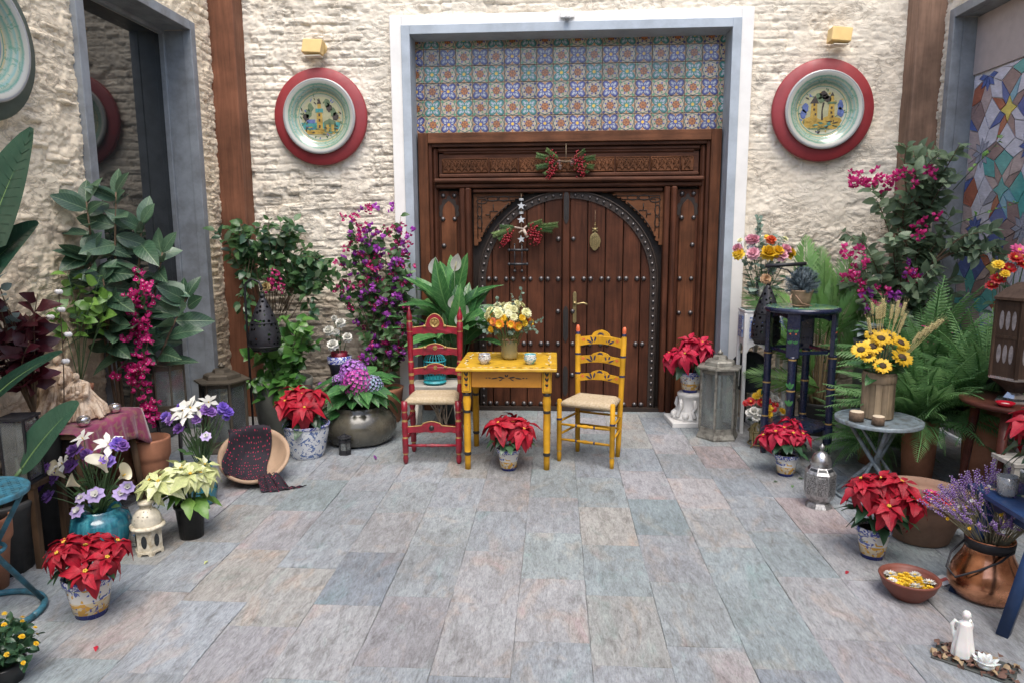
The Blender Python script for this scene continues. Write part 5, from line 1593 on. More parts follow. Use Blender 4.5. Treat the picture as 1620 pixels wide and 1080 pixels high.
# ================================================================== LEFT SIDE
# ---- bench, birdcage and peace lily behind the crimson chair
m_wbench = woodmat('whitewashed_wood', (.52, .50, .45), 'X', .7, .3, bump=.4)
wb_ = thing('white_bench', 'low whitewashed wooden bench behind the crimson chair', 'bench', (-.955, 5.50, 0))
MB().box((0, 0, .385), (.42, .26, .05), ch=.006).build('seat', m_wbench, wb_)
for sx in (-1, 1):
    for sy in (-1, 1):
        MB().tube([(sx*.15, sy*.08, .365), (sx*.175, sy*.10, 0)], [.018, .015], 8).build('leg', m_wbench, wb_)
m_teal = M_('turquoise_metal', (.03, .33, .38), .4, .25, 25, .15, .001)
bc = thing('turquoise_birdcage', 'turquoise wire birdcage lantern on the white bench', 'birdcage', (-.972, 5.47, .4105))
MB().lathe([(0, 0), (.075, .0), (.095, .02), (.082, .035), (.09, .05), (0, .05)], 20, smooth=False).build('base', m_teal, bc)
b = MB()
for i in range(20):
    a = 2*math.pi*i/20
    b.tube([(.088*math.cos(a)*k, .088*math.sin(a)*k, z) for k, z in ((.95, .05), (1.0, .10), (1.0, .19), (.82, .225), (.45, .25), (.1, .262))], .0024, 4)
for z, k in ((.10, 1.02), (.19, 1.02)): b.tube([(.088*k*math.cos(a), .088*k*math.sin(a), z) for a in [i*R(18) for i in range(21)]], .006, 5)
b.build('bars', m_teal, bc)
MB().lathe([(.03, .255), (.02, .27), (.006, .28), (.022, .295), (.024, .305), (.006, .32), (0, .322)], 14).tube([(0, 0, .32), (.012, 0, .335), (.004, 0, .352), (-.008, 0, .345)], .0025, 5).build('finial', m_teal, bc)
db = thing('dried_branches', 'bundle of pale dried twigs under the white bench', 'branches', (-.93, 5.58, 0))
r_ = random.Random(8)
stems(db, [curve((r_.uniform(-.03, .03), r_.uniform(-.03, .03), .0), (r_.uniform(-.13, .13), r_.uniform(-.09, .03), r_.uniform(.24, .33)), .02, 6, r_, .04) for _ in range(12)], M_('driftwood', (.36, .29, .22), .8, .3, 20, .3), .007, .003)
pl = thing('peace_lily', 'peace lily with white blooms behind the crimson chair', 'plant', (-.86, 5.80, 0))
MB().lathe([(0, 0), (.12, 0), (.16, .38), (.17, .40), (.165, .42), (.15, .42), (.145, .38), (0, .38)], 28).build('pot', M_('grey_pot', (.10, .11, .11), .5, .3), pl)
r_ = random.Random(5); paths = []
for i in range(46):
    a = i*2.4; q = r_.uniform(.2, 1)
    el = R(86-48*q)
    top = Vector((.15*q*math.cos(a), .14*q*math.sin(a)-.02, .42+r_.uniform(.25, .72)*(1-.35*q)))
    d = Vector((math.cos(a)*q*1.0, math.sin(a)*q-.12, 1.05-.9*q)).normalized()
    s = r_.uniform(.34, .50)
    paths.append(curve((.05*math.cos(a), .05*math.sin(a), .38), top, .01, 4, r_))
    put('leaf', r_.choice(L_lil), pl, top, d, (0, -.5, 1) if q > .4 else (math.cos(a)*-.2, -1, .3), (s, s*.95, s), r_.uniform(-.5, .5))
for (x, z, y, s) in ((.03, 1.30, -.10, .15), (-.16, 1.27, -.06, .15), (.0, 1.00, -.14, .11), (.06, .86, -.17, .12), (.10, .92, -.05, .10)):
    paths.append(curve((0, 0, .38), (x, y, z), .0, 5, r_))
    put('flower', F_spathe, pl, (x, y, z), (.25, -.1, 1), (0, -1, 0), s)
stems(pl, paths, m_stem, .005, .0035)

# ---- big dark bowl pot with hydrangeas
hp = thing('hydrangea_pot', 'wide dark glazed pot planted with purple and magenta hydrangeas', 'plant pot', (-1.53, 5.22, 0))
m_dkg = M_('dark_olive_glaze', (.085, .078, .058), .22, .35, 8, .15, .002, coat=.3, dark=(.045, .042, .034))
MB().lathe([(0, 0), (.20, 0), (.25, .03), (.285, .11), (.28, .18), (.235, .25), (.205, .27), (.215, .295), (.20, .30), (.185, .285), (.18, .26), (0, .255)], 44, sq=lambda a: 1+.012*math.cos(8*a)).build('pot', m_dkg, hp)
MB().lathe([(0, .266), (.178, .266)], 20).build('soil', m_soil, hp)
r_ = random.Random(15); paths = []
for (x, y, z, me, s) in ((-.03, -.02, .545, F_hp, 1.75), (.03, -.14, .495, F_hm, 1.75), (-.13, -.06, .49, F_hp, .95), (.14, -.10, .47, F_hb, 1.25), (-.28, -.06, .46, F_hp, .35)):
    head(hp, me, (x, y, z), (x*.8, y-.25, .8), s); paths.append(curve((x*.3, y*.3, .26), (x, y, z-.02), .02, 5, r_))
for i in range(42):
    a = i*2.4; q = r_.uniform(.3, 1); z = .29+.20*(1-q)+r_.uniform(-.02, .10)
    p = Vector((.18*q*math.cos(a), .16*q*math.sin(a), z)); d = Vector((math.cos(a), math.sin(a)-.2, r_.uniform(-.45, .55)))
    s = r_.uniform(.17, .27)
    put('leaf', r_.choice(L_hyd), hp, p, d, (0, -.2, 1), (s, s*r_.uniform(.8, 1.05), s), r_.uniform(-.4, .4)); paths.append(curve((.02*math.cos(a), .02*math.sin(a), .26), p, .01, 3, r_))
stems(hp, paths, m_stem, .005, .003)

# ---- poinsettia in the blue and white planter
def delft_pot(t_, r, h):
    MB().lathe([(0, 0), (r*.66, 0), (r*.70, h*.03), (r*.78, h*.2), (r*.92, h*.6), (r*.98, h*.85), (r*.96, h*.9), (r*1.02, h*.93), (r*1.03, h), (r*.93, h), (r*.90, h*.88), (0, h*.86)], 36, mis=[0]*6+[1]*4+[2]).build('pot', [m_delft, m_rimb, m_soil], t_)
poinsettia('red poinsettia in a large blue and white planter', (-1.815, 4.83, 0), delft_pot, .165, .25, .46, .30, heads=6, seed=3, blen=1.22)

# ---- small black lantern on the paving
mini = hex_lantern('tiny black metal lantern on the paving by the dark planter', (-1.548, 4.87, 0), .045, .165, m_ironb, m_lglass, name='small_lantern', roof=1.25)

# ---- white carnations on a stand
cs = thing('plant_stand', 'dark round pedestal stand under the white carnations', 'stand', (-1.80, 5.62, 0))
MB().lathe([(0, 0), (.11, 0), (.11, .02), (.05, .05), (.045, .36), (.10, .395), (.115, .40), (.115, .42), (0, .42)], 24).build('column', M_('dark_stand', (.03, .025, .022), .5, .3), cs)
cn = thing('white_carnations', 'white carnations in a dark pot with a blue rope band', 'flowers', (-1.80, 5.62, .4205))
MB().lathe([(0, 0), (.07, 0), (.085, .10), (.10, .13), (.10, .185), (.09, .19), (.085, .17), (0, .165)], 26, mis=[0, 0, 0, 1, 1, 0, 2]).build('pot', [M_('dark_pot', (.025, .025, .04), .4), m_rimb, m_soil], cn)
MB().lathe([(.062, .165), (.07, .22), (.066, .22), (.06, .17)], 22).build('inner_pot', M_('crimson_pot', (.25, .015, .035), .4), cn)
r_ = random.Random(2); paths = []
for (x, y, z, s) in ((-.065, -.04, .40, 1.25), (-.02, -.09, .29, 1.35), (.09, -.05, .345, 1.15), (.03, -.02, .46, 1.2), (-.03, 0, .50, .7), (-.01, -.03, .385, .9)):
    head(cn, F_rosW, (x, y, z), (x, -.5, .7), s); paths.append(curve((x*.3, 0, .17), (x, y, z), .01, 4, r_))
stems(cn, paths, m_stem, .003, .0025)
for k in range(16): put('leaf', r_.choice(L_smd), cn, (r_.uniform(-.07, .09), r_.uniform(-.07, .02), r_.uniform(.24, .46)), (r_.uniform(-1, 1), -.5, r_.uniform(-.3, .8)), (0, -.4, 1), .06)

# ---- purple bougainvillea against the wall
bo = thing('purple_bougainvillea', 'tall bougainvillea with purple flowers climbing the brick wall', 'plant', (-1.48, 5.82, 0))
MB().lathe([(0, 0), (.13, 0), (.16, .27), (.17, .30), (.15, .30), (.145, .27), (0, .265)], 26).build('pot', m_terra, bo)
r_ = random.Random(77); tw = []
for i in range(62):
    z = r_.uniform(.55, 1.78); w = (.20 if z < .8 else .36) * (1 if z < 1.45 else .75)
    x = r_.uniform(-w, w*.95)+(.05 if z < 1 else -.02); y = r_.uniform(-.16, .10)
    base = Vector((x*.25, 0, max(.28, z*.55)))
    tw.append(curve(base, (x, y, z), r_.uniform(.0, .12), 6, r_, .05))
tw += [curve((x*.3, 0, .26), (x*.25, 0, .95), 0, 5, r_, .03) for x in (-.2, 0, .2)]
shrub(bo, tw, L_sm, .082, F_bpur+F_bpur+F_bmag, 3, 1.15, per=15, seed=3, maxobj=280, r0=.003)
r_ = random.Random(78)
for k in range(44):
    x, z = r_.uniform(-.32, .30), r_.uniform(1.40, 1.83)
    inst('flower', r_.choice(F_bpur+F_bmag), bo, Matrix.Translation((x, r_.uniform(-.16, .06), z)) @ rot_to((r_.gauss(0, 1), -.6, .5)) @ Matrix.Diagonal((1.1, 1.1, 1.1, 1)))

# ---- leafy climber and the pothos in the grey planter
cl = thing('leafy_climber', 'small leaved green climber spreading along the brick wall', 'plant', (-2.30, 5.62, 0))
r_ = random.Random(41); tw = []
for i in range(52):
    x = r_.uniform(-.42, .55); z = 1.50+.17*math.cos((x+.05)*2.4)+r_.uniform(-.20, .08)-(.24 if x > .25 else 0)
    tw.append(curve((x*.3-.08, .05, r_.uniform(.9, 1.2)), (x, r_.uniform(-.22, .10), z), r_.uniform(.02, .16), 6, r_, .06))
for (x, z) in ((.30, .95), (.34, 1.0), (-.24, .92), (-.28, 1.0), (-.20, .85)): tw.append(curve((x*.8, -.05, 1.42), (x, -.12, z), .04, 6, r_, .04))
tw += [curve((-.1, .05, .05), (-.12, .06, 1.3), 0, 5, r_, .02)]
shrub(cl, tw, L_sm+L_fic[:1]+L_smd, .092, F_bmag, 0, 1, per=16, seed=9, maxobj=280, r0=.003)
for k in range(9): inst('flower', r_.choice(F_bmag), cl, Matrix.Translation((r_.uniform(.0, .12), -.20, r_.uniform(1.12, 1.36))) @ rot_to((r_.gauss(0, 1), -1, .3)) @ Matrix.Diagonal((1.0,)*3+(1,)))
head(cl, rosette('flower', [M_('dry_head', (.36, .26, .11), .9, .4, 40)], [(10, .004, .03, .4, 5, 0, .2), (9, .003, .03, .4, 35, 0, 0), (6, .002, .03, .4, 70, 0, 0)], None, 3), (.02, -.26, 1.20), (0, -1, .3), 1.2)
po = thing('pothos_planter', 'tall grey planter overflowing with green pothos leaves', 'plant', (-2.20, 5.38, 0))
MB().lathe([(0, 0), (.19, 0), (.235, .40), (.24, .46), (.225, .47), (.215, .43), (0, .42)], 30).build('pot', M_('grey_green_pot', (.15, .15, .125), .6, .25, 6, .15, .003), po)
r_ = random.Random(4); tw = []
for i in range(30):
    a = r_.uniform(0, 6.3); q = r_.uniform(.08, .25); z = r_.uniform(.42, .98)
    tw.append(curve((.04*math.cos(a), .04*math.sin(a), .43), (q*math.cos(a)-.02+.10*(z > .7), q*math.sin(a)-.06, z), r_.uniform(0, .1), 6, r_, .05))
for i in range(7):
    x = r_.uniform(-.24, .26); tw.append(curve((x*.4, -.15, .44), (x, -.27, r_.uniform(.22, .40)), .08, 6, r_, .03))
shrub(po, tw, L_pot, .105, per=9, seed=6, maxobj=260, stemmat=m_stem, r0=.004)
st_ = thing('iron_hook_stand', 'thin black iron pole with hook by the corner post', 'stand', (-2.365, 5.16, 0))
MB().tube([(0, 0, .01), (0, 0, 1.16), (.01, 0, 1.24), (.06, 0, 1.275), (.12, -.01, 1.25), (.143, -.012, 1.205), (.13, -.012, 1.19)], .009, 8).build('pole', m_ironb, st_)
MB().lathe([(0, 0), (.10, 0), (.10, .008), (.02, .016), (0, .016)], 20).build('foot', m_ironb, st_)
iron_drop('pierced black iron drop lantern hanging by the leafy climber', (-2.225, 5.148, .725), .118, .44)

# ---- lanterns by the corner
hex_lantern('large bronze glass lantern on the floor by the corner post', (-2.50, 4.98, 0), .175, .66, m_bronze, m_lglass, R(12))
stl = thing('lantern_stand', 'thin legged black metal stand carrying a bronze lantern', 'stand', (-2.44, 4.17, 0))
MB().lathe([(0, .465), (.115, .465), (.12, .475), (.115, .49), (0, .49)], 6, smooth=False).build('top', m_bronze, stl)
for i in range(3):
    a = 2*math.pi*i/3-.5
    MB().tube([(.09*math.cos(a), .09*math.sin(a), .467), (.07*math.cos(a), .07*math.sin(a), .25), (.095*math.cos(a), .095*math.sin(a), 0)], [.012, .009, .007], 6).build('leg', m_ironb, stl)
hex_lantern('bronze glass lantern raised on the thin legged stand', (-2.44, 4.17, .4905), .105, .40, m_bronze, m_lglass, R(5))

# ---- tilted bowl with polka dot shawl
m_bowl = M_('pale_clay', (.36, .245, .16), .75, .22, 8, .25, .003)
bl = thing('clay_bowl', 'wide pale clay bowl tipped on its side against a wood prop', 'bowl', (-1.985, 4.30, 0))
BT = TM((0, .03, .137), rz=R(20), rx=R(36))
prof = [(0, -.085), (.09, -.085), (.13, -.07), (.20, -.01), (.238, .055), (.245, .075), (.255, .08), (.255, .095), (.235, .098), (.222, .075), (.185, .015), (.12, -.045), (0, -.06)]
MB().lathe(prof, 48).build('bowl', m_bowl, bl, BT)
MB().box((-.21, .16, .12), (.04, .05, .30), ch=.004, M=TM((0, 0, 0), ry=R(-18))).box((.10, .21, .10), (.04, .05, .22), ch=.004, M=TM(ry=R(12))).build('wood_prop', woodmat('prop_wood', (.20, .13, .08), 'Z', .7, .4), bl)
def dotmat():
    t = NT('polka_cloth'); v = t.coord('UV')
    vo = t.n('ShaderNodeTexVoronoi'); t.l(v, vo.inputs['Vector']); vo.inputs['Scale'].default_value = 18; vo.inputs['Randomness'].default_value = .3
    t.col(t.ramp(vo.outputs['Distance'], [(.17, (.45, .018, .07)), (.20, (.013, .009, .016))])); t.rough(.85)
    t.bump(t.noise(t.coord('Object'), 160, 2), .2, .001)
    return t.mat
m_dot = dotmat()
def cloth(name, P, mat, par=None, thick=.004):
    """P: 2D numpy-like list of rows of points; sheet with UVs and a little thickness"""
    nr, nc = len(P), len(P[0])
    b = MB(); b.add([p for row in P for p in row], [(j*nc+i, j*nc+i+1, (j+1)*nc+i+1, (j+1)*nc+i) for j in range(nr-1) for i in range(nc-1)])
    me = b.mesh(name, mat)
    uv = me.uv_layers.new(name='UVMap')
    for lp in me.loops:
        k = lp.vertex_index; uv.data[lp.index].uv = ((k % nc)/(nc-1), (k//nc)/(nr-1)*.9)
    o = inst(name, me, par)
    md = o.modifiers.new('thickness', 'SOLIDIFY'); md.thickness = thick; md.offset = 1
    return o
bl.scale = (.88, .88, .88)
sw = thing('polka_dot_shawl', 'black shawl with red dots draped through the clay bowl', 'shawl', (-1.985, 4.30, 0))
sw.scale = (.88, .88, .88)
iB = BT.inverted()
def bowl_z(r):
    q = [(0, -.06), (.12, -.045), (.185, .015), (.222, .075), (.245, .105), (.275, .09), (.30, .04)]
    for (a, za), (c, zc_) in zip(q[:-1], q[1:]):
        if r <= c: return za+(zc_-za)*(r-a)/(c-a)
    return q[-1][1]
rows = []
for j in range(27):
    v_ = .285-.46*j/26        # from above the rim down into the bowl
    row = []
    for i in range(23):
        u_ = -.20+.30*i/22 + .02*math.sin(j*.25)
        rr = math.hypot(u_, v_)
        z = bowl_z(min(rr, .299))+.010+.008*abs(math.sin(i*.9+j*.12))
        row.append(tuple(BT @ Vector((u_, v_, z))))
    rows.append(row)
cloth('shawl_fold', rows, m_dot, sw)
rows = []
for j in range(25):
    t_ = j/24; row = []
    for i in range(17):
        s = i/16-.5
        if t_ < .2: base = BT @ Vector((.10+.05*t_, -.17-.1*t_, .02+.08*t_/.2))
        p0 = BT @ Vector((.09, -.16, .045)); p1 = BT @ Vector((.10, -.225, .125)); p2 = Vector((.25, -.20, .0)); 
        if t_ < .35: c = p0.lerp(p1, t_/.35)
        else: c = p1.lerp(p2, (t_-.35)/.65)
        wid = .10+.10*t_
        d = Vector((.86, .5, 0))
        q = c+d*(s*wid)+Vector((0, -.012*math.sin(i*1.1+j*.1), .012*math.cos(i*1.3)))
        q.z = max(q.z, .006+.004*abs(math.sin(i*1.2)))
        row.append(tuple(q))
    rows.append(row)
for e in range(8):
    row = []
    for i in range(17):
        b0 = Vector(rows[24][i]); row.append((b0.x+.014*(e+1), b0.y+.004*(e+1)-.003*math.sin(i), .006+.012*abs(math.sin(e*.9+i*.5))))
    rows.append(row)
cloth('shawl_end', rows, m_dot, sw)

# ---- white and violet bouquet in a blue vase, cream poinsettia
m_blug = M_('turquoise_drip_glaze', (.018, .13, .19), .16, .5, 10, .05, .002, coat=.5, dark=(.012, .05, .085))
def dripmat():
    t = NT('teal_drip'); v = t.coord('Object', (30, 30, 2.0))
    n = t.noise(v, 1.0, 5, .6)
    t.col(t.ramp(n, [(.30, (.010, .045, .075)), (.48, (.015, .12, .17)), (.66, (.05, .26, .31)), (.8, (.12, .38, .40))])); t.rough(.13); t.p.inputs['Coat Weight'].default_value = .5
    return t.mat
m_drip = dripmat()
vz = thing('blue_vase', 'slim blue glazed vase behind the cream poinsettia', 'vase', (-2.12, 3.90, 0))
MB().lathe([(0, 0), (.06, 0), (.075, .03), (.080, .10), (.065, .18), (.055, .22), (.062, .25), (.055, .25), (.048, .21), (0, .20)], 28).build('body', m_drip, vz)
def bouquet(name, label, loc, heads_, leaves_, z0=.2, seed=0, sr=.003, grass=0, gw=.2, gh=.4):
    t_ = thing(name, label, 'flowers', loc); r = random.Random(seed); paths = []
    for (x, y, z, me, s) in heads_:
        d = Vector((x*2.2, y*1.5-.35, .55)); head(t_, me, (x, y, z), d, s)
        paths.append(curve((x*.12, y*.12, z0), Vector((x, y, z))-d.normalized()*.006, .02, 6, r, .015))
    for k in range(grass):
        a = r.uniform(0, 6.3); q = r.uniform(.3, 1)
        paths.append(curve((0, 0, z0), (gw*q*math.cos(a), gw*.6*q*math.sin(a), z0+gh*r.uniform(.5, 1)), .03, 6, r, .03))
    stems(t_, paths, m_stem, sr, .0018)
    if leaves_:
        me, n, s, w, h = leaves_
        for k in range(n):
            a = r.uniform(0, 6.3); q = r.uniform(.1, 1)
            put('leaf', r.choice(me), t_, (w*q*math.cos(a), w*q*math.sin(a), z0+h*r.uniform(.1, 1)), (math.cos(a), math.sin(a), r.uniform(-.2, 1.0)), (0, -.4, 1), s*r.uniform(.7, 1.2))
    return t_
bouquet('violet_bouquet', 'bouquet of white lilies and violet statice in the slim blue vase', (-2.12, 3.90, 0),
        [(-.06, -.05, .585, F_lilyW, 1.35), (-.02, -.04, .60, F_lilyW, 1.3), (.02, -.02, .59, F_lilyW, 1.1), (.07, .0, .625, F_lilyW, 1.0), (-.03, -.08, .56, F_lilyW, 1.1), (-.18, -.03, .545, F_stat, 1.5), (-.14, -.05, .53, F_statp, 1.5), (-.09, -.06, .48, F_statp, 1.5), (.015, -.05, .535, F_statp, 1.35), (.07, -.03, .59, F_statp, 1.6), (.10, -.03, .575, F_statp, 1.3), (.16, -.01, .60, F_stat, 1.5), (.185, 0, .57, F_stat, 1.4), (.16, .02, .53, F_stat, 1.0), (.075, -.07, .44, F_stal, 1.2), (-.1, 0, .60, F_stat, 1.2), (.12, .05, .56, F_stat, 1.2)],
        (L_sm, 14, .06, .08, .22), .22, 5, .003, 46, .15, .32)
def black_pot(t_, r, h):
    MB().lathe([(0, 0), (r*.80, 0), (r*.98, h*.9), (r*1.08, h*.91), (r*1.08, h), (r*.98, h), (r*.95, h*.85), (0, h*.84)], 28, mis=[0]*6+[1]).build('pot', [m_blackp, m_soil], t_)
poinsettia('cream poinsettia in a plain black plastic pot', (-1.955, 3.44, 0), black_pot, .075, .19, .42, .27, L_poinw, L_pbr, 8, 4, None, 1.0)

# ---- cloth covered table with statue
m_twood = woodmat('table_wood', (.12, .075, .045), 'Z', .6, .4)
ct = thing('side_table', 'dark wooden table under the magenta brocade cloth', 'table', (-2.66, 3.60, 0))
MB().box((0, 0, .575), (.38, .54, .03), ch=.004).build('table_top', m_twood, ct)
for sx in (-1, 1):
    for sy in (-1, 1):
        MB().tube([(sx*.15, sy*.22, .56), (sx*.165+.03*(sx > 0), sy*.25, 0)], [.026, .022], 4).build('leg', m_twood, ct)
MB().box((0, -.235, .43), (.33, .02, .26)).build('end_board', m_black, ct)
MB().box((0, 0, .16), (.32, .44, .025)).build('shelf', m_twood, ct)
def brocade():
    t = NT('magenta_brocade'); v = t.coord('Object')
    n = t.noise(v, 15, 4, .6, 1.8); n2 = t.noise(v, 5, 3, .5, 1)
    c = t.mix(t.ramp(n, [(.50, 0.0), (.58, .65)]), t.ramp(n2, [(.3, (.15, .005, .045)), (.7, (.31, .014, .11))]), (.26, .15, .075))
    t.col(c); t.rough(.5); t.p.inputs['Sheen Weight'].default_value = .4
    t.bump(n, .25, .003); return t.mat
m_broc = brocade()
tc_ = thing('brocade_cloth', 'magenta and gold brocade cloth draped over the side table', 'tablecloth', (-2.66, 3.60, 0))
rows = []
prof = [(-.20, .596), (-.10, .597), (.0, .596), (.10, .597), (.185, .597), (.200, .590), (.207, .57), (.211, .54), (.217, .50), (.221, .47), (.223, .445)]
for j, (x, z) in enumerate(prof):
    row = []
    for i in range(41):
        y = -.285+.575*i/40
        k = max(0, j-5)/5
        zz = z-(.075*max(0, (i-33)/7)*k) - .03*k*(i < 3)
        row.append((x+k*(.012*math.sin(i*.85)+.006*math.sin(i*2.1)), y+(.03*k if i == 40 else 0), zz))
    rows.append(row)
cloth('cloth_front', rows, m_broc, tc_, .003)
rows = []
for j in range(9):
    row = []
    for i in range(15):
        x = -.19+.395*i/14; k = j/8
        row.append((x+.02*k*(i > 10), .292+.014*k+.012*k*math.sin(i*1.1), .592-(.16+.10*max(0, (i-8)/6))*k))
    rows.append(row)
cloth('cloth_end', rows, m_broc, tc_, .003)
# draped figure group
sg = thing('figurine_group', 'cream painted figurine group in flowing robes on the brocade table', 'figurine', (-2.70, 3.66, .5990))
def fold_lathe(b, prof, M, amp, n1, n2, ph):
    n = 48; v = []; k = len(prof)
    for i in range(n):
        a = 2*math.pi*i/n
        for (r, z, e) in prof:
            w = 1+e*amp*(math.sin(n1*a+ph+z*14)*.6+math.sin(n2*a-ph+z*23)*.4)
            v.append((r*w*math.cos(a), r*w*math.sin(a), z))
    f = [(i*k+j, ((i+1) % n)*k+j, ((i+1) % n)*k+j+1, i*k+j+1) for i in range(n) for j in range(k-1)]
    b.add(v, f, 0, M)
b = MB(); r_ = random.Random(17)
def robe(M, prof, nf, ph):
    """robed body: cone with explicit hanging folds"""
    fold_lathe(b, [(r, z, e) for r, z, e in prof], M, .10, 9, 14, ph)
    for k in range(nf):
        a = 2*math.pi*k/nf+r_.uniform(-.12, .12); pts = []; rad = []
        for i, (r, z, e) in enumerate(prof[1:-2]):
            aa = a+.10*math.sin(z*18+k)
            pts.append(M @ Vector((r*1.02*math.cos(aa), r*1.02*math.sin(aa), z))); rad.append(.005+.012*e*r/.1*r_.uniform(.6, 1.1))
        b.tube(pts, rad, 6)
# standing hooded figure
robe(TM((-.085, -.02, 0), ry=R(6)), [(0, 0, 0), (.098, 0, 1), (.084, .07, 1), (.066, .15, .9), (.054, .21, .6), (.060, .25, .5), (.046, .285, .2), (.018, .30, 0), (0, .305, 0)], 15, .4)
b.ball((-.052, -.034, .328), (.019, .022, .026), 12)
b.lathe([(.030, -.045), (.036, -.01), (.031, .02), (.016, .036), (0, .04)], 14, 0, TM((-.052, -.018, .332), rx=R(-14)))
b.tube([(-.115, -.04, .262), (-.11, -.09, .215), (-.06, -.115, .195), (-.02, -.115, .205)], [.024, .022, .016, .010], 8)
b.tube([(-.03, -.03, .262), (.0, -.075, .225), (-.005, -.105, .205)], [.022, .019, .011], 8)
b.tube([(-.14, .0, .25), (-.165, -.02, .16), (-.175, -.01, .06), (-.19, -.02, .0)], [.016, .024, .028, .03], 8)
# seated figure with bowed head, child on the lap
robe(TM((.06, -.015, 0), ry=R(-6)), [(0, 0, 0), (.112, 0, 1), (.104, .05, 1), (.072, .10, .9), (.050, .15, .6), (.048, .185, .4), (.026, .205, .2), (.014, .215, 0), (0, .218, 0)], 15, 1.4)
b.ball((.052, -.042, .236), (.017, .020, .023), 12)
b.lathe([(.034, -.06), (.032, -.015), (.027, .014), (.014, .028), (0, .031)], 14, 0, TM((.056, -.028, .242), rx=R(-18)))
b.tube([(.02, -.03, .188), (.0, -.085, .155), (.035, -.115, .135)], [.019, .018, .010], 8)
b.tube([(.098, -.03, .182), (.125, -.08, .145), (.085, -.115, .13)], [.019, .018, .010], 8)
b.tube([(.01, -.108, .132), (.05, -.122, .138), (.085, -.112, .150)], [.012, .019, .012], 8); b.ball((.098, -.108, .160), .013, 10)
for (x0, y0, x1, y1) in ((.0, -.10, -.03, -.15), (.05, -.10, .06, -.16), (.10, -.09, .14, -.13), (.14, -.04, .19, -.06), (-.05, -.09, -.06, -.15), (-.12, -.08, -.15, -.13)):
    b.tube([(x0, y0, .10), ((x0+x1)/2, (y0+y1)/2, .045), (x1, y1, .006)], [.014, .020, .016], 7)
fg = b.build('figures', M_('antiqued_cream', (.62, .49, .36), .6, .2, 26, .35, .003, dark=(.36, .23, .14)), sg)
rm = fg.modifiers.new('remesh', 'REMESH'); rm.mode = 'VOXEL'; rm.voxel_size = .0028; rm.use_smooth_shade = True
m_merc = M_('mercury_glass', (.62, .58, .56), .10, .2, 20, .1, .001, metal=.9)
for k, (lab, loc, s) in enumerate((('round mirrored glass candle cup at the corner of the brocade table', (-2.515, 3.46, .5995), 1.0), ('round mirrored glass candle cup beside the bougainvillea string', (-2.53, 3.75, .5995), .95))):
    t_ = thing('glass_candle_cup', lab, 'candle holder', loc)
    MB().lathe([(0, 0), (.018*s, 0), (.030*s, .010*s), (.036*s, .028*s), (.032*s, .046*s), (.026*s, .053*s), (.024*s, .053*s), (.029*s, .045*s), (.03*s, .02*s), (0, .012*s)], 24).build('cup', m_merc, t_)
    MB().lathe([(0, .013*s), (.024*s, .013*s), (.024*s, .03*s), (0, .032*s)], 16).build('candle', m_candle, t_)
t_ = thing('red_glass_cup', 'dark red glass candle cup near the wall on the brocade table', 'candle holder', (-2.80, 3.40, .5995))
MB().lathe([(0, 0), (.026, 0), (.030, .04), (.027, .04), (.023, .008), (0, .006)], 20).build('cup', M_('red_glass', (.12, .008, .02), .1, .2), t_)
MB().lathe([(0, .006), (.02, .006), (.02, .05), (0, .052)], 14).build('candle', M_('rose_wax', (.45, .2, .2), .5, .1), t_)
# terracotta pots
def terra(label, loc, r, h, soil=True):
    t_ = thing('terracotta_pot', label, 'plant pot', loc)
    MB().lathe([(0, 0), (r*.66, 0), (r*.86, h*.60), (r*.88, h*.64), (r*.91, h*.66), (r*.98, h*.70), (r, h*.74), (r*1.02, h*.97), (r, h), (r*.9, h), (r*.87, h*.8), (0, h*.78)], 32, mis=[0]*10+[1]).build('body', [m_terra, m_soil], t_)
    return t_
terra('terracotta pot half hidden under the brocade cloth', (-2.49, 3.99, 0), .115, .38)
terra('terracotta pot standing behind the blue lattice stool', (-2.60, 2.84, 0), .115, .34)

# ---- rubber plant, bougainvillea string, mixed foliage
rp = thing('rubber_plant', 'tall rubber plant with broad dark leaves in front of the dark window', 'plant', (-2.72, 4.10, 0))
MB().lathe([(0, 0), (.12, 0), (.15, .28), (.16, .30), (.145, .31), (.14, .27), (0, .265)], 26).build('pot', m_terra, rp)
r_ = random.Random(19)
tws = []
tops = [(-.02, -.12, 1.80), (.10, -.02, 1.86), (.30, .08, 1.50), (.05, -.14, 1.35), (.20, .05, 1.68), (.42, .10, 1.22), (.16, -.06, 1.12), (-.02, -.16, 1.5)]
for (x, y, z) in tops: tws.append(curve((x*.1, y*.1, .27), (x, y, z), .05, 9, r_, .06))
stems(rp, tws, m_bark, .011, .005)
for tw in tws:
    for k in range(13):
        x = (.50+.50*(k+.4)/13)*9; i = min(int(x), 8)
        p = tw[i].lerp(tw[i+1], x-i); a = k*2.4+r_.random()*.8
        up = .55 if k > 10 else r_.uniform(-.35, .35)
        d = Vector((math.cos(a), math.sin(a)*.8-.15, up))
        s = r_.uniform(.19, .27)*(1 if k < 11 else .85)
        put('leaf', r_.choice(L_rub), rp, p, d, (r_.gauss(0, .5), -.9+r_.gauss(0, .4), .7), (s, s, s), r_.uniform(-.4, .4))
for tw in tws:
    for k in range(5):
        a = k*1.26+r_.random(); d = Vector((math.cos(a)*.7, math.sin(a)*.5-.25, .35+.5*(k < 2))); s = r_.uniform(.14, .20)
        put('leaf', r_.choice(L_rub[:2]), rp, tw[9]-Vector((0, 0, .015*k)), d, (r_.gauss(0, .4), -1, .6), (s, s, s), r_.uniform(-.4, .4))
bs = thing('bougainvillea_string', 'hanging string of magenta bougainvillea beside the brocade table', 'flowers', (-2.50, 4.02, 0))
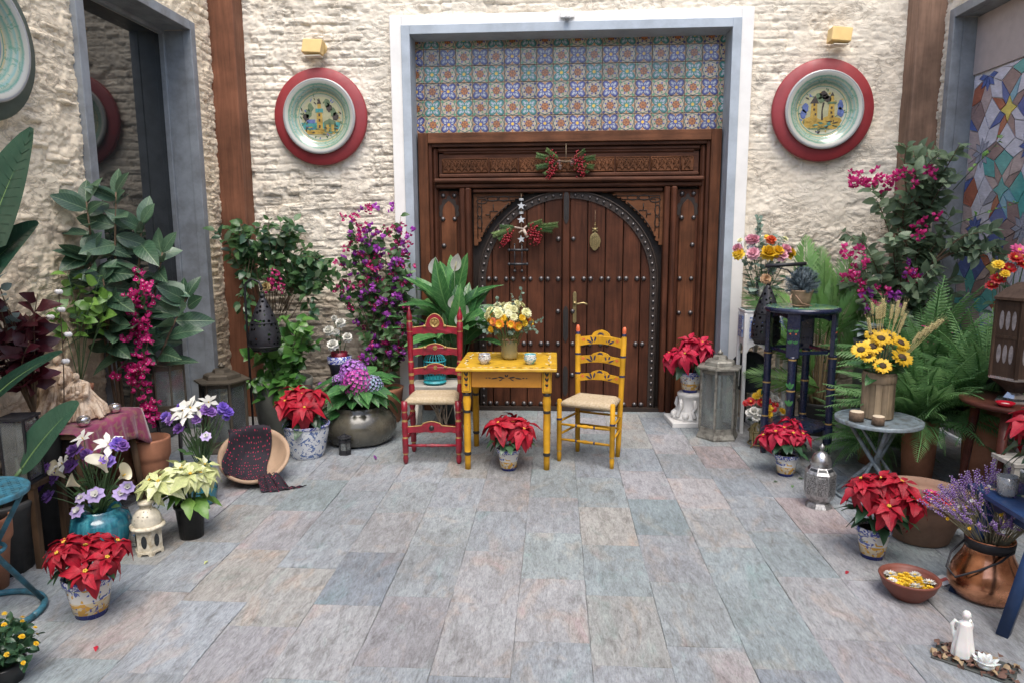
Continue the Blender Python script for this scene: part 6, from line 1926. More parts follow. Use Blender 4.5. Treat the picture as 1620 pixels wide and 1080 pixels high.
pth = [(.0, 0, 1.38), (.05, -.02, 1.25), (-.02, -.02, 1.12), (.06, -.04, .98), (.03, -.05, .85), (-.03, -.05, .75), (.03, -.06, .64), (.05, -.05, .50)]
stems(bs, [[Vector(p) for p in pth]], m_bark, .003, .002)
r_ = random.Random(23)
for k in range(64):
    x = r_.random()*7; i = int(x); p = Vector(pth[i]).lerp(Vector(pth[i+1]), x-i)
    inst('flower', r_.choice(F_bmag), bs, Matrix.Translation(p+Vector((r_.gauss(0, .035), r_.gauss(-.02, .02), r_.gauss(0, .02)))) @ rot_to((r_.gauss(0, 1), -.8, r_.gauss(0, .6))) @ Matrix.Diagonal((1.15, 1.15, 1.15, 1)))
for k in range(22):
    x = r_.random()*7; i = int(x); p = Vector(pth[i]).lerp(Vector(pth[i+1]), x-i)
    put('leaf', r_.choice(L_sm), bs, p, (r_.gauss(0, 1), -.4, r_.gauss(0, .6)), (0, -.3, 1), .06)
mp = thing('maroon_foliage', 'dark maroon leaved plant beside the figurine group', 'plant', (-2.66, 3.30, .5))
r_ = random.Random(29)
tw = [curve((0, 0, .2), (r_.uniform(-.17, .12), r_.uniform(-.16, .08), r_.uniform(.50, .83)), .05, 6, r_, .04) for _ in range(16)]
shrub(mp, tw, L_mar, .12, per=8, seed=2, stemmat=m_bark, droop=-.2)
tw = [curve((.0, 0, .35), (r_.uniform(-.2, .0), -.12, r_.uniform(.45, .95)), .05, 5, r_, .05) for _ in range(5)]
shrub(mp, tw, L_grey, .075, per=7, seed=4, stemmat=m_bark)
MB().lathe([(0, -.5), (.08, -.5), (.11, .1), (.12, .14), (.10, .14), (0, .12)], 20).build('pot', M_('dark_planter', (.03, .03, .03), .6), mp)
gp = thing('ivy_plant', 'bright green ivy leaves against the ochre wall', 'plant', (-2.76, 3.80, .60))
tw = [curve((0, 0, .14), (r_.uniform(-.05, .22), r_.uniform(-.16, .16), r_.uniform(.55, .84)), .05, 6, r_, .05) for _ in range(9)]
shrub(gp, tw, L_br, .085, per=6, seed=12, stemmat=m_stem, r0=.003, frac0=.5)
MB().lathe([(0, 0), (.05, 0), (.065, .13), (.07, .15), (.06, .15), (0, .12)], 20).build('pot', m_terra, gp)
ck = thing('cotton_sprig', 'brown sprig of white cotton bolls above the figurine group', 'branches', (-2.60, 3.42, .599))
tw = curve((0, 0, 0), (.05, .0, .72), .0, 8, r_, .05)
stems(ck, [tw, curve(tw[5], tw[5]+Vector((.05, -.02, .05)), 0, 3, r_), curve(tw[6], tw[6]+Vector((-.04, -.02, .05)), 0, 3, r_)], m_bark, .004, .002)
b_ = MB()
for k in range(4): b_.ball((.010*math.cos(k*1.57), .010*math.sin(k*1.57), 0), (.012, .012, .013), 8, 0, 5)
mc = b_.mesh('cotton_boll', M_('cotton', (.74, .72, .69), .95, .08))
for p in (tw[8], tw[5]+Vector((.05, -.02, .05)), tw[6]+Vector((-.04, -.02, .05)), tw[4]+Vector((.02, -.01, .0)), tw[7]+Vector((.02, -.02, 0))): inst('cotton_boll', mc, ck, Matrix.Translation(p))

# ---- banana leaves at the wall
def big_leaf(w, droop, tear, seed, n=22):
    b = MB(); r = random.Random(seed); side = 4
    v, f = leaf_v(lambda t_: w*(math.sin(math.pi*min(t_*.96+.03, 1)**.8)**.6)+.002, fold=.20, droop=droop, n=n, wave=.006, seed=seed, side=side)
    cols = 2*side+1
    if tear:
        v = [list(p) for p in v]
        for k in range(tear):
            i = r.randint(5, n-3); s = r.choice((0, cols-1)); sg_ = 1 if s else -1
            for c in range(3):
                idx = i*cols+(s-sg_*c)
                v[idx][1] *= (.62+.12*c); v[idx][2] -= .012
    b.add(v, f)
    b.tube([(p[0], p[1], p[2]-.004) for p in [v[i*cols+side] for i in range(n+1)]], [.012*(1-i/n)+.002 for i in range(n+1)], 5, 1)
    for i in range(2, n, 1):
        for s in (-1, 1):
            a = v[i*cols+side]; e = v[min(i+1, n)*cols+(side+s*3)]
            b.tube([(a[0], a[1], a[2]+.001), (e[0], e[1], e[2]+.0015)], .0012, 3, 0)
    return b.mesh('leaf', [G_ban, M_('midrib', (.16, .26, .09), .4, .2)])
bn = thing('banana_plant', 'banana plant with large torn dark green leaves by the ochre wall', 'plant', (-2.68, 3.02, 0))
MB().lathe([(0, 0), (.13, 0), (.17, .32), (.18, .35), (.165, .36), (.16, .30), (0, .29)], 28).build('pot', M_('dark_planter', (.03, .03, .03), .6), bn)
spec = [((-.02, -.02, 1.24), (.40, .0, .90), (-.25, -1, .15), .93, .17, .10, 3, 1), ((-.06, -.05, 1.22), (.50, .0, .62), (-.4, -1, .35), .62, .22, .25, 0, 2), ((-.02, .0, .78), (.45, .0, .42), (-.4, -.8, .6), .50, .11, .3, 0, 3), ((.17, -.02, .52), (.30, .0, .36), (-.5, -1, .35), .44, .22, .15, 0, 4), ((-.05, -.1, 1.0), (-.1, -.6, 1.0), (0, -1, .6), .7, .17, .5, 2, 5), ((-.04, .05, .9), (-.2, -.2, 1.0), (.3, -1, .2), .65, .16, .4, 1, 6), ((.0, -.1, .7), (.3, -.9, .5), (0, -.3, 1), .5, .13, .5, 0, 7)]
paths = []
for (p, d, up, L, w, dr_, te, sd) in spec:
    put('leaf', big_leaf(w, dr_, te, sd), bn, p, d, up, L); paths.append(curve((0, 0, .3), p, .0, 6, r_, .02))
stems(bn, paths, m_stem, .016, .009)

# ---- dark lantern on a small stool, lattice stool, vase group
so = thing('wooden_stool', 'small dark wooden stool under the black box lantern', 'stool', (-2.60, 3.14, 0))
MB().box((0, 0, .425), (.24, .24, .03), ch=.004).build('seat', m_twood, so)
for sx in (-1, 1):
    for sy in (-1, 1): MB().box((sx*.095, sy*.095, .205), (.03, .03, .41)).build('leg', m_twood, so)
lb = thing('black_box_lantern', 'square black metal lantern at the edge of the ochre wall', 'lantern', (-2.55, 3.06, .4405), R(8))
for sx in (-1, 1):
    for sy in (-1, 1): MB().box((sx*.055, sy*.055, .155), (.010, .010, .31)).build('corner_post', m_ironb, lb)
MB().box((0, 0, .006), (.13, .13, .012)).build('base', m_ironb, lb); MB().box((0, 0, .316), (.135, .135, .012)).build('roof', m_ironb, lb)
for a in range(4): MB().box((0, -.054, .16), (.10, .002, .285)).build('glass_pane', m_lglass, lb, TM(rz=R(90*a)))
MB().lathe([(0, .012), (.03, .012), (.03, .12), (0, .122)], 16).build('candle', m_candle, lb)
m_bluem = M_('peacock_blue_paint', (.035, .145, .205), .45, .3, 18, .25, .002, dark=(.03, .07, .085))
def lattice_disc(t_, r, z, mat, name='lattice_top', th=.006, n=9, rim=.016):
    b = MB()
    k = n
    for i in range(-k, k+1):
        u = r*i/(k+.5); l = math.sqrt(max(r*r-u*u, 0))
        b.box((u, 0, z), (r*.085, 2*l, th)); b.box((0, u, z-.0016), (2*l, r*.085, th))
    b.build(name, mat, t_, TM(rz=R(45)))
    MB().lathe([(r*1.06, z-rim), (r*1.07, z+.004), (r*1.03, z+.008), (r*.96, z+.006), (r*.95, z-.004), (r*1.03, z-rim)], 40).build('rim', mat, t_)
bs_ = thing('lattice_stool', 'peacock blue metal stool with a lattice top and ring base', 'stool', (-2.40, 2.60, 0))
lattice_disc(bs_, .185, .555, m_bluem, n=6)
b = MB()
MB().tube([(.20*math.cos(R(a)), .20*math.sin(R(a)), .016) for a in range(0, 361, 12)], .014, 8).build('base_ring', m_bluem, bs_)
for i in range(4):
    a = R(90*i+30); a2 = a+R(100)
    MB().tube([(.175*math.cos(a), .175*math.sin(a), .545), (.07*math.cos((a+a2)/2), .07*math.sin((a+a2)/2), .30), (.195*math.cos(a2), .195*math.sin(a2), .02)], [.010, .012, .011], 8).build('leg', m_bluem, bs_)
MB().tube([(.085*math.cos(R(a)), .085*math.sin(R(a)), .30) for a in range(0, 361, 20)], .009, 6).build('collar', m_bluem, bs_)

tv = thing('teal_vase', 'round teal drip glazed vase on the paving', 'vase', (-2.31, 3.23, 0))
MB().lathe([(0, 0), (.095, 0), (.115, .02), (.138, .10), (.142, .16), (.128, .205), (.095, .225), (.098, .24), (.09, .24), (.085, .215), (0, .205)], 40, sq=lambda a: 1+.012*math.cos(14*a)).build('body', m_drip, tv)
bouquet('calla_bouquet', 'bouquet of calla lilies with violet and lilac flowers in the teal vase', (-2.31, 3.23, 0),
        [(-.30, -.06, .475, F_stat, 1.6), (-.22, -.07, .455, F_statp, 1.8), (-.16, -.08, .42, F_statp, 1.5), (-.24, -.07, .37, F_stat, 1.5), (-.19, -.09, .33, F_statp, 1.5), (-.09, -.05, .475, F_statp, 1.7), (-.07, -.04, .55, F_statp, 1.7), (-.02, -.03, .53, F_statp, 1.3), (.09, -.04, .50, F_stat, 1.7), (.13, .0, .575, F_stat, 1.7), (.16, -.01, .57, F_statp, 1.3), (.07, -.12, .355, F_stal, 1.6), (.16, -.06, .34, F_stal, 1.4), (.19, -.05, .37, F_stal, 1.3), (-.03, -.12, .27, F_stal, 1.4), (-.02, -.1, .33, F_stal, 1.1), (-.05, 0, .60, F_lilyW, .9), (.08, .0, .57, F_lilyW, 1.2), (-.13, -.05, .485, F_lilyW, 1.0), (-.24, -.06, .43, F_stal, 1.2)],
        (L_sm, 10, .07, .07, .2), .21, 9, .0035, 40, .17, .32)
cb = bpy.data.objects['calla_bouquet']
for (p, d, rz, s) in (((-.02, -.10, .39), (-.35, -.55, .55), 0, .82), ((.16, -.06, .42), (.75, -.25, .45), 3.4, .9), ((.10, -.06, .45), (-.2, -.3, .9), 3, 1.0), ((-.12, -.06, .42), (-.5, -.3, .6), 2, .9)):
    q = Vector((0, 0, 1)).rotation_difference(Vector(d).normalized()).to_matrix().to_4x4()
    inst('calla_flower', F_calla, cb, Matrix.Translation(p) @ q @ Matrix.Rotation(rz, 4, 'Z') @ Matrix.Diagonal((s, s, s, 1)))
stems(cb, [curve((0, 0, .2), p, .02, 5, r_) for p in ((-.02, -.10, .39), (.16, -.06, .42), (.10, -.06, .45), (-.12, -.06, .40))], m_stem, .005, .004)

wlt = thing('white_moorish_lantern', 'chipped white pierced metal lantern with a domed top', 'lantern', (-2.075, 3.245, 0), R(10))
mw = pierced('pierced_white', (.62, .57, .45), .1, .5, 48, .15)
MB().lathe([(.062, .01), (.066, .02), (.066, .135), (.062, .14)], 6, smooth=False).build('body', m_whm, wlt)
for i in range(6):
    a = R(60*i+30)
    b = MB(); b.prism([(.014*math.cos(q*.45), .034*math.sin(q*.45)) for q in range(14)], -.002, .001)
    b.build('window_opening', m_dglass, wlt, Matrix.Rotation(a, 4, 'Z') @ Matrix.Translation((.0574, 0, .076)) @ Matrix.Rotation(R(90), 4, 'Z'))
    b = MB(); b.prism([(-.033, 0), (-.022, 0), (-.014, .012), (.014, .012), (.022, 0), (.033, 0), (.033, .022), (-.033, .022)], -.003, .002)
    b.build('foot', m_whm, wlt, Matrix.Rotation(a, 4, 'Z') @ Matrix.Translation((.058, 0, 0)) @ Matrix.Rotation(R(90), 4, 'Z'))
MB().lathe([(.074, .136), (.082, .142), (.080, .152), (.066, .155)], 24, sq=lambda a: 1+.05*abs(math.cos(9*a))).build('collar', m_whm, wlt)
MB().lathe([(.068, .152), (.070, .175), (.062, .205), (.045, .228), (.028, .238)], 16).build('dome', mw, wlt)
MB().lathe([(.028, .236), (.028, .258), (.038, .262), (.036, .274), (0, .278)], 20).build('cap', m_whm, wlt)
tl = thing('loose_tile', 'small blue and white tile lying behind the white lantern', 'tile', (-2.20, 3.36, 0), R(25))
MB().box((0, 0, .012), (.13, .13, .014), ch=.002).build('tile_body', motif_mat('tile_delft', (.58, .56, .46), [((.10, .22, .36), .54, .9)]), tl)

poinsettia('red poinsettia in a painted pot beside the blue lattice stool', (-1.985, 2.66, 0), lambda t_, r, h: maj_pot(t_, r, h), .098, .185, .33, .21, heads=8, seed=26, blen=1.0)
ch_ = thing('chrysanthemum_bush', 'small bush of yellow chrysanthemums in front of the lattice stool', 'plant', (-2.0, 2.20, 0))
MB().lathe([(0, 0), (.06, 0), (.075, .07), (.07, .075), (0, .06)], 20).build('pot', m_blackp, ch_)
r_ = random.Random(55); tw = []
for p in dome(44, .115, .16, .08, None, .0, 2):
    tw.append(curve((0, 0, .05), p, .02, 5, r_, .02))
shrub(ch_, tw, L_smd, .038, per=9, seed=8, stemmat=m_stem, r0=.003, maxobj=290)
for p in dome(26, .125, .175, .08, None, .05, 1): head(ch_, F_mumY, p, (p.x, p.y, p.z), r_.uniform(.28, .46))

# ================================================================== RIGHT SIDE
m_stone = M_('white_carved_stone', (.66, .65, .62), .75, .12, 14, .4, .004)
pd = thing('carved_pedestal', 'white carved stone pedestal on a square slab by the door', 'pedestal', (1.155, 5.87, 0), R(4))
b = MB(); b.box((0, 0, .022), (.38, .34, .044), ch=.006); b.build('slab', m_stone, pd)
b = MB(); b.lathe([(0, .04), (.155, .04), (.145, .07), (.118, .10), (.10, .16), (.098, .21), (.106, .235), (.112, .245), (.112, .265), (.10, .272), (0, .272)], 40, sq=lambda a: 1+.035*math.cos(6*a))
for i in range(6):
    a = R(60*i-90); b.tube([(.115*math.cos(a), .115*math.sin(a), .22), (.122*math.cos(a+.12), .122*math.sin(a+.12), .16), (.115*math.cos(a-.1), .115*math.sin(a-.1), .12), (.15*math.cos(a), .15*math.sin(a), .075)], [.012, .018, .014, .02], 6)
    a += R(30); b.ball((.140*math.cos(a), .140*math.sin(a), .085), (.03, .03, .035), 8)
b.build('carved_drum', m_stone, pd)
poinsettia('red poinsettia in a painted pot on the white carved pedestal', (1.145, 5.87, .2725), lambda t_, r, h: maj_pot(t_, r, h), .098, .18, .47, .33, L_poin2, heads=7, seed=7, blen=1.12)
hex_lantern('tall weathered zinc glass lantern beside the carved pedestal', (1.29, 5.46, 0), .158, .70, m_zinc, m_lglass, R(8))

# ---- white tile inlaid table with pastel bouquet
m_wp = M_('white_paint', (.68, .68, .66), .5, .1, 14, .1, .001)
wt = thing('white_tile_table', 'tall white table with blue tile insets carrying pastel flowers', 'table', (1.665, 5.66, 0))
hx = ngon(6, .19, R(30))
b = MB(); n6 = 6
b.lathe([(0, .975), (.195, .975), (.20, .985), (.20, .995), (0, .995)], 6, a0=R(30), smooth=False); b.build('top_edge', m_wp, wt)
b = MB(); b.lathe([(0, .996), (.185, .996), (.183, 1.002), (0, 1.002)], 6, a0=R(30), smooth=False); b.build('table_top', M_('green_glass_top', (.06, .17, .14), .15, .2), wt)
for i in range(6):
    (x0_, y0_), (x1_, y1_) = hx[i], hx[(i+1) % 6]
    a = math.atan2(y1_-y0_, x1_-x0_); L = math.hypot(x1_-x0_, y1_-y0_)*.97
    M0 = TM(((x0_+x1_)/2*.97, (y0_+y1_)/2*.97, 0), rz=a)
    MB().box((0, 0, .855), (L, .016, .235)).build('side_panel', m_wp, wt, M0)
    MB().box((0, .010, .86), (L*.62, .006, .17)).build('tile_inset', motif_mat('tile_inset_blue', (.30, .36, .48), [((.05, .10, .33), .48, 1.4), ((.62, .62, .58), .60, 1.1)]) if 'tile_inset_blue' not in MATS else MATS['tile_inset_blue'], wt, TM(((x0_+x1_)/2*.985, (y0_+y1_)/2*.985, 0), rz=a+math.pi))
    MB().box((0, .0135, .86), (L*.62, .004, .17)).build('tile_inset', MATS['tile_inset_blue'], wt, TM(((x0_+x1_)/2*1.0, (y0_+y1_)/2*1.0, 0), rz=a+math.pi))
    pl_ = [(-L/2, .74), (-L/2, .64), (-L/2+.02, .66), (-L*.3, .70), (-L*.1, .725), (0, .735), (L*.1, .725), (L*.3, .70), (L/2-.02, .66), (L/2, .64), (L/2, .74)]
    b = MB(); b.prism(pl_, -.006, .006); b.build('arched_apron', m_wp, wt, M0)
    MB().box((hx[i][0]*.97, hx[i][1]*.97, .485), (.028, .028, .97), ch=.003).build('leg', m_wp, wt)
vs2 = thing('tall_glass_vase', 'tall clear glass vase on the white tile table', 'vase', (1.645, 5.66, 1.003))
MB().lathe([(0, .006), (.042, .006), (.047, 0), (.048, .02), (.050, .20), (.060, .25), (.057, .25), (.047, .20), (.044, .02), (0, .012)], 26).build('body', m_glass, vs2)
pb = bouquet('pastel_bouquet', 'bouquet of pink and yellow roses with eucalyptus in the tall glass vase', (1.645, 5.66, 1.003),
        [(.0, -.12, .44, F_rosY, 1.75), (.07, -.11, .45, F_rosY, 1.4), (-.105, -.08, .435, F_rosP, 1.45), (-.11, -.02, .545, F_rosP, 1.25), (-.085, -.03, .545, F_rosP, 1.1), (.10, -.10, .425, F_rosP, 1.5), (.145, -.06, .465, F_rosP, 1.3), (.19, -.04, .44, F_rosY, 1.2), (.18, -.05, .41, F_mumY, 1.1), (-.205, -.04, .43, F_rosY, 1.35), (-.21, -.02, .475, F_rosP, 1.1), (.045, -.02, .54, F_rosR, 1.1), (.02, .02, .56, F_org, 1.0), (.16, .0, .55, F_mumL, .9), (-.19, 0, .54, F_mumL, .8), (-.1, .0, .48, F_hb, .55)],
        (L_smd+L_euc, 46, .075, .14, .26), .05, 3, .003)
for k, (x, y, z) in enumerate(((-.06, .0, .74), (-.07, -.02, .68), (-.03, .03, .70), (.06, .0, .58), (-.12, -.02, .58), (.14, .0, .57), (-.16, -.04, .40), (.02, -.1, .36), (.1, -.08, .36), (-.08, -.1, .37))):
    shrub(pb, [curve((0, 0, .2), (x, y, z), .02, 7, r_, .03)], L_euc, .042, per=12, seed=k, frac0=.45, stemmat=m_stem, r0=.002, spread=1.0)
pn = thing('copper_pan', 'dark round metal pan leaning against the wall under the white table', 'pan', (1.60, 5.84, .0))
MB().lathe([(0, 0), (.13, 0), (.155, .03), (.165, .05), (.17, .052), (.17, .046), (.158, .022), (.132, -.008), (0, -.008)], 40).build('pan_body', M_('dark_tin', (.035, .040, .045), .35, .35, 12, .1, .001, metal=.6), pn, TM((0, -.06, .46), rx=R(76)))
MB().tube([(0, .0, .02), (0, .0, .34)], .012, 8).build('handle', m_ironb, pn)
# ---- iron lantern on bracket
isd = thing('iron_bracket_stand', 'black iron bracket pole behind the navy painted stand', 'stand', (1.80, 5.25, 0))
MB().tube([(0, 0, 0), (0, 0, 1.37)], .013, 8).tube([(-.26, -.01, 1.36), (.03, -.01, 1.375)], .014, 8).tube([(-.20, -.01, 1.355), (-.10, -.01, 1.33), (-.03, -.01, 1.26), (-.005, -.01, 1.17)], .006, 6).tube([(-.235, -.01, 1.35), (-.24, -.01, 1.30), (-.215, -.01, 1.285), (-.20, -.01, 1.30), (-.215, -.01, 1.31)], .006, 6).build('pole', m_ironb, isd)
MB().lathe([(0, 0), (.11, 0), (.11, .01), (.02, .02), (0, .02)], 20).build('foot', m_ironb, isd)
iron_drop('pierced black iron drop lantern hanging beside the navy painted stand', (1.565, 5.24, .78), .105, .47)
dh = thing('dried_flower_head', 'dried tan flower head tied above the hanging iron lantern', 'flower', (1.515, 5.14, 1.27))
head(dh, rosette('flower', [M_('dry_head2', (.44, .27, .15), .9, .4, 40)], [(12, .004, .034, .34, 0, 0, .2), (11, .003, .034, .34, 32, 0, 0), (8, .002, .032, .34, 65, 0, 0)], None, 8), (0, 0, 0), (0, -1, .4), 1.15)

# ---- brass vase with red, white and yellow flowers
bv = thing('brass_footed_vase', 'amber glass vase in a brass footed frame on the paving', 'vase', (1.545, 5.22, 0))
MB().lathe([(0, .03), (.05, .03), (.068, .06), (.07, .12), (.055, .16), (.035, .185), (.04, .21), (.036, .21), (.03, .185), (0, .17)], 24).build('body', glassmat('amber_glass', (.50, .40, .16), .03, alpha=.5), bv)
b = MB()
for i in range(4):
    a = R(90*i+40); b.tube([(.095*math.cos(a), .095*math.sin(a), .004), (.075*math.cos(a), .075*math.sin(a), .02), (.078*math.cos(a), .078*math.sin(a), .12), (.06*math.cos(a), .06*math.sin(a), .16)], .006, 6)
for z in (.025, .125): b.tube([(.078*math.cos(R(a)), .078*math.sin(R(a)), z) for a in range(0, 361, 24)], .005, 5)
b.build('frame', m_brass, bv)
bouquet('bright_bouquet', 'bunch of red, white and yellow flowers in the brass footed vase', (1.545, 5.22, 0),
        [(-.075, -.11, .30, F_rosW, .95), (-.035, -.12, .29, F_rosW, 1.0), (-.10, -.09, .28, F_rosW, .9), (-.06, -.12, .255, F_rosW, .9), (.03, -.12, .33, F_mumY, 1.1), (.03, -.12, .285, F_mumY, 1.2), (-.05, -.06, .405, F_mumY, 1.2), (-.01, -.05, .42, F_mumY, 1.0), (-.09, -.07, .365, F_red, 1.3), (-.02, -.10, .365, F_red, 1.3), (.02, -.09, .38, F_red, 1.2), (.065, -.1, .32, F_red, 1.1), (-.115, -.05, .35, F_red, 1.1), (.09, -.05, .38, F_rosW, .9), (.12, -.04, .35, F_rosW, .9), (.15, -.05, .29, F_mumY, 1.1), (.09, -.07, .345, F_red, 1.0), (.0, 0, .42, F_mumY, 1.1), (.05, -.03, .41, F_rosW, .8)],
        (L_smd, 16, .06, .08, .16), .16, 4)

# ---- navy painted stand
m_nv = M_('navy_lacquer', (.010, .014, .040), .28, .35, 12, .08, .001, coat=.3)
m_grd = M_('green_dab', (.04, .17, .05), .5, .3, 30)
ns = thing('navy_stand', 'tall navy painted round stand with gold banded legs and shelf', 'stand', (1.72, 4.95, 0), R(14))
MB().lathe([(0, 1.055), (.235, 1.055), (.250, 1.065), (.250, 1.082), (.238, 1.092), (0, 1.09)], 48, mis=[0, 0, 0, 0, 1]).build('table_top', [m_nv, motif_mat('painted_top', (.05, .13, .12), [((.10, .22, .08), .52, .6), ((.45, .30, .06), .64, .9), ((.25, .40, .42), .66, .5)])], ns)
for i in range(4):
    a = R(90*i+45); x, y = .215*math.cos(a), .215*math.sin(a)
    p = [(.020, 0, 0), (.022, .10, 0), (.023, .12, 1), (.023, .13, 0), (.030, .15, 0), (.032, .25, 0), (.024, .28, 1), (.024, .29, 0), (.023, .33, 0), (.028, .50, 0), (.030, .53, 1), (.030, .54, 0), (.026, .56, 0), (.026, .70, 0), (.029, .745, 1), (.029, .755, 0), (.030, .77, 0)]
    b = MB(); turned(b, x, y, 0, p, n=16); b.box((0, 0, .91), (.085, .030, .295), 0, ch=.003, M=TM((x, y, 0), rz=a+math.pi/2))
    lg = b.build('leg', [m_nv, m_gold], ns)
    sh = []
    for z in (.93, .855):
        for s in (-1, 1):
            for k in range(3): sh.append((leafshape(s*.018, z+(.0 if k else .004), .026, .006, R(90+(k-1)*38)), 0, .0015))
    for s in (-1, 1): sh.append(([(s*.018+.005*math.cos(q*.8), .925+.005*math.sin(q*.8)) for q in range(8)], 1, .002))
    decal(ns, lg, 'painted_sprig', [m_grd, m_oran], sh, TM((x*1.001, y*1.001, 0), rz=a+math.pi/2) @ Matrix.Translation((0, -.0152, 0)))
    for z in (.55, .43):
        sh = [(leafshape(0, z, .05, .010, R(90+k*32)), 0, .0015) for k in (-1, 0, 1)]
        decal(ns, lg, 'painted_sprig', [m_grd], sh, TM((x, y, 0), rz=a+math.pi/2) @ Matrix.Translation((0, -.030, 0)))
for i in range(4):
    a0_, a1_ = R(90*i+45), R(90*i+135)
    (xa, ya), (xb, yb_) = (.215*math.cos(a0_), .215*math.sin(a0_)), (.215*math.cos(a1_), .215*math.sin(a1_))
    mx, my = (xa+xb)/2, (ya+yb_)/2; L = math.hypot(xb-xa, yb_-ya)-.08
    b = MB(); b.prism([(-L/2, 1.054), (-L/2, 1.0), (-L*.3, 1.02), (0, 1.028), (L*.3, 1.02), (L/2, 1.0), (L/2, 1.054)], -.008, .008); b.build('apron', m_nv, ns, TM((mx, my, 0), rz=math.atan2(yb_-ya, xb-xa)))
    MB().box((0, 0, .79), (L, .012, .022)).build('rail', m_nv, ns, TM((mx, my, 0), rz=math.atan2(yb_-ya, xb-xa)))
MB().lathe([(0, .235), (.20, .235), (.205, .245), (.205, .262), (0, .265)], 8, smooth=False).build('shelf', m_nv, ns)
co = thing('blue_spruce_pot', 'little frosted blue spruce in a burlap wrapped pot on the navy stand', 'plant', (1.70, 4.92, 1.0925))
MB().lathe([(0, 0), (.055, 0), (.064, .07), (.076, .105), (.080, .11), (.078, .118), (.068, .115), (0, .10)], 26).build('pot', M_('burlap', (.36, .24, .15), .9, .25, 40, .6, .002), co)
MB().tube([(-.075, -.03, .09), (-.095, -.055, .06), (-.085, -.06, .02), (-.05, -.06, .012), (.03, -.065, .012)], .003, 5).tube([(-.06, -.055, .085), (-.02, -.075, .03), (.05, -.07, .012)], .003, 5).build('twine', M_('twine', (.42, .25, .17), .85, .3), co)
fp = MB(); r_ = random.Random(3)
for k in range(70):
    t0 = k/70; a = k*2.4
    fp.tube([(.10*t0, 0, 0), (.10*t0+.012, .022*math.cos(a), .022*math.sin(a))], [.0022, .0008], 3)
ME_spr = fp.mesh('twig', G_pine)
stems(co, [[Vector((0, 0, .1)), Vector((0, 0, .25))]], m_bark, .005, .003)
for k, p in enumerate(dome(44, .075, .115, .17, None, -.45, 3)):
    d = Vector((p.x*1.2, p.y*1.2, p.z-.13)); put('twig', ME_spr, co, Vector((p.x*.25, p.y*.25, .12+(p.z-.13)*.4)), d, s=r_.uniform(.75, 1.1))

# ---- palm, ficus, ferns
pm_ = thing('areca_palm', 'bright green feathery palm in a dark pot behind the navy stand', 'plant', (2.12, 5.62, 0))
MB().lathe([(0, 0), (.13, 0), (.15, .24), (.16, .26), (.145, .265), (.14, .22), (0, .21)], 26).build('pot', M_('dark_planter', (.03, .03, .03), .6), pm_)
r_ = random.Random(61); paths = []
for k in range(20):
    a = k*2.4; q = r_.uniform(.1, 1)
    x, y = .05*math.cos(a), .05*math.sin(a)
    top = Vector((x*2.2+.08*q*math.cos(a), y*2-.04, .55+.50*(1-q)+r_.uniform(-.1, .1)))
    paths.append(curve((x, y, .21), top, 0, 5, r_, .02))
    put('frond', r_.choice(FR_palm), pm_, top, (math.cos(a)*q*1.0, math.sin(a)*q*.7-.15, 1.25-.75*q), (0, -1, .25), r_.uniform(.75, 1.1), r_.uniform(-.5, .5))
for (x, z, dx, dz) in ((-.08, .45, -.35, .75), (-.12, .55, -.5, .5), (.1, .5, .25, .9), (.0, .75, .1, 1), (-.04, .9, -.12, 1), (.16, .62, .6, .6), (-.1, .4, -.7, .2), (.1, .35, .5, -.1), (-.02, .38, -.25, .1)):
    put('frond', r_.choice(FR_palm), pm_, (x, -.06, z), (dx, -.25, dz), (0, -1, .3), r_.uniform(.8, 1.05))
stems(pm_, paths, M_('palm_cane', (.26, .19, .10), .7, .3, 20), .010, .006)
fc = thing('ficus_shrub', 'tall pale leaved ficus shrub with magenta blooms beside the stained glass', 'plant', (2.66, 5.45, 0))
MB().lathe([(0, 0), (.15, 0), (.19, .32), (.20, .35), (.185, .36), (.18, .31), (0, .30)], 28).build('pot', m_terra, fc)
r_ = random.Random(71); tw = [curve((0, 0, .3), (.02, -.02, 1.3), 0, 6, r_, .05), curve((0, 0, .3), (-.08, .0, 1.2), 0, 6, r_, .05), curve((0, 0, .3), (.1, .03, 1.25), 0, 6, r_, .05)]
for i in range(80):
    z = r_.uniform(.98, 2.25)
    w = .18 if z > 2.0 else (.34 if z > 1.75 else .47)
    cx_ = .02 if z > 1.85 else -.02
    x = cx_+r_.uniform(-w, w*.75); x = min(x, .30)
    tw.append(curve((x*.25, .0, max(.9, z-.45)), (x, r_.uniform(-.32, .18), z), r_.uniform(.0, .1), 6, r_, .06))
shrub(fc, tw, L_fic, .105, F_bmag, 0, 1, per=17, seed=13, maxobj=290, r0=.007)
for i in range(8):
    p1 = (r_.uniform(.22, .40), r_.uniform(-.62, -.3), r_.uniform(1.38, 1.62))
    shrub(fc, [curve((.1, -.1, 1.35), p1, .08, 7, r_, .03)], L_fic, .095, per=15, seed=i, frac0=.3)
shrub(fc, [curve((.15, -.1, 1.60), (.28, -.75, 1.78), .02, 7, r_, .03)], L_br, .045, per=8, seed=31, frac0=.35, stemmat=m_stem, r0=.003)
shrub(fc, [curve((.22, -.1, 1.9), (.27, -.55, 2.22), .0, 7, r_, .03)], L_br, .045, per=8, seed=32, frac0=.35, stemmat=m_stem, r0=.003)
def mag(xr, zr, n, pool=F_bmag, y=-.22):
    for k in range(n):
        inst('flower', r_.choice(pool), fc, Matrix.Translation((r_.uniform(*xr), y+r_.uniform(-.08, .08), r_.uniform(*zr))) @ rot_to((r_.gauss(0, 1), -.7, r_.gauss(.2, .6))) @ Matrix.Diagonal((1.15, 1.15, 1.15, 1)))
mag((-.58, -.30), (1.92, 2.02), 16); mag((-.30, -.10), (1.88, 2.02), 10); mag((-.10, .0), (1.92, 2.05), 6)
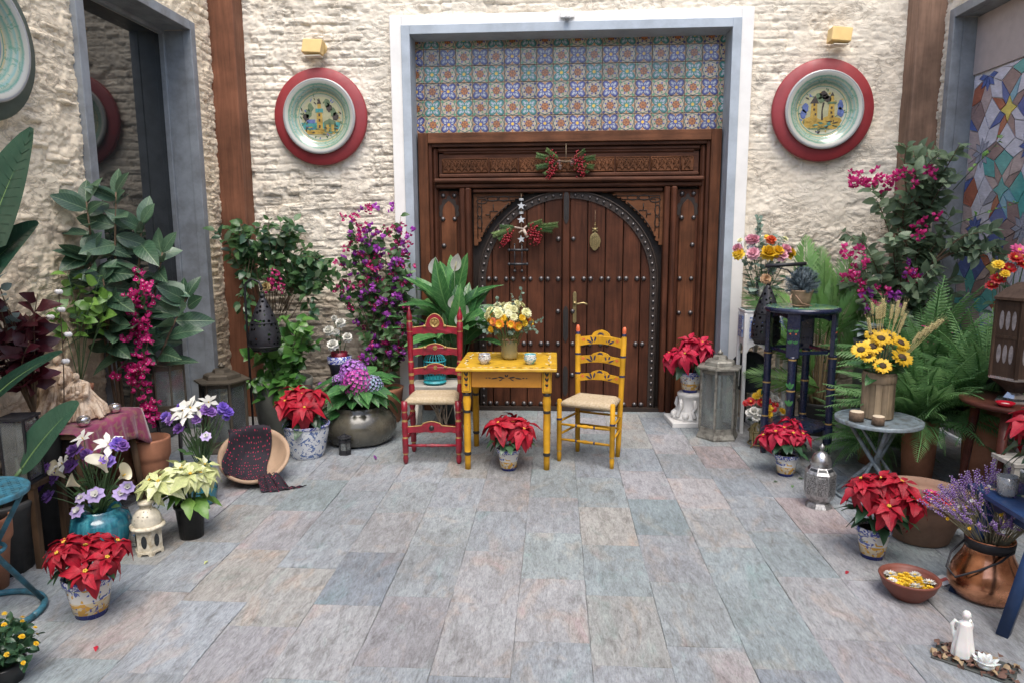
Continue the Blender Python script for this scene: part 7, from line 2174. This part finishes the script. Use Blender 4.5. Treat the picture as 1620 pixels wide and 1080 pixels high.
mag((-.60, -.42), (1.42, 1.50), 6); mag((-.55, -.35), (1.20, 1.40), 10); mag((-.12, .06), (1.18, 1.38), 10, F_bmag+F_bpur); mag((-.42, -.22), (1.02, 1.20), 16, F_bpur+F_bmag); mag((-.20, -.08), (1.05, 1.16), 6, F_bpur); mag((-.12, .05), (.80, .98), 12, F_bmag, -.5); mag((-.08, .05), (1.55, 1.72), 5)
def fern(label, loc, n, S_, seed, h0=.2, upb=1.0, potr=.15, frs=FR_fern, poth=.3, low=16):
    t_ = thing('fern', label, 'fern', loc); r = random.Random(seed); paths = []
    MB().lathe([(0, 0), (potr*.8, 0), (potr, poth), (potr*.92, poth), (0, poth*.9)], 22).build('pot', m_terra, t_)
    for k in range(n):
        a = k*2.4+r.uniform(-.3, .3); q = r.uniform(.15, 1)
        p = Vector((.04*math.cos(a), .04*math.sin(a), poth*.92))
        d = Vector((math.cos(a)*q, math.sin(a)*q*.9-.12, (1.15-q)*upb+.12))
        put('frond', r.choice(frs), t_, p, d, (0, 0, 1) if q > .35 else (-math.cos(a), -math.sin(a), .6), S_*r.uniform(.8, 1.2), r.uniform(-.3, .3))
    for k in range(low):
        a = R(180+180*(k+.5)/low)+r.uniform(-.15, .15)
        p = Vector((potr*.8*math.cos(a), potr*.8*math.sin(a), poth*r.uniform(.9, 1.15)))
        put('frond', r.choice(frs[1:]), t_, p, (math.cos(a), math.sin(a)*.8, r.uniform(-.25, .30)), (0, 0, 1), S_*r.uniform(.62, .95), r.uniform(-.4, .4))
    return t_
ft = fern('tall upright fern between the ficus and the stained glass', (2.55, 4.85, 0), 58, 1.45, 3, upb=1.5, poth=.60, potr=.11)
fern('broad arching fern on the floor beside the sunflower table', (2.36, 4.52, 0), 76, 1.25, 8, upb=.8, poth=.42, potr=.11)
fern('low spreading fern under the lattice metal table', (2.22, 4.86, 0), 36, .9, 15, upb=.35, poth=.16, potr=.10)
fern('dark fern beside the round mahogany table', (2.68, 4.42, 0), 50, 1.2, 21, upb=1.1, poth=.55, potr=.11)
sl = thing('grey_succulent', 'pale grey green rosette plant above the sunflower bucket', 'plant', (2.28, 5.10, 0))
MB().lathe([(0, 0), (.10, 0), (.12, .80), (.13, .84), (.11, .84), (0, .82)], 22).build('pot', M_('grey_pot', (.10, .11, .11), .5, .3), sl)
for k in range(26):
    a = k*2.4; q = .3+.7*k/26; put('leaf', L_grey[0], sl, (.02*math.cos(a), .02*math.sin(a), .88+.06*(1-q)), (math.cos(a), math.sin(a)-.2, 1.0-.9*q), (0, 0, 1), .13*(.6+.5*q))

# ---- lattice metal table with sunflowers
m_gbm = M_('grey_blue_metal', (.22, .27, .30), .5, .25, 20, .25, .002, metal=.25, dark=(.13, .14, .14))
mt = thing('lattice_metal_table', 'round grey blue lattice metal table on crossed legs', 'table', (1.955, 4.22, 0))
lattice_disc(mt, .228, .485, m_gbm, n=8)
for i in range(3):
    a = R(120*i+20); a2 = a+R(150)
    MB().tube([(.19*math.cos(a), .19*math.sin(a), .475), (.03*math.cos(a), .03*math.sin(a), .24), (.22*math.cos(a2), .22*math.sin(a2), .008)], [.012, .014, .012], 8).build('leg', m_gbm, mt)
    MB().tube([(.12*math.cos(a+.6), .12*math.sin(a+.6), .475), (.02, .02, .26), (.20*math.cos(a+3.3), .20*math.sin(a+3.3), .008)], [.008, .010, .009], 8).build('brace', m_gbm, mt)
MB().tube([(.215*math.cos(R(a)), .215*math.sin(R(a)), .012) for a in range(0, 361, 12)], .009, 6).build('base_ring', m_gbm, mt)
bk = thing('wooden_bucket', 'pale wooden stave bucket holding sunflowers on the metal table', 'bucket', (1.955, 4.25, .494))
m_stave = woodmat('grey_stave', (.30, .235, .155), 'Z', .8, .4, bump=.5)
for i in range(16):
    a = 2*math.pi*i/16
    MB().box((0, 0, .14), (.0345, .010, .28), ch=.002).build('stave', m_stave, bk, TM((.086*math.cos(a), .086*math.sin(a), 0), rz=a+math.pi/2))
MB().lathe([(.091, .215), (.095, .217), (.097, .262), (.092, .265)], 32).build('band', m_stave, bk)
MB().lathe([(0, .02), (.08, .02), (.08, .03), (0, .03)], 20).build('bottom', m_stave, bk)
hs = [(-.08, -.06, .44, 1.05), (-.03, -.05, .485, 1.0), (.02, -.03, .49, 1.1), (-.145, -.06, .42, 1.0), (.085, -.05, .46, 1.0), (.07, -.11, .385, 1.15), (-.04, -.115, .335, .95), (-.11, -.08, .385, .8), (-.06, 0, .50, .8)]
sb = bouquet('sunflower_bouquet', 'sunflowers and wheat ears in the wooden bucket', (1.955, 4.25, .494), [(x, y, z, F_sun, s) for x, y, z, s in hs], (L_hyd, 18, .13, .07, .16), .2, 6, .004)
ear = MB()
for k in range(14):
    for s in (0, 2.1, 4.2): ear.ball((.006*k, .006*math.cos(s+k), .006*math.sin(s+k)), (.006, .004, .004), 5, 0, 3)
    ear.tube([(.006*k, .006*math.cos(k), .006*math.sin(k)), (.006*k+.045, .016*math.cos(k), .016*math.sin(k))], [.0006, .0003], 3)
ME_ear = ear.mesh('wheat_ear', M_('wheat', (.47, .40, .19), .8, .25, 30))
r_ = random.Random(9); paths = []
for k in range(20):
    a = r_.uniform(0, 6.3); q = r_.uniform(.2, 1)
    top = Vector((.16*q*math.cos(a)+.02, .10*q*math.sin(a), .50+.16*(1-q)+r_.uniform(-.05, .05)))
    if k < 5: top = Vector((.17+.03*k, -.02, .46+.02*k))
    if k in (5, 6, 7): top = Vector((-.10+.01*k, -.02, .60))
    paths.append(curve((0, 0, .2), top, .01, 5, r_, .01)); put('wheat_ear', ME_ear, sb, top, top-Vector((0, 0, .15)), s=r_.uniform(.8, 1.1))
stems(sb, paths, M_('straw', (.45, .36, .16), .8, .2), .002, .0015, 'straw')
m_barkl = M_('log_bark', (.15, .10, .065), .9, .5, 40, .8, .006)
for (lab, x, y, r, h) in (('thick log slice candle holder left on the metal table', 1.80, 4.16, .040, .055), ('thin log slice candle holder in front of the wooden bucket', 1.885, 4.07, .034, .050)):
    lab = lab.replace(' left on', ' by the rim of')
    t_ = thing('log_candle', lab, 'candle holder', (x, y, .4915))
    MB().lathe([(0, 0), (r, 0), (r*1.03, h*.5), (r, h), (r*.9, h)], 20, sq=lambda a: 1+.04*math.sin(5*a)).build('bark', m_barkl, t_)
    MB().lathe([(r*.95, h), (r*.9, h+.003), (r*.5, h+.003), (.0, h+.001)], 20).build('wax_top', M_('log_top', (.60, .50, .36), .7, .15, 20), t_)

# ---- floor things on the right
poinsettia('red poinsettia in a painted pot in front of the navy stand', (1.545, 4.58, 0), lambda t_, r, h: maj_pot(t_, r, h), .080, .15, .35, .255, L_poin2, heads=7, seed=8)
poinsettia('large red poinsettia in a painted pot beside the terracotta basin', (1.585, 3.38, 0), lambda t_, r, h: maj_pot(t_, r, h), .082, .165, .39, .31, L_poin, heads=8, seed=10, blen=1.05)
sv = thing('silver_moorish_lantern', 'embossed silver octagonal lantern with a pierced dome', 'lantern', (1.56, 4.03, 0), R(12))
MB().lathe([(.072, 0), (.078, .004), (.066, .025), (.055, .035)], 8, smooth=False).build('foot', m_silver, sv)
MB().lathe([(.05, .03), (.078, .06), (.087, .085), (.087, .205), (.083, .212)], 8, smooth=False).build('body', m_silver, sv)
def emb():
    t = NT('embossed_panel'); v = t.coord('Object'); n = t.noise(v, 70, 3, .6, 2.5)
    t.col(t.ramp(n, [(.4, (.07, .07, .07)), (.55, (.42, .42, .42))])); t.p.inputs['Metallic'].default_value = .85; t.rough(.32); t.bump(n, .8, .006); return t.mat
m_emb = emb()
for i in range(8):
    a = R(45*i+22.5); ap = .087*math.cos(R(22.5))
    MB().box((ap, 0, .146), (.004, .052, .105), ch=.001).build('embossed_panel', m_emb, sv, Matrix.Rotation(a, 4, 'Z'))
    b = MB(); b.add([(.0795, -.028, .215), (.0795, .028, .215), (.060, .021, .243), (.060, -.021, .243)], [(0, 1, 2, 3)], smooth=False); b.build('shoulder_glass', M_('smoked_glass', (.02, .022, .025), .45, .2), sv, Matrix.Rotation(a, 4, 'Z'))
MB().lathe([(.088, .206), (.089, .213), (.062, .245), (.056, .250)], 8, smooth=False).build('shoulder', m_silver, sv)
MB().lathe([(.055, .248), (.058, .262), (.056, .285), (.046, .312), (.028, .332), (.012, .340)], 20).build('dome', pierced('pierced_silver', (.52, .52, .52), .9, .28, 70, .18), sv)
MB().lathe([(0, .338), (.012, .34), (.008, .35), (.014, .358), (.016, .366), (.008, .376), (.003, .384), (0, .386)], 14).build('finial', m_silver, sv)
tbz = thing('terracotta_basin', 'wide terracotta basin with floating pink and red blooms', 'basin', (1.93, 3.62, 0))
m_cane = M_('old_terracotta', (.25, .15, .10), .8, .3, 8, .3, .004)
MB().lathe([(0, 0), (.125, 0), (.14, .01), (.205, .20), (.215, .235), (.232, .245), (.232, .262), (.212, .265), (.20, .23), (.19, .205), (0, .205)], 44, mis=[0]*9+[1]).build('basin', [m_cane, M_('basin_water', (.16, .085, .06), .06, .2)], tbz)
r_ = random.Random(14)
F_pinkd = rosette('flower', [leafmat('petal_hotpink', (.60, .06, .22), (.74, .16, .34)), m_yd], [(14, .006, .034, .24, 6, 0, .1), (12, .005, .026, .24, 25, 0, 0)], (.010, .006, 1), 40)
for k, (x, y) in enumerate(((.02, -.12), (.10, -.10), (.05, .0), (.14, .02), (-.05, -.06), (.0, .10), (.10, .10), (.12, -.03))):
    t_ = thing('floating_flower', 'pink or red bloom floating in the terracotta basin', 'flower', (1.93+x, 3.62+y, .2065), 0, 'blooms floating in the basin'); head(t_, (F_pinkd, F_red)[k % 2], (0, 0, .003), (r_.gauss(0, .1), r_.gauss(0, .1), 1), 1.15)
wsp = thing('wheat_sheaf', 'dry wheat sheaf lying against the terracotta basin', 'straw', (2.14, 3.50, 0))
paths = []
for k in range(26):
    p0, p1 = Vector((r_.uniform(-.03, .05), .15+r_.uniform(-.03, .03), .05)), Vector((r_.uniform(-.10, .04), -.10+r_.uniform(-.05, .05), .22+r_.uniform(-.04, .05)))
    paths.append(curve(p0, p1, .02, 5, r_, .02)); put('wheat_ear', ME_ear, wsp, p1, p1-p0+Vector((0, 0, -.1)), s=.9)
stems(wsp, paths, M_('straw', (.45, .36, .16), .8, .2), .002, .0015, 'straw')
fb = thing('flower_bowl', 'small red clay bowl with yellow and white flowers floating', 'bowl', (1.57, 2.99, 0))
m_rclay = M_('red_clay', (.17, .050, .032), .55, .25, 10, .15, .002)
MB().lathe([(0, 0), (.062, 0), (.068, .006), (.105, .05), (.120, .088), (.124, .096), (.118, .100), (.108, .085), (.10, .068), (0, .068)], 40, mis=[0]*8+[1]).build('bowl', [m_rclay, M_('bowl_water', (.14, .10, .05), .05, .2)], fb)
k = 0
for (x, y, me, s) in [(-.055, .055, F_wflat, .9), (.05, .05, F_wflat, .85), (-.075, -.005, F_wflat, .7), (.0, -.055, F_wflat, .95), (.078, -.02, F_wflat, .95)]+[(.085*math.sqrt(q/19)*math.cos(q*2.4), .085*math.sqrt(q/19)*math.sin(q*2.4), F_mumY, .7) for q in range(19)]:
    w = me is F_wflat
    t_ = thing('floating_flower', 'white daisy floating in the small clay bowl' if w else 'yellow flower head floating in the small clay bowl', 'flower', (1.57+x, 2.99+y, .0695+(.006 if w else 0)), 0, 'white daisies in the clay bowl' if w else 'yellow flowers in the clay bowl')
    head(t_, me, (0, 0, .003), (r_.gauss(0, .12), r_.gauss(0, .12), 1), s)
# copper pot with lavender
m_cop = M_('worn_copper', (.80, .38, .22), .20, .15, 5, .08, .002, metal=1.0, dark=(.42, .17, .09))
cp = thing('copper_pot', 'worn copper pot with an iron collar and bail handle', 'pot', (1.915, 3.02, 0), R(-20))
MB().lathe([(0, 0), (.10, 0), (.128, .012), (.148, .05), (.150, .085), (.130, .14), (.100, .195), (.088, .235), (.092, .265), (.097, .275), (.088, .275), (.08, .24), (0, .23)], 44).build('body', m_cop, cp)
MB().lathe([(.089, .228), (.094, .228), (.098, .268), (.093, .27)], 36).build('collar', m_ironb, cp)
MB().tube([(-.095, 0, .245), (-.15, -.05, .20), (-.17, -.10, .15), (-.14, -.13, .12), (-.06, -.14, .17), (.02, -.12, .215), (.08, -.05, .245)], .005, 6).build('bail_handle', m_ironb, cp)
lv = thing('dried_lavender', 'big bunch of dried lavender and grasses in the copper pot', 'flowers', (1.915, 3.02, 0))
lm = MB(); r_ = random.Random(33)
for k in range(16):
    a = k*2.4
    lm.ball((.0055*k, .006*math.cos(a), .006*math.sin(a)), (.0055, .0045, .0045), 5, 0 if k % 3 else 1, 3)
ME_lav = lm.mesh('lavender_spike', [M_('lavender', (.20, .11, .32), .8, .3, 30), M_('lavender_grey', (.32, .25, .34), .8, .3, 30)])
paths = []; paths2 = []
for k in range(170):
    a = r_.uniform(0, 6.3); q = math.sqrt(r_.random())
    top = Vector((.23*q*math.cos(a)-.02, .16*q*math.sin(a), .34+.24*(1-q*.75)*r_.uniform(.5, 1.05)))
    pth_ = curve((.05*q*math.cos(a), .05*q*math.sin(a), .22), top, .02, 5, r_, .03); paths.append(pth_)
    put('lavender_spike', ME_lav, lv, top, (top-pth_[3]), s=r_.uniform(.55, .95))
    if k % 3 == 0: put('lavender_spike', ME_lav, lv, pth_[4], (top-pth_[3])+Vector((r_.gauss(0, .1), r_.gauss(0, .1), 0)), s=.5)
stems(lv, paths, M_('dry_stem', (.24, .22, .14), .85, .3, 20), .0018, .001, 'stem', 4)
for k in range(30):
    a = r_.uniform(0, 6.3); q = r_.random()
    head(lv, F_wflat if k % 2 else F_mumY, (.22*q*math.cos(a), .14*q*math.sin(a)-.04, .36+.2*(1-q)), (math.cos(a), -.6, .5), .28)
# candles on a tray
ty = thing('slate_tray', 'slate tray strewn with bark potpourri on the paving', 'tray', (1.575, 2.50, 0), R(-38))
MB().box((0, 0, .005), (.26, .14, .008), ch=.002).build('slate', M_('slate', (.06, .065, .06), .6, .3), ty)
pot_m = [M_('bark_chip_a', (.24, .12, .085), .8, .4, 40, .3), M_('bark_chip_b', (.34, .25, .15), .8, .4, 40, .3), M_('bark_chip_c', (.14, .075, .055), .8, .4, 40, .3)]
cm = []
for q in range(3):
    b = MB(); v, f = leaf_v(pr_oval(.4, .9), fold=.5, droop=.8, n=3, side=1); b.add(v, f); cm.append(b.mesh('bark_chip', pot_m[q]))
r_ = random.Random(6)
for k in range(110):
    put('bark_chip', r_.choice(cm), ty, (r_.uniform(-.125, .125), r_.uniform(-.065, .065), .011+r_.random()*.014), (r_.gauss(0, 1), r_.gauss(0, 1), r_.gauss(0, .35)), (r_.gauss(0, .5), r_.gauss(0, .5), 1), r_.uniform(.02, .036))
m_wax = M_('white_wax', (.72, .71, .69), .45, .06, 8, .1, .002)
m_wax.node_tree.nodes['Principled BSDF'].inputs['Subsurface Weight'].default_value = .3
ag = thing('angel_candle', 'white wax candle shaped as a standing robed figure with wings', 'candle', (1.545, 2.525, .0185))
b = MB(); fold_lathe(b, [(0, 0, 0), (.040, 0, 1), (.038, .03, 1), (.030, .07, 1), (.024, .11, .6), (.022, .13, .2), (.010, .142, 0), (.009, .150, 0), (0, .152, 0)], None, .08, 7, 11, .5)
b.ball((0, -.002, .163), (.016, .016, .019), 12)
for s in (-1, 1):
    b.tube([(s*.012, .012, .118), (s*.028, .020, .130), (s*.036, .022, .112), (s*.032, .020, .08), (s*.026, .016, .05)], [.005, .007, .008, .006, .003], 8)
ab = b.build('figure', m_wax, ag); rm = ab.modifiers.new('remesh', 'REMESH'); rm.mode = 'VOXEL'; rm.voxel_size = .0028; rm.use_smooth_shade = True
lo = thing('lotus_candle', 'white wax lotus shaped candle on the slate tray', 'candle', (1.588, 2.455, .0185))
b = MB()
for layer, (n, r0, L, el) in enumerate(((8, .012, .040, 22), (7, .008, .036, 45), (5, .004, .030, 66))):
    for i in range(n):
        a = 2*math.pi*(i+.5*layer)/n
        v, f = leaf_v(pr_oval(.30, .8), fold=.45, droop=-.35, n=4, side=2)
        b.add(v, f, 0, Matrix.Translation((r0*math.cos(a), r0*math.sin(a), .008)) @ rot_to(sph(1, R(el), a)) @ Matrix.Diagonal((L, L, L, 1)))
b.lathe([(0, 0), (.028, 0), (.030, .012), (.018, .02), (0, .02)], 20)
b.build('petals', m_wax, lo)

# ---- dark round table with wooden lantern
m_mah = woodmat('mahogany', (.085, .028, .020), 'X', .32, .4, bump=.15)
dt = thing('round_mahogany_table', 'dark round mahogany table beside the ferns', 'table', (2.60, 3.95, 0))
MB().lathe([(0, .645), (.285, .645), (.300, .655), (.300, .668), (.288, .675), (0, .675)], 48).build('table_top', m_mah, dt)
for i in range(4):
    a = R(90*i+40); MB().tube([(.22*math.cos(a), .22*math.sin(a), .645), (.27*math.cos(a), .27*math.sin(a), 0)], [.03, .022], 4).build('leg', m_mah, dt)
ws = thing('white_stool', 'white painted stool tucked under the mahogany table', 'stool', (2.50, 3.72, 0))
MB().box((0, 0, .40), (.24, .20, .025), ch=.003).build('seat', m_wbench, ws)
for sx in (-1, 1):
    for sy in (-1, 1): MB().box((sx*.10, sy*.08, .194), (.028, .028, .388)).build('leg', m_wbench, ws)
wl2 = thing('carved_wood_lantern', 'dark carved wooden lantern with mica panes on the mahogany table', 'lantern', (2.545, 3.93, .6755), R(-6))
m_dkw = woodmat('dark_lantern_wood', (.07, .045, .032), 'Z', .5, .4)
MB().lathe([(0, 0), (.10, 0), (.095, .012), (.06, .02), (.04, .05), (.10, .10), (.145, .13), (.145, .145), (0, .145)], 6, smooth=False, mis=[0, 0, 0, 0, 1, 1, 0, 0]).build('base', [m_merc, m_dkw], wl2)
for i, (x, y) in enumerate(ngon(6, .135)): MB().box((x, y, .35), (.018, .018, .42)).build('corner_post', m_dkw, wl2)
pts = ngon(6, .133)
m_mica = M_('mica', (.24, .22, .22), .2, .4, 30, .1)
for i in range(6):
    (x0_, y0_), (x1_, y1_) = pts[i], pts[(i+1) % 6]; a = math.atan2(y1_-y0_, x1_-x0_); L = math.hypot(x1_-x0_, y1_-y0_)
    M0 = TM(((x0_+x1_)/2, (y0_+y1_)/2, 0), rz=a)
    MB().box((0, 0, .35), (L-.018, .008, .41)).build('side_panel', m_dkw, wl2, M0)
    for x in (-.033, .0, .033):
        for z in (.27, .45):
            b = MB(); b.prism([(x+.0115*math.cos(q*.45), z+.052*math.sin(q*.45)) for q in range(14)], -.0055, .0055); b.build('mica_pane', m_mica, wl2, M0)
    MB().box((0, 0, .36), (L-.016, .014, .016)).build('rail', m_dkw, wl2, M0)
MB().lathe([(0, .56), (.155, .56), (.155, .575), (.10, .62), (.05, .65), (0, .655)], 6, smooth=False).build('roof', m_dkw, wl2)
tg = thing('red_glass_tealight', 'low red glass tealight dish on the mahogany table', 'candle holder', (2.415, 3.80, .6755))
MB().lathe([(0, 0), (.028, 0), (.046, .022), (.043, .023), (.026, .005), (0, .004)], 28).build('dish', M_('ruby_glass', (.42, .010, .025), .08, .2), tg)
MB().lathe([(0, .005), (.019, .005), (.019, .016), (0, .017)], 16).build('tealight', m_candle, tg)
bouquet('red_yellow_posy', 'posy of red and yellow flowers beside the carved wooden lantern', (2.62, 4.22, .676),
        [(-.06, -.1, .72, F_red, 1.4), (-.10, -.08, .66, F_red, 1.4), (-.12, -.1, .74, F_mumY, 1.2), (-.04, -.12, .78, F_red, 1.4), (-.09, -.12, .69, F_mumY, 1.0), (.02, -.1, .74, F_red, 1.3), (.0, -.08, .82, F_pinkd, 1.3), (-.12, -.06, .62, F_red, 1.2), (.06, -.05, .78, F_mumY, 1.1)], (L_smd, 12, .07, .06, .5), .10, 2)
pv = thing('dark_posy_vase', 'dark slim vase holding the red and yellow posy', 'vase', (2.62, 4.22, .676))
MB().lathe([(0, 0), (.05, 0), (.055, .1), (.035, .25), (.04, .32), (.036, .32), (.03, .25), (0, .2)], 22).build('body', m_ironb, pv)
# ---- navy bench
nb = thing('navy_bench', 'navy painted bench with white flower motifs at the court edge', 'bench', (2.14, 2.87, 0))
m_nb = M_('navy_bench_paint', (.016, .045, .125), .4, .3, 10, .1, .001)
MB().box((0, 0, .487), (.62, .42, .026), ch=.004).build('seat', m_nb, nb)
for sx in (-1, 1):
    for sy in (-1, 1):
        MB().tube([(sx*.22, sy*.15, .475), (sx*.34, sy*.17, 0)], [.034, .030], 4).build('leg', m_nb, nb)
    MB().box((sx*.23, 0, .44), (.04, .30, .05)).build('cleat', m_nb, nb)
sh = []
for (cx_, cz_) in ((-.22, -.14), (-.10, -.16), (-.16, .05), (-.24, .13)):
    for k in range(6): sh.append((leafshape(cx_, cz_, .020, .007, k*1.047), 0, .0014))
    for k in range(3): sh.append((leafshape(cx_, cz_, .040, .006, k*2.1+.5), 1, .001))
    sh.append(([(cx_+.005*math.cos(q*.8), cz_+.005*math.sin(q*.8)) for q in range(8)], 2, .002))
decal(nb, nb, 'painted_flowers', [m_crm, m_grd, m_oran], sh, Matrix.Translation((0, 0, .5003)) @ Matrix.Rotation(R(-90), 4, 'X'))
tu = thing('glass_tumbler', 'ribbed clear glass tumbler on the navy bench', 'glass', (1.905, 2.93, .5015))
MB().lathe([(0, .004), (.030, .0), (.036, .01), (.040, .085), (.037, .085), (.033, .014), (0, .010)], 30, sq=lambda a: 1+.02*math.cos(15*a)).build('body', glassmat('ribbed_glass', (.93, .95, .95), .04, alpha=.75), tu)
MB().lathe([(0, .012), (.030, .012), (.031, .02), (0, .022)], 18).build('salt', M_('salt', (.75, .75, .73), .8, .1), tu)
poinsettia('red poinsettia on the navy bench at the court edge', (2.03, 2.83, .5015), black_pot, .075, .16, .44, .26, heads=7, seed=17, blen=1.05)
bkl = thing('leaning_leaflet', 'folded paper leaflet lying behind the copper pot', 'leaflet', (1.80, 3.14, 0), R(30))
MB().box((0, 0, .005), (.10, .07, .003)).box((.0, .0, .0075), (.07, .02, .001), 1).build('paper', [M_('paper', (.6, .6, .58), .7, .1), M_('print_red', (.5, .1, .08), .7, .1)], bkl)

# ================================================================== ORNAMENTS ON THE DOOR
m_berry = M_('red_berries', (.26, .008, .018), .3, .3, 40)
m_starp = M_('pale_painted_wood', (.50, .52, .54), .6, .2, 40, .2)
def pine_twig():
    b = MB()
    for k in range(130):
        t0 = k/130; a = k*2.4
        b.tube([(t0, 0, 0), (t0+.14, .17*math.cos(a), .17*math.sin(a))], [.020, .007], 3)
    return b.mesh('pine_sprig', leafmat('pine_green', (.10, .20, .07), (.26, .38, .13)))
ME_pine = pine_twig()
bb = MB(); r_ = random.Random(3)
for k in range(34): bb.ball((r_.gauss(0, .022), r_.gauss(0, .012), r_.gauss(0, .03)), .0085, 6, 0, 4)
ME_berry = bb.mesh('berries', m_berry)
def garland(name, label, loc, sprigs, berries, extra):
    t_ = thing(name, label, 'garland', loc)
    for (p, d, s) in sprigs: put('pine_sprig', ME_pine, t_, p, d, s=s)
    for (p, s) in berries: inst('berries', ME_berry, t_, TM(p, s=s, rz=rnd.random()))
    extra(t_)
def ex1(t_):
    MB().tube([(0, .0, .17), (0, 0, .03)], .003, 5).build('cord', M_('cord', (.30, .22, .14), .8, .2), t_)
    MB().tube([(-.13, 0, .0), (-.05, -.01, .02), (0, -.01, .015), (.05, -.01, .02), (.12, 0, 0)], .010, 6).build('twig', m_bark, t_)
    b = MB()
    for (x, z) in ((-.06, .02), (-.05, -.02), (.05, .01), (.06, .03)):
        for k in range(3): b.ball((x, -.02, z-.012*k), (.018-.003*k, .018-.003*k, .012), 8)
    b.build('pine_cone', M_('cone_brown', (.16, .10, .08), .8, .4, 40, .4), t_)
garland('lintel_garland', 'pine and red berry garland hanging over the carved frieze', (.085, 6.205, 2.20),
        [((-.09, -.01, .03), (-1, -.1, .25), .16), ((-.09, -.01, .0), (-1, -.1, -.2), .16), ((-.07, -.02, .04), (-.8, -.3, .6), .12), ((-.1, -.01, -.03), (-.9, -.2, -.6), .10), ((.08, -.01, .02), (1, -.1, .15), .16), ((.08, -.01, -.01), (1, -.1, -.15), .15), ((.07, -.02, .04), (.7, -.3, .5), .11), ((.1, -.01, -.03), (.9, -.2, -.5), .10)],
        [((-.13, -.03, .04), 1.0), ((-.12, -.03, -.05), 1.0), ((-.14, -.03, -.10), .6), ((.12, -.03, .02), 1.0), ((.14, -.03, -.05), .9), ((.09, -.03, .05), .8), ((.15, -.02, -.09), .5)], ex1)
def star_me():
    b = MB(); b.prism([((.036 if i % 2 == 0 else .016)*math.sin(math.pi*i/5), (.036 if i % 2 == 0 else .016)*math.cos(math.pi*i/5)) for i in range(10)][::-1], -.008, .004)
    return b.mesh('star', m_starp)
def ex2(t_):
    MB().tube([(0, 0, .34), (0, 0, -.14)], .002, 5).build('cord', M_('cord', (.30, .22, .14), .8, .2), t_)
    me = star_me()
    for z in (.235, .115, -.055): inst('star', me, t_, TM((0, -.004, z), ry=rnd.uniform(-.2, .2)))
    b = MB()
    for z in (.29, .28, .175, .165): b.lathe([(0, 0), (.02, 0), (.02, .008), (0, .008)], 10, 0, TM((0, 0, z)))
    b.build('bead', m_starp, t_)
    MB().tube([(-.06, -.01, .05), (.02, -.015, .035), (.05, -.01, .06)], .009, 6).tube([(.02, -.03, .03), (.055, -.035, -.04)], .014, 7).tube([(-.02, -.03, .0), (.01, -.03, .02)], .008, 6).build('twig', M_('birch_twig', (.42, .34, .28), .8, .4, 30), t_)
    b = MB()
    for z in (-.15, -.275): b.tube([(-.105, 0, z), (.045, 0, z)], .011, 8).ball((-.11, 0, z), .014).ball((.05, 0, z), .014)
    for x in (-.06, .005): b.tube([(x, 0, -.10), (x, 0, -.32)], .005, 6).ball((x, 0, -.335), .013).ball((x, 0, -.10), .008)
    b.build('wooden_ladder', M_('black_beads', (.03, .03, .034), .35, .3), t_)
garland('star_garland', 'string of pale stars with pine, berries and a little black ladder', (-.305, 6.225, 1.61),
        [((-.08, -.01, .04), (-1, -.1, -.35), .17), ((-.06, -.01, .05), (-1, -.1, .05), .12), ((-.1, -.01, .02), (-.9, -.1, -.7), .12), ((.05, -.01, .06), (1, -.1, .3), .13), ((.14, -.01, .05), (1, -.1, .1), .17), ((.12, -.01, .04), (1, -.2, -.15), .15)],
        [((-.12, -.02, -.03), 1.0), ((-.15, -.02, -.07), .8), ((.09, -.02, .01), 1.0), ((.13, -.02, -.02), 1.1), ((.15, -.02, -.06), .7)], ex2)

# ================================================================== LITTER ON THE PAVING
r_ = random.Random(91)
for (x, y, me, nm) in ((1.42, 4.42, L_sm[0], 'dry'), (1.52, 4.36, L_sm[1], 'dry'), (1.60, 4.50, L_sm[0], 'dry'), (-1.72, 3.15, L_poinw[0], 'cream'), (-1.80, 2.42, L_poin[0], 'red'), (1.40, 3.20, L_poin[1], 'red'), (1.72, 3.20, L_poin[0], 'red'), (-1.30, 4.75, F_bpur[0], 'purple')):
    lab = {'dry': 'small leaf fallen on the paving by the navy stand', 'cream': 'cream bract fallen on the paving by the black pot', 'red': 'red bract fallen on the paving near a poinsettia', 'purple': 'purple petals fallen on the paving by the small lantern'}[nm]
    o = put('fallen_leaf', me, None, (x, y, .008), (r_.gauss(0, 1), r_.gauss(0, 1), .02), (0, 0, 1), .035 if nm != 'purple' else .6)
    tag(o, lab, 'leaf', 'leaves fallen on the paving' if nm in ('dry', 'red') else None)
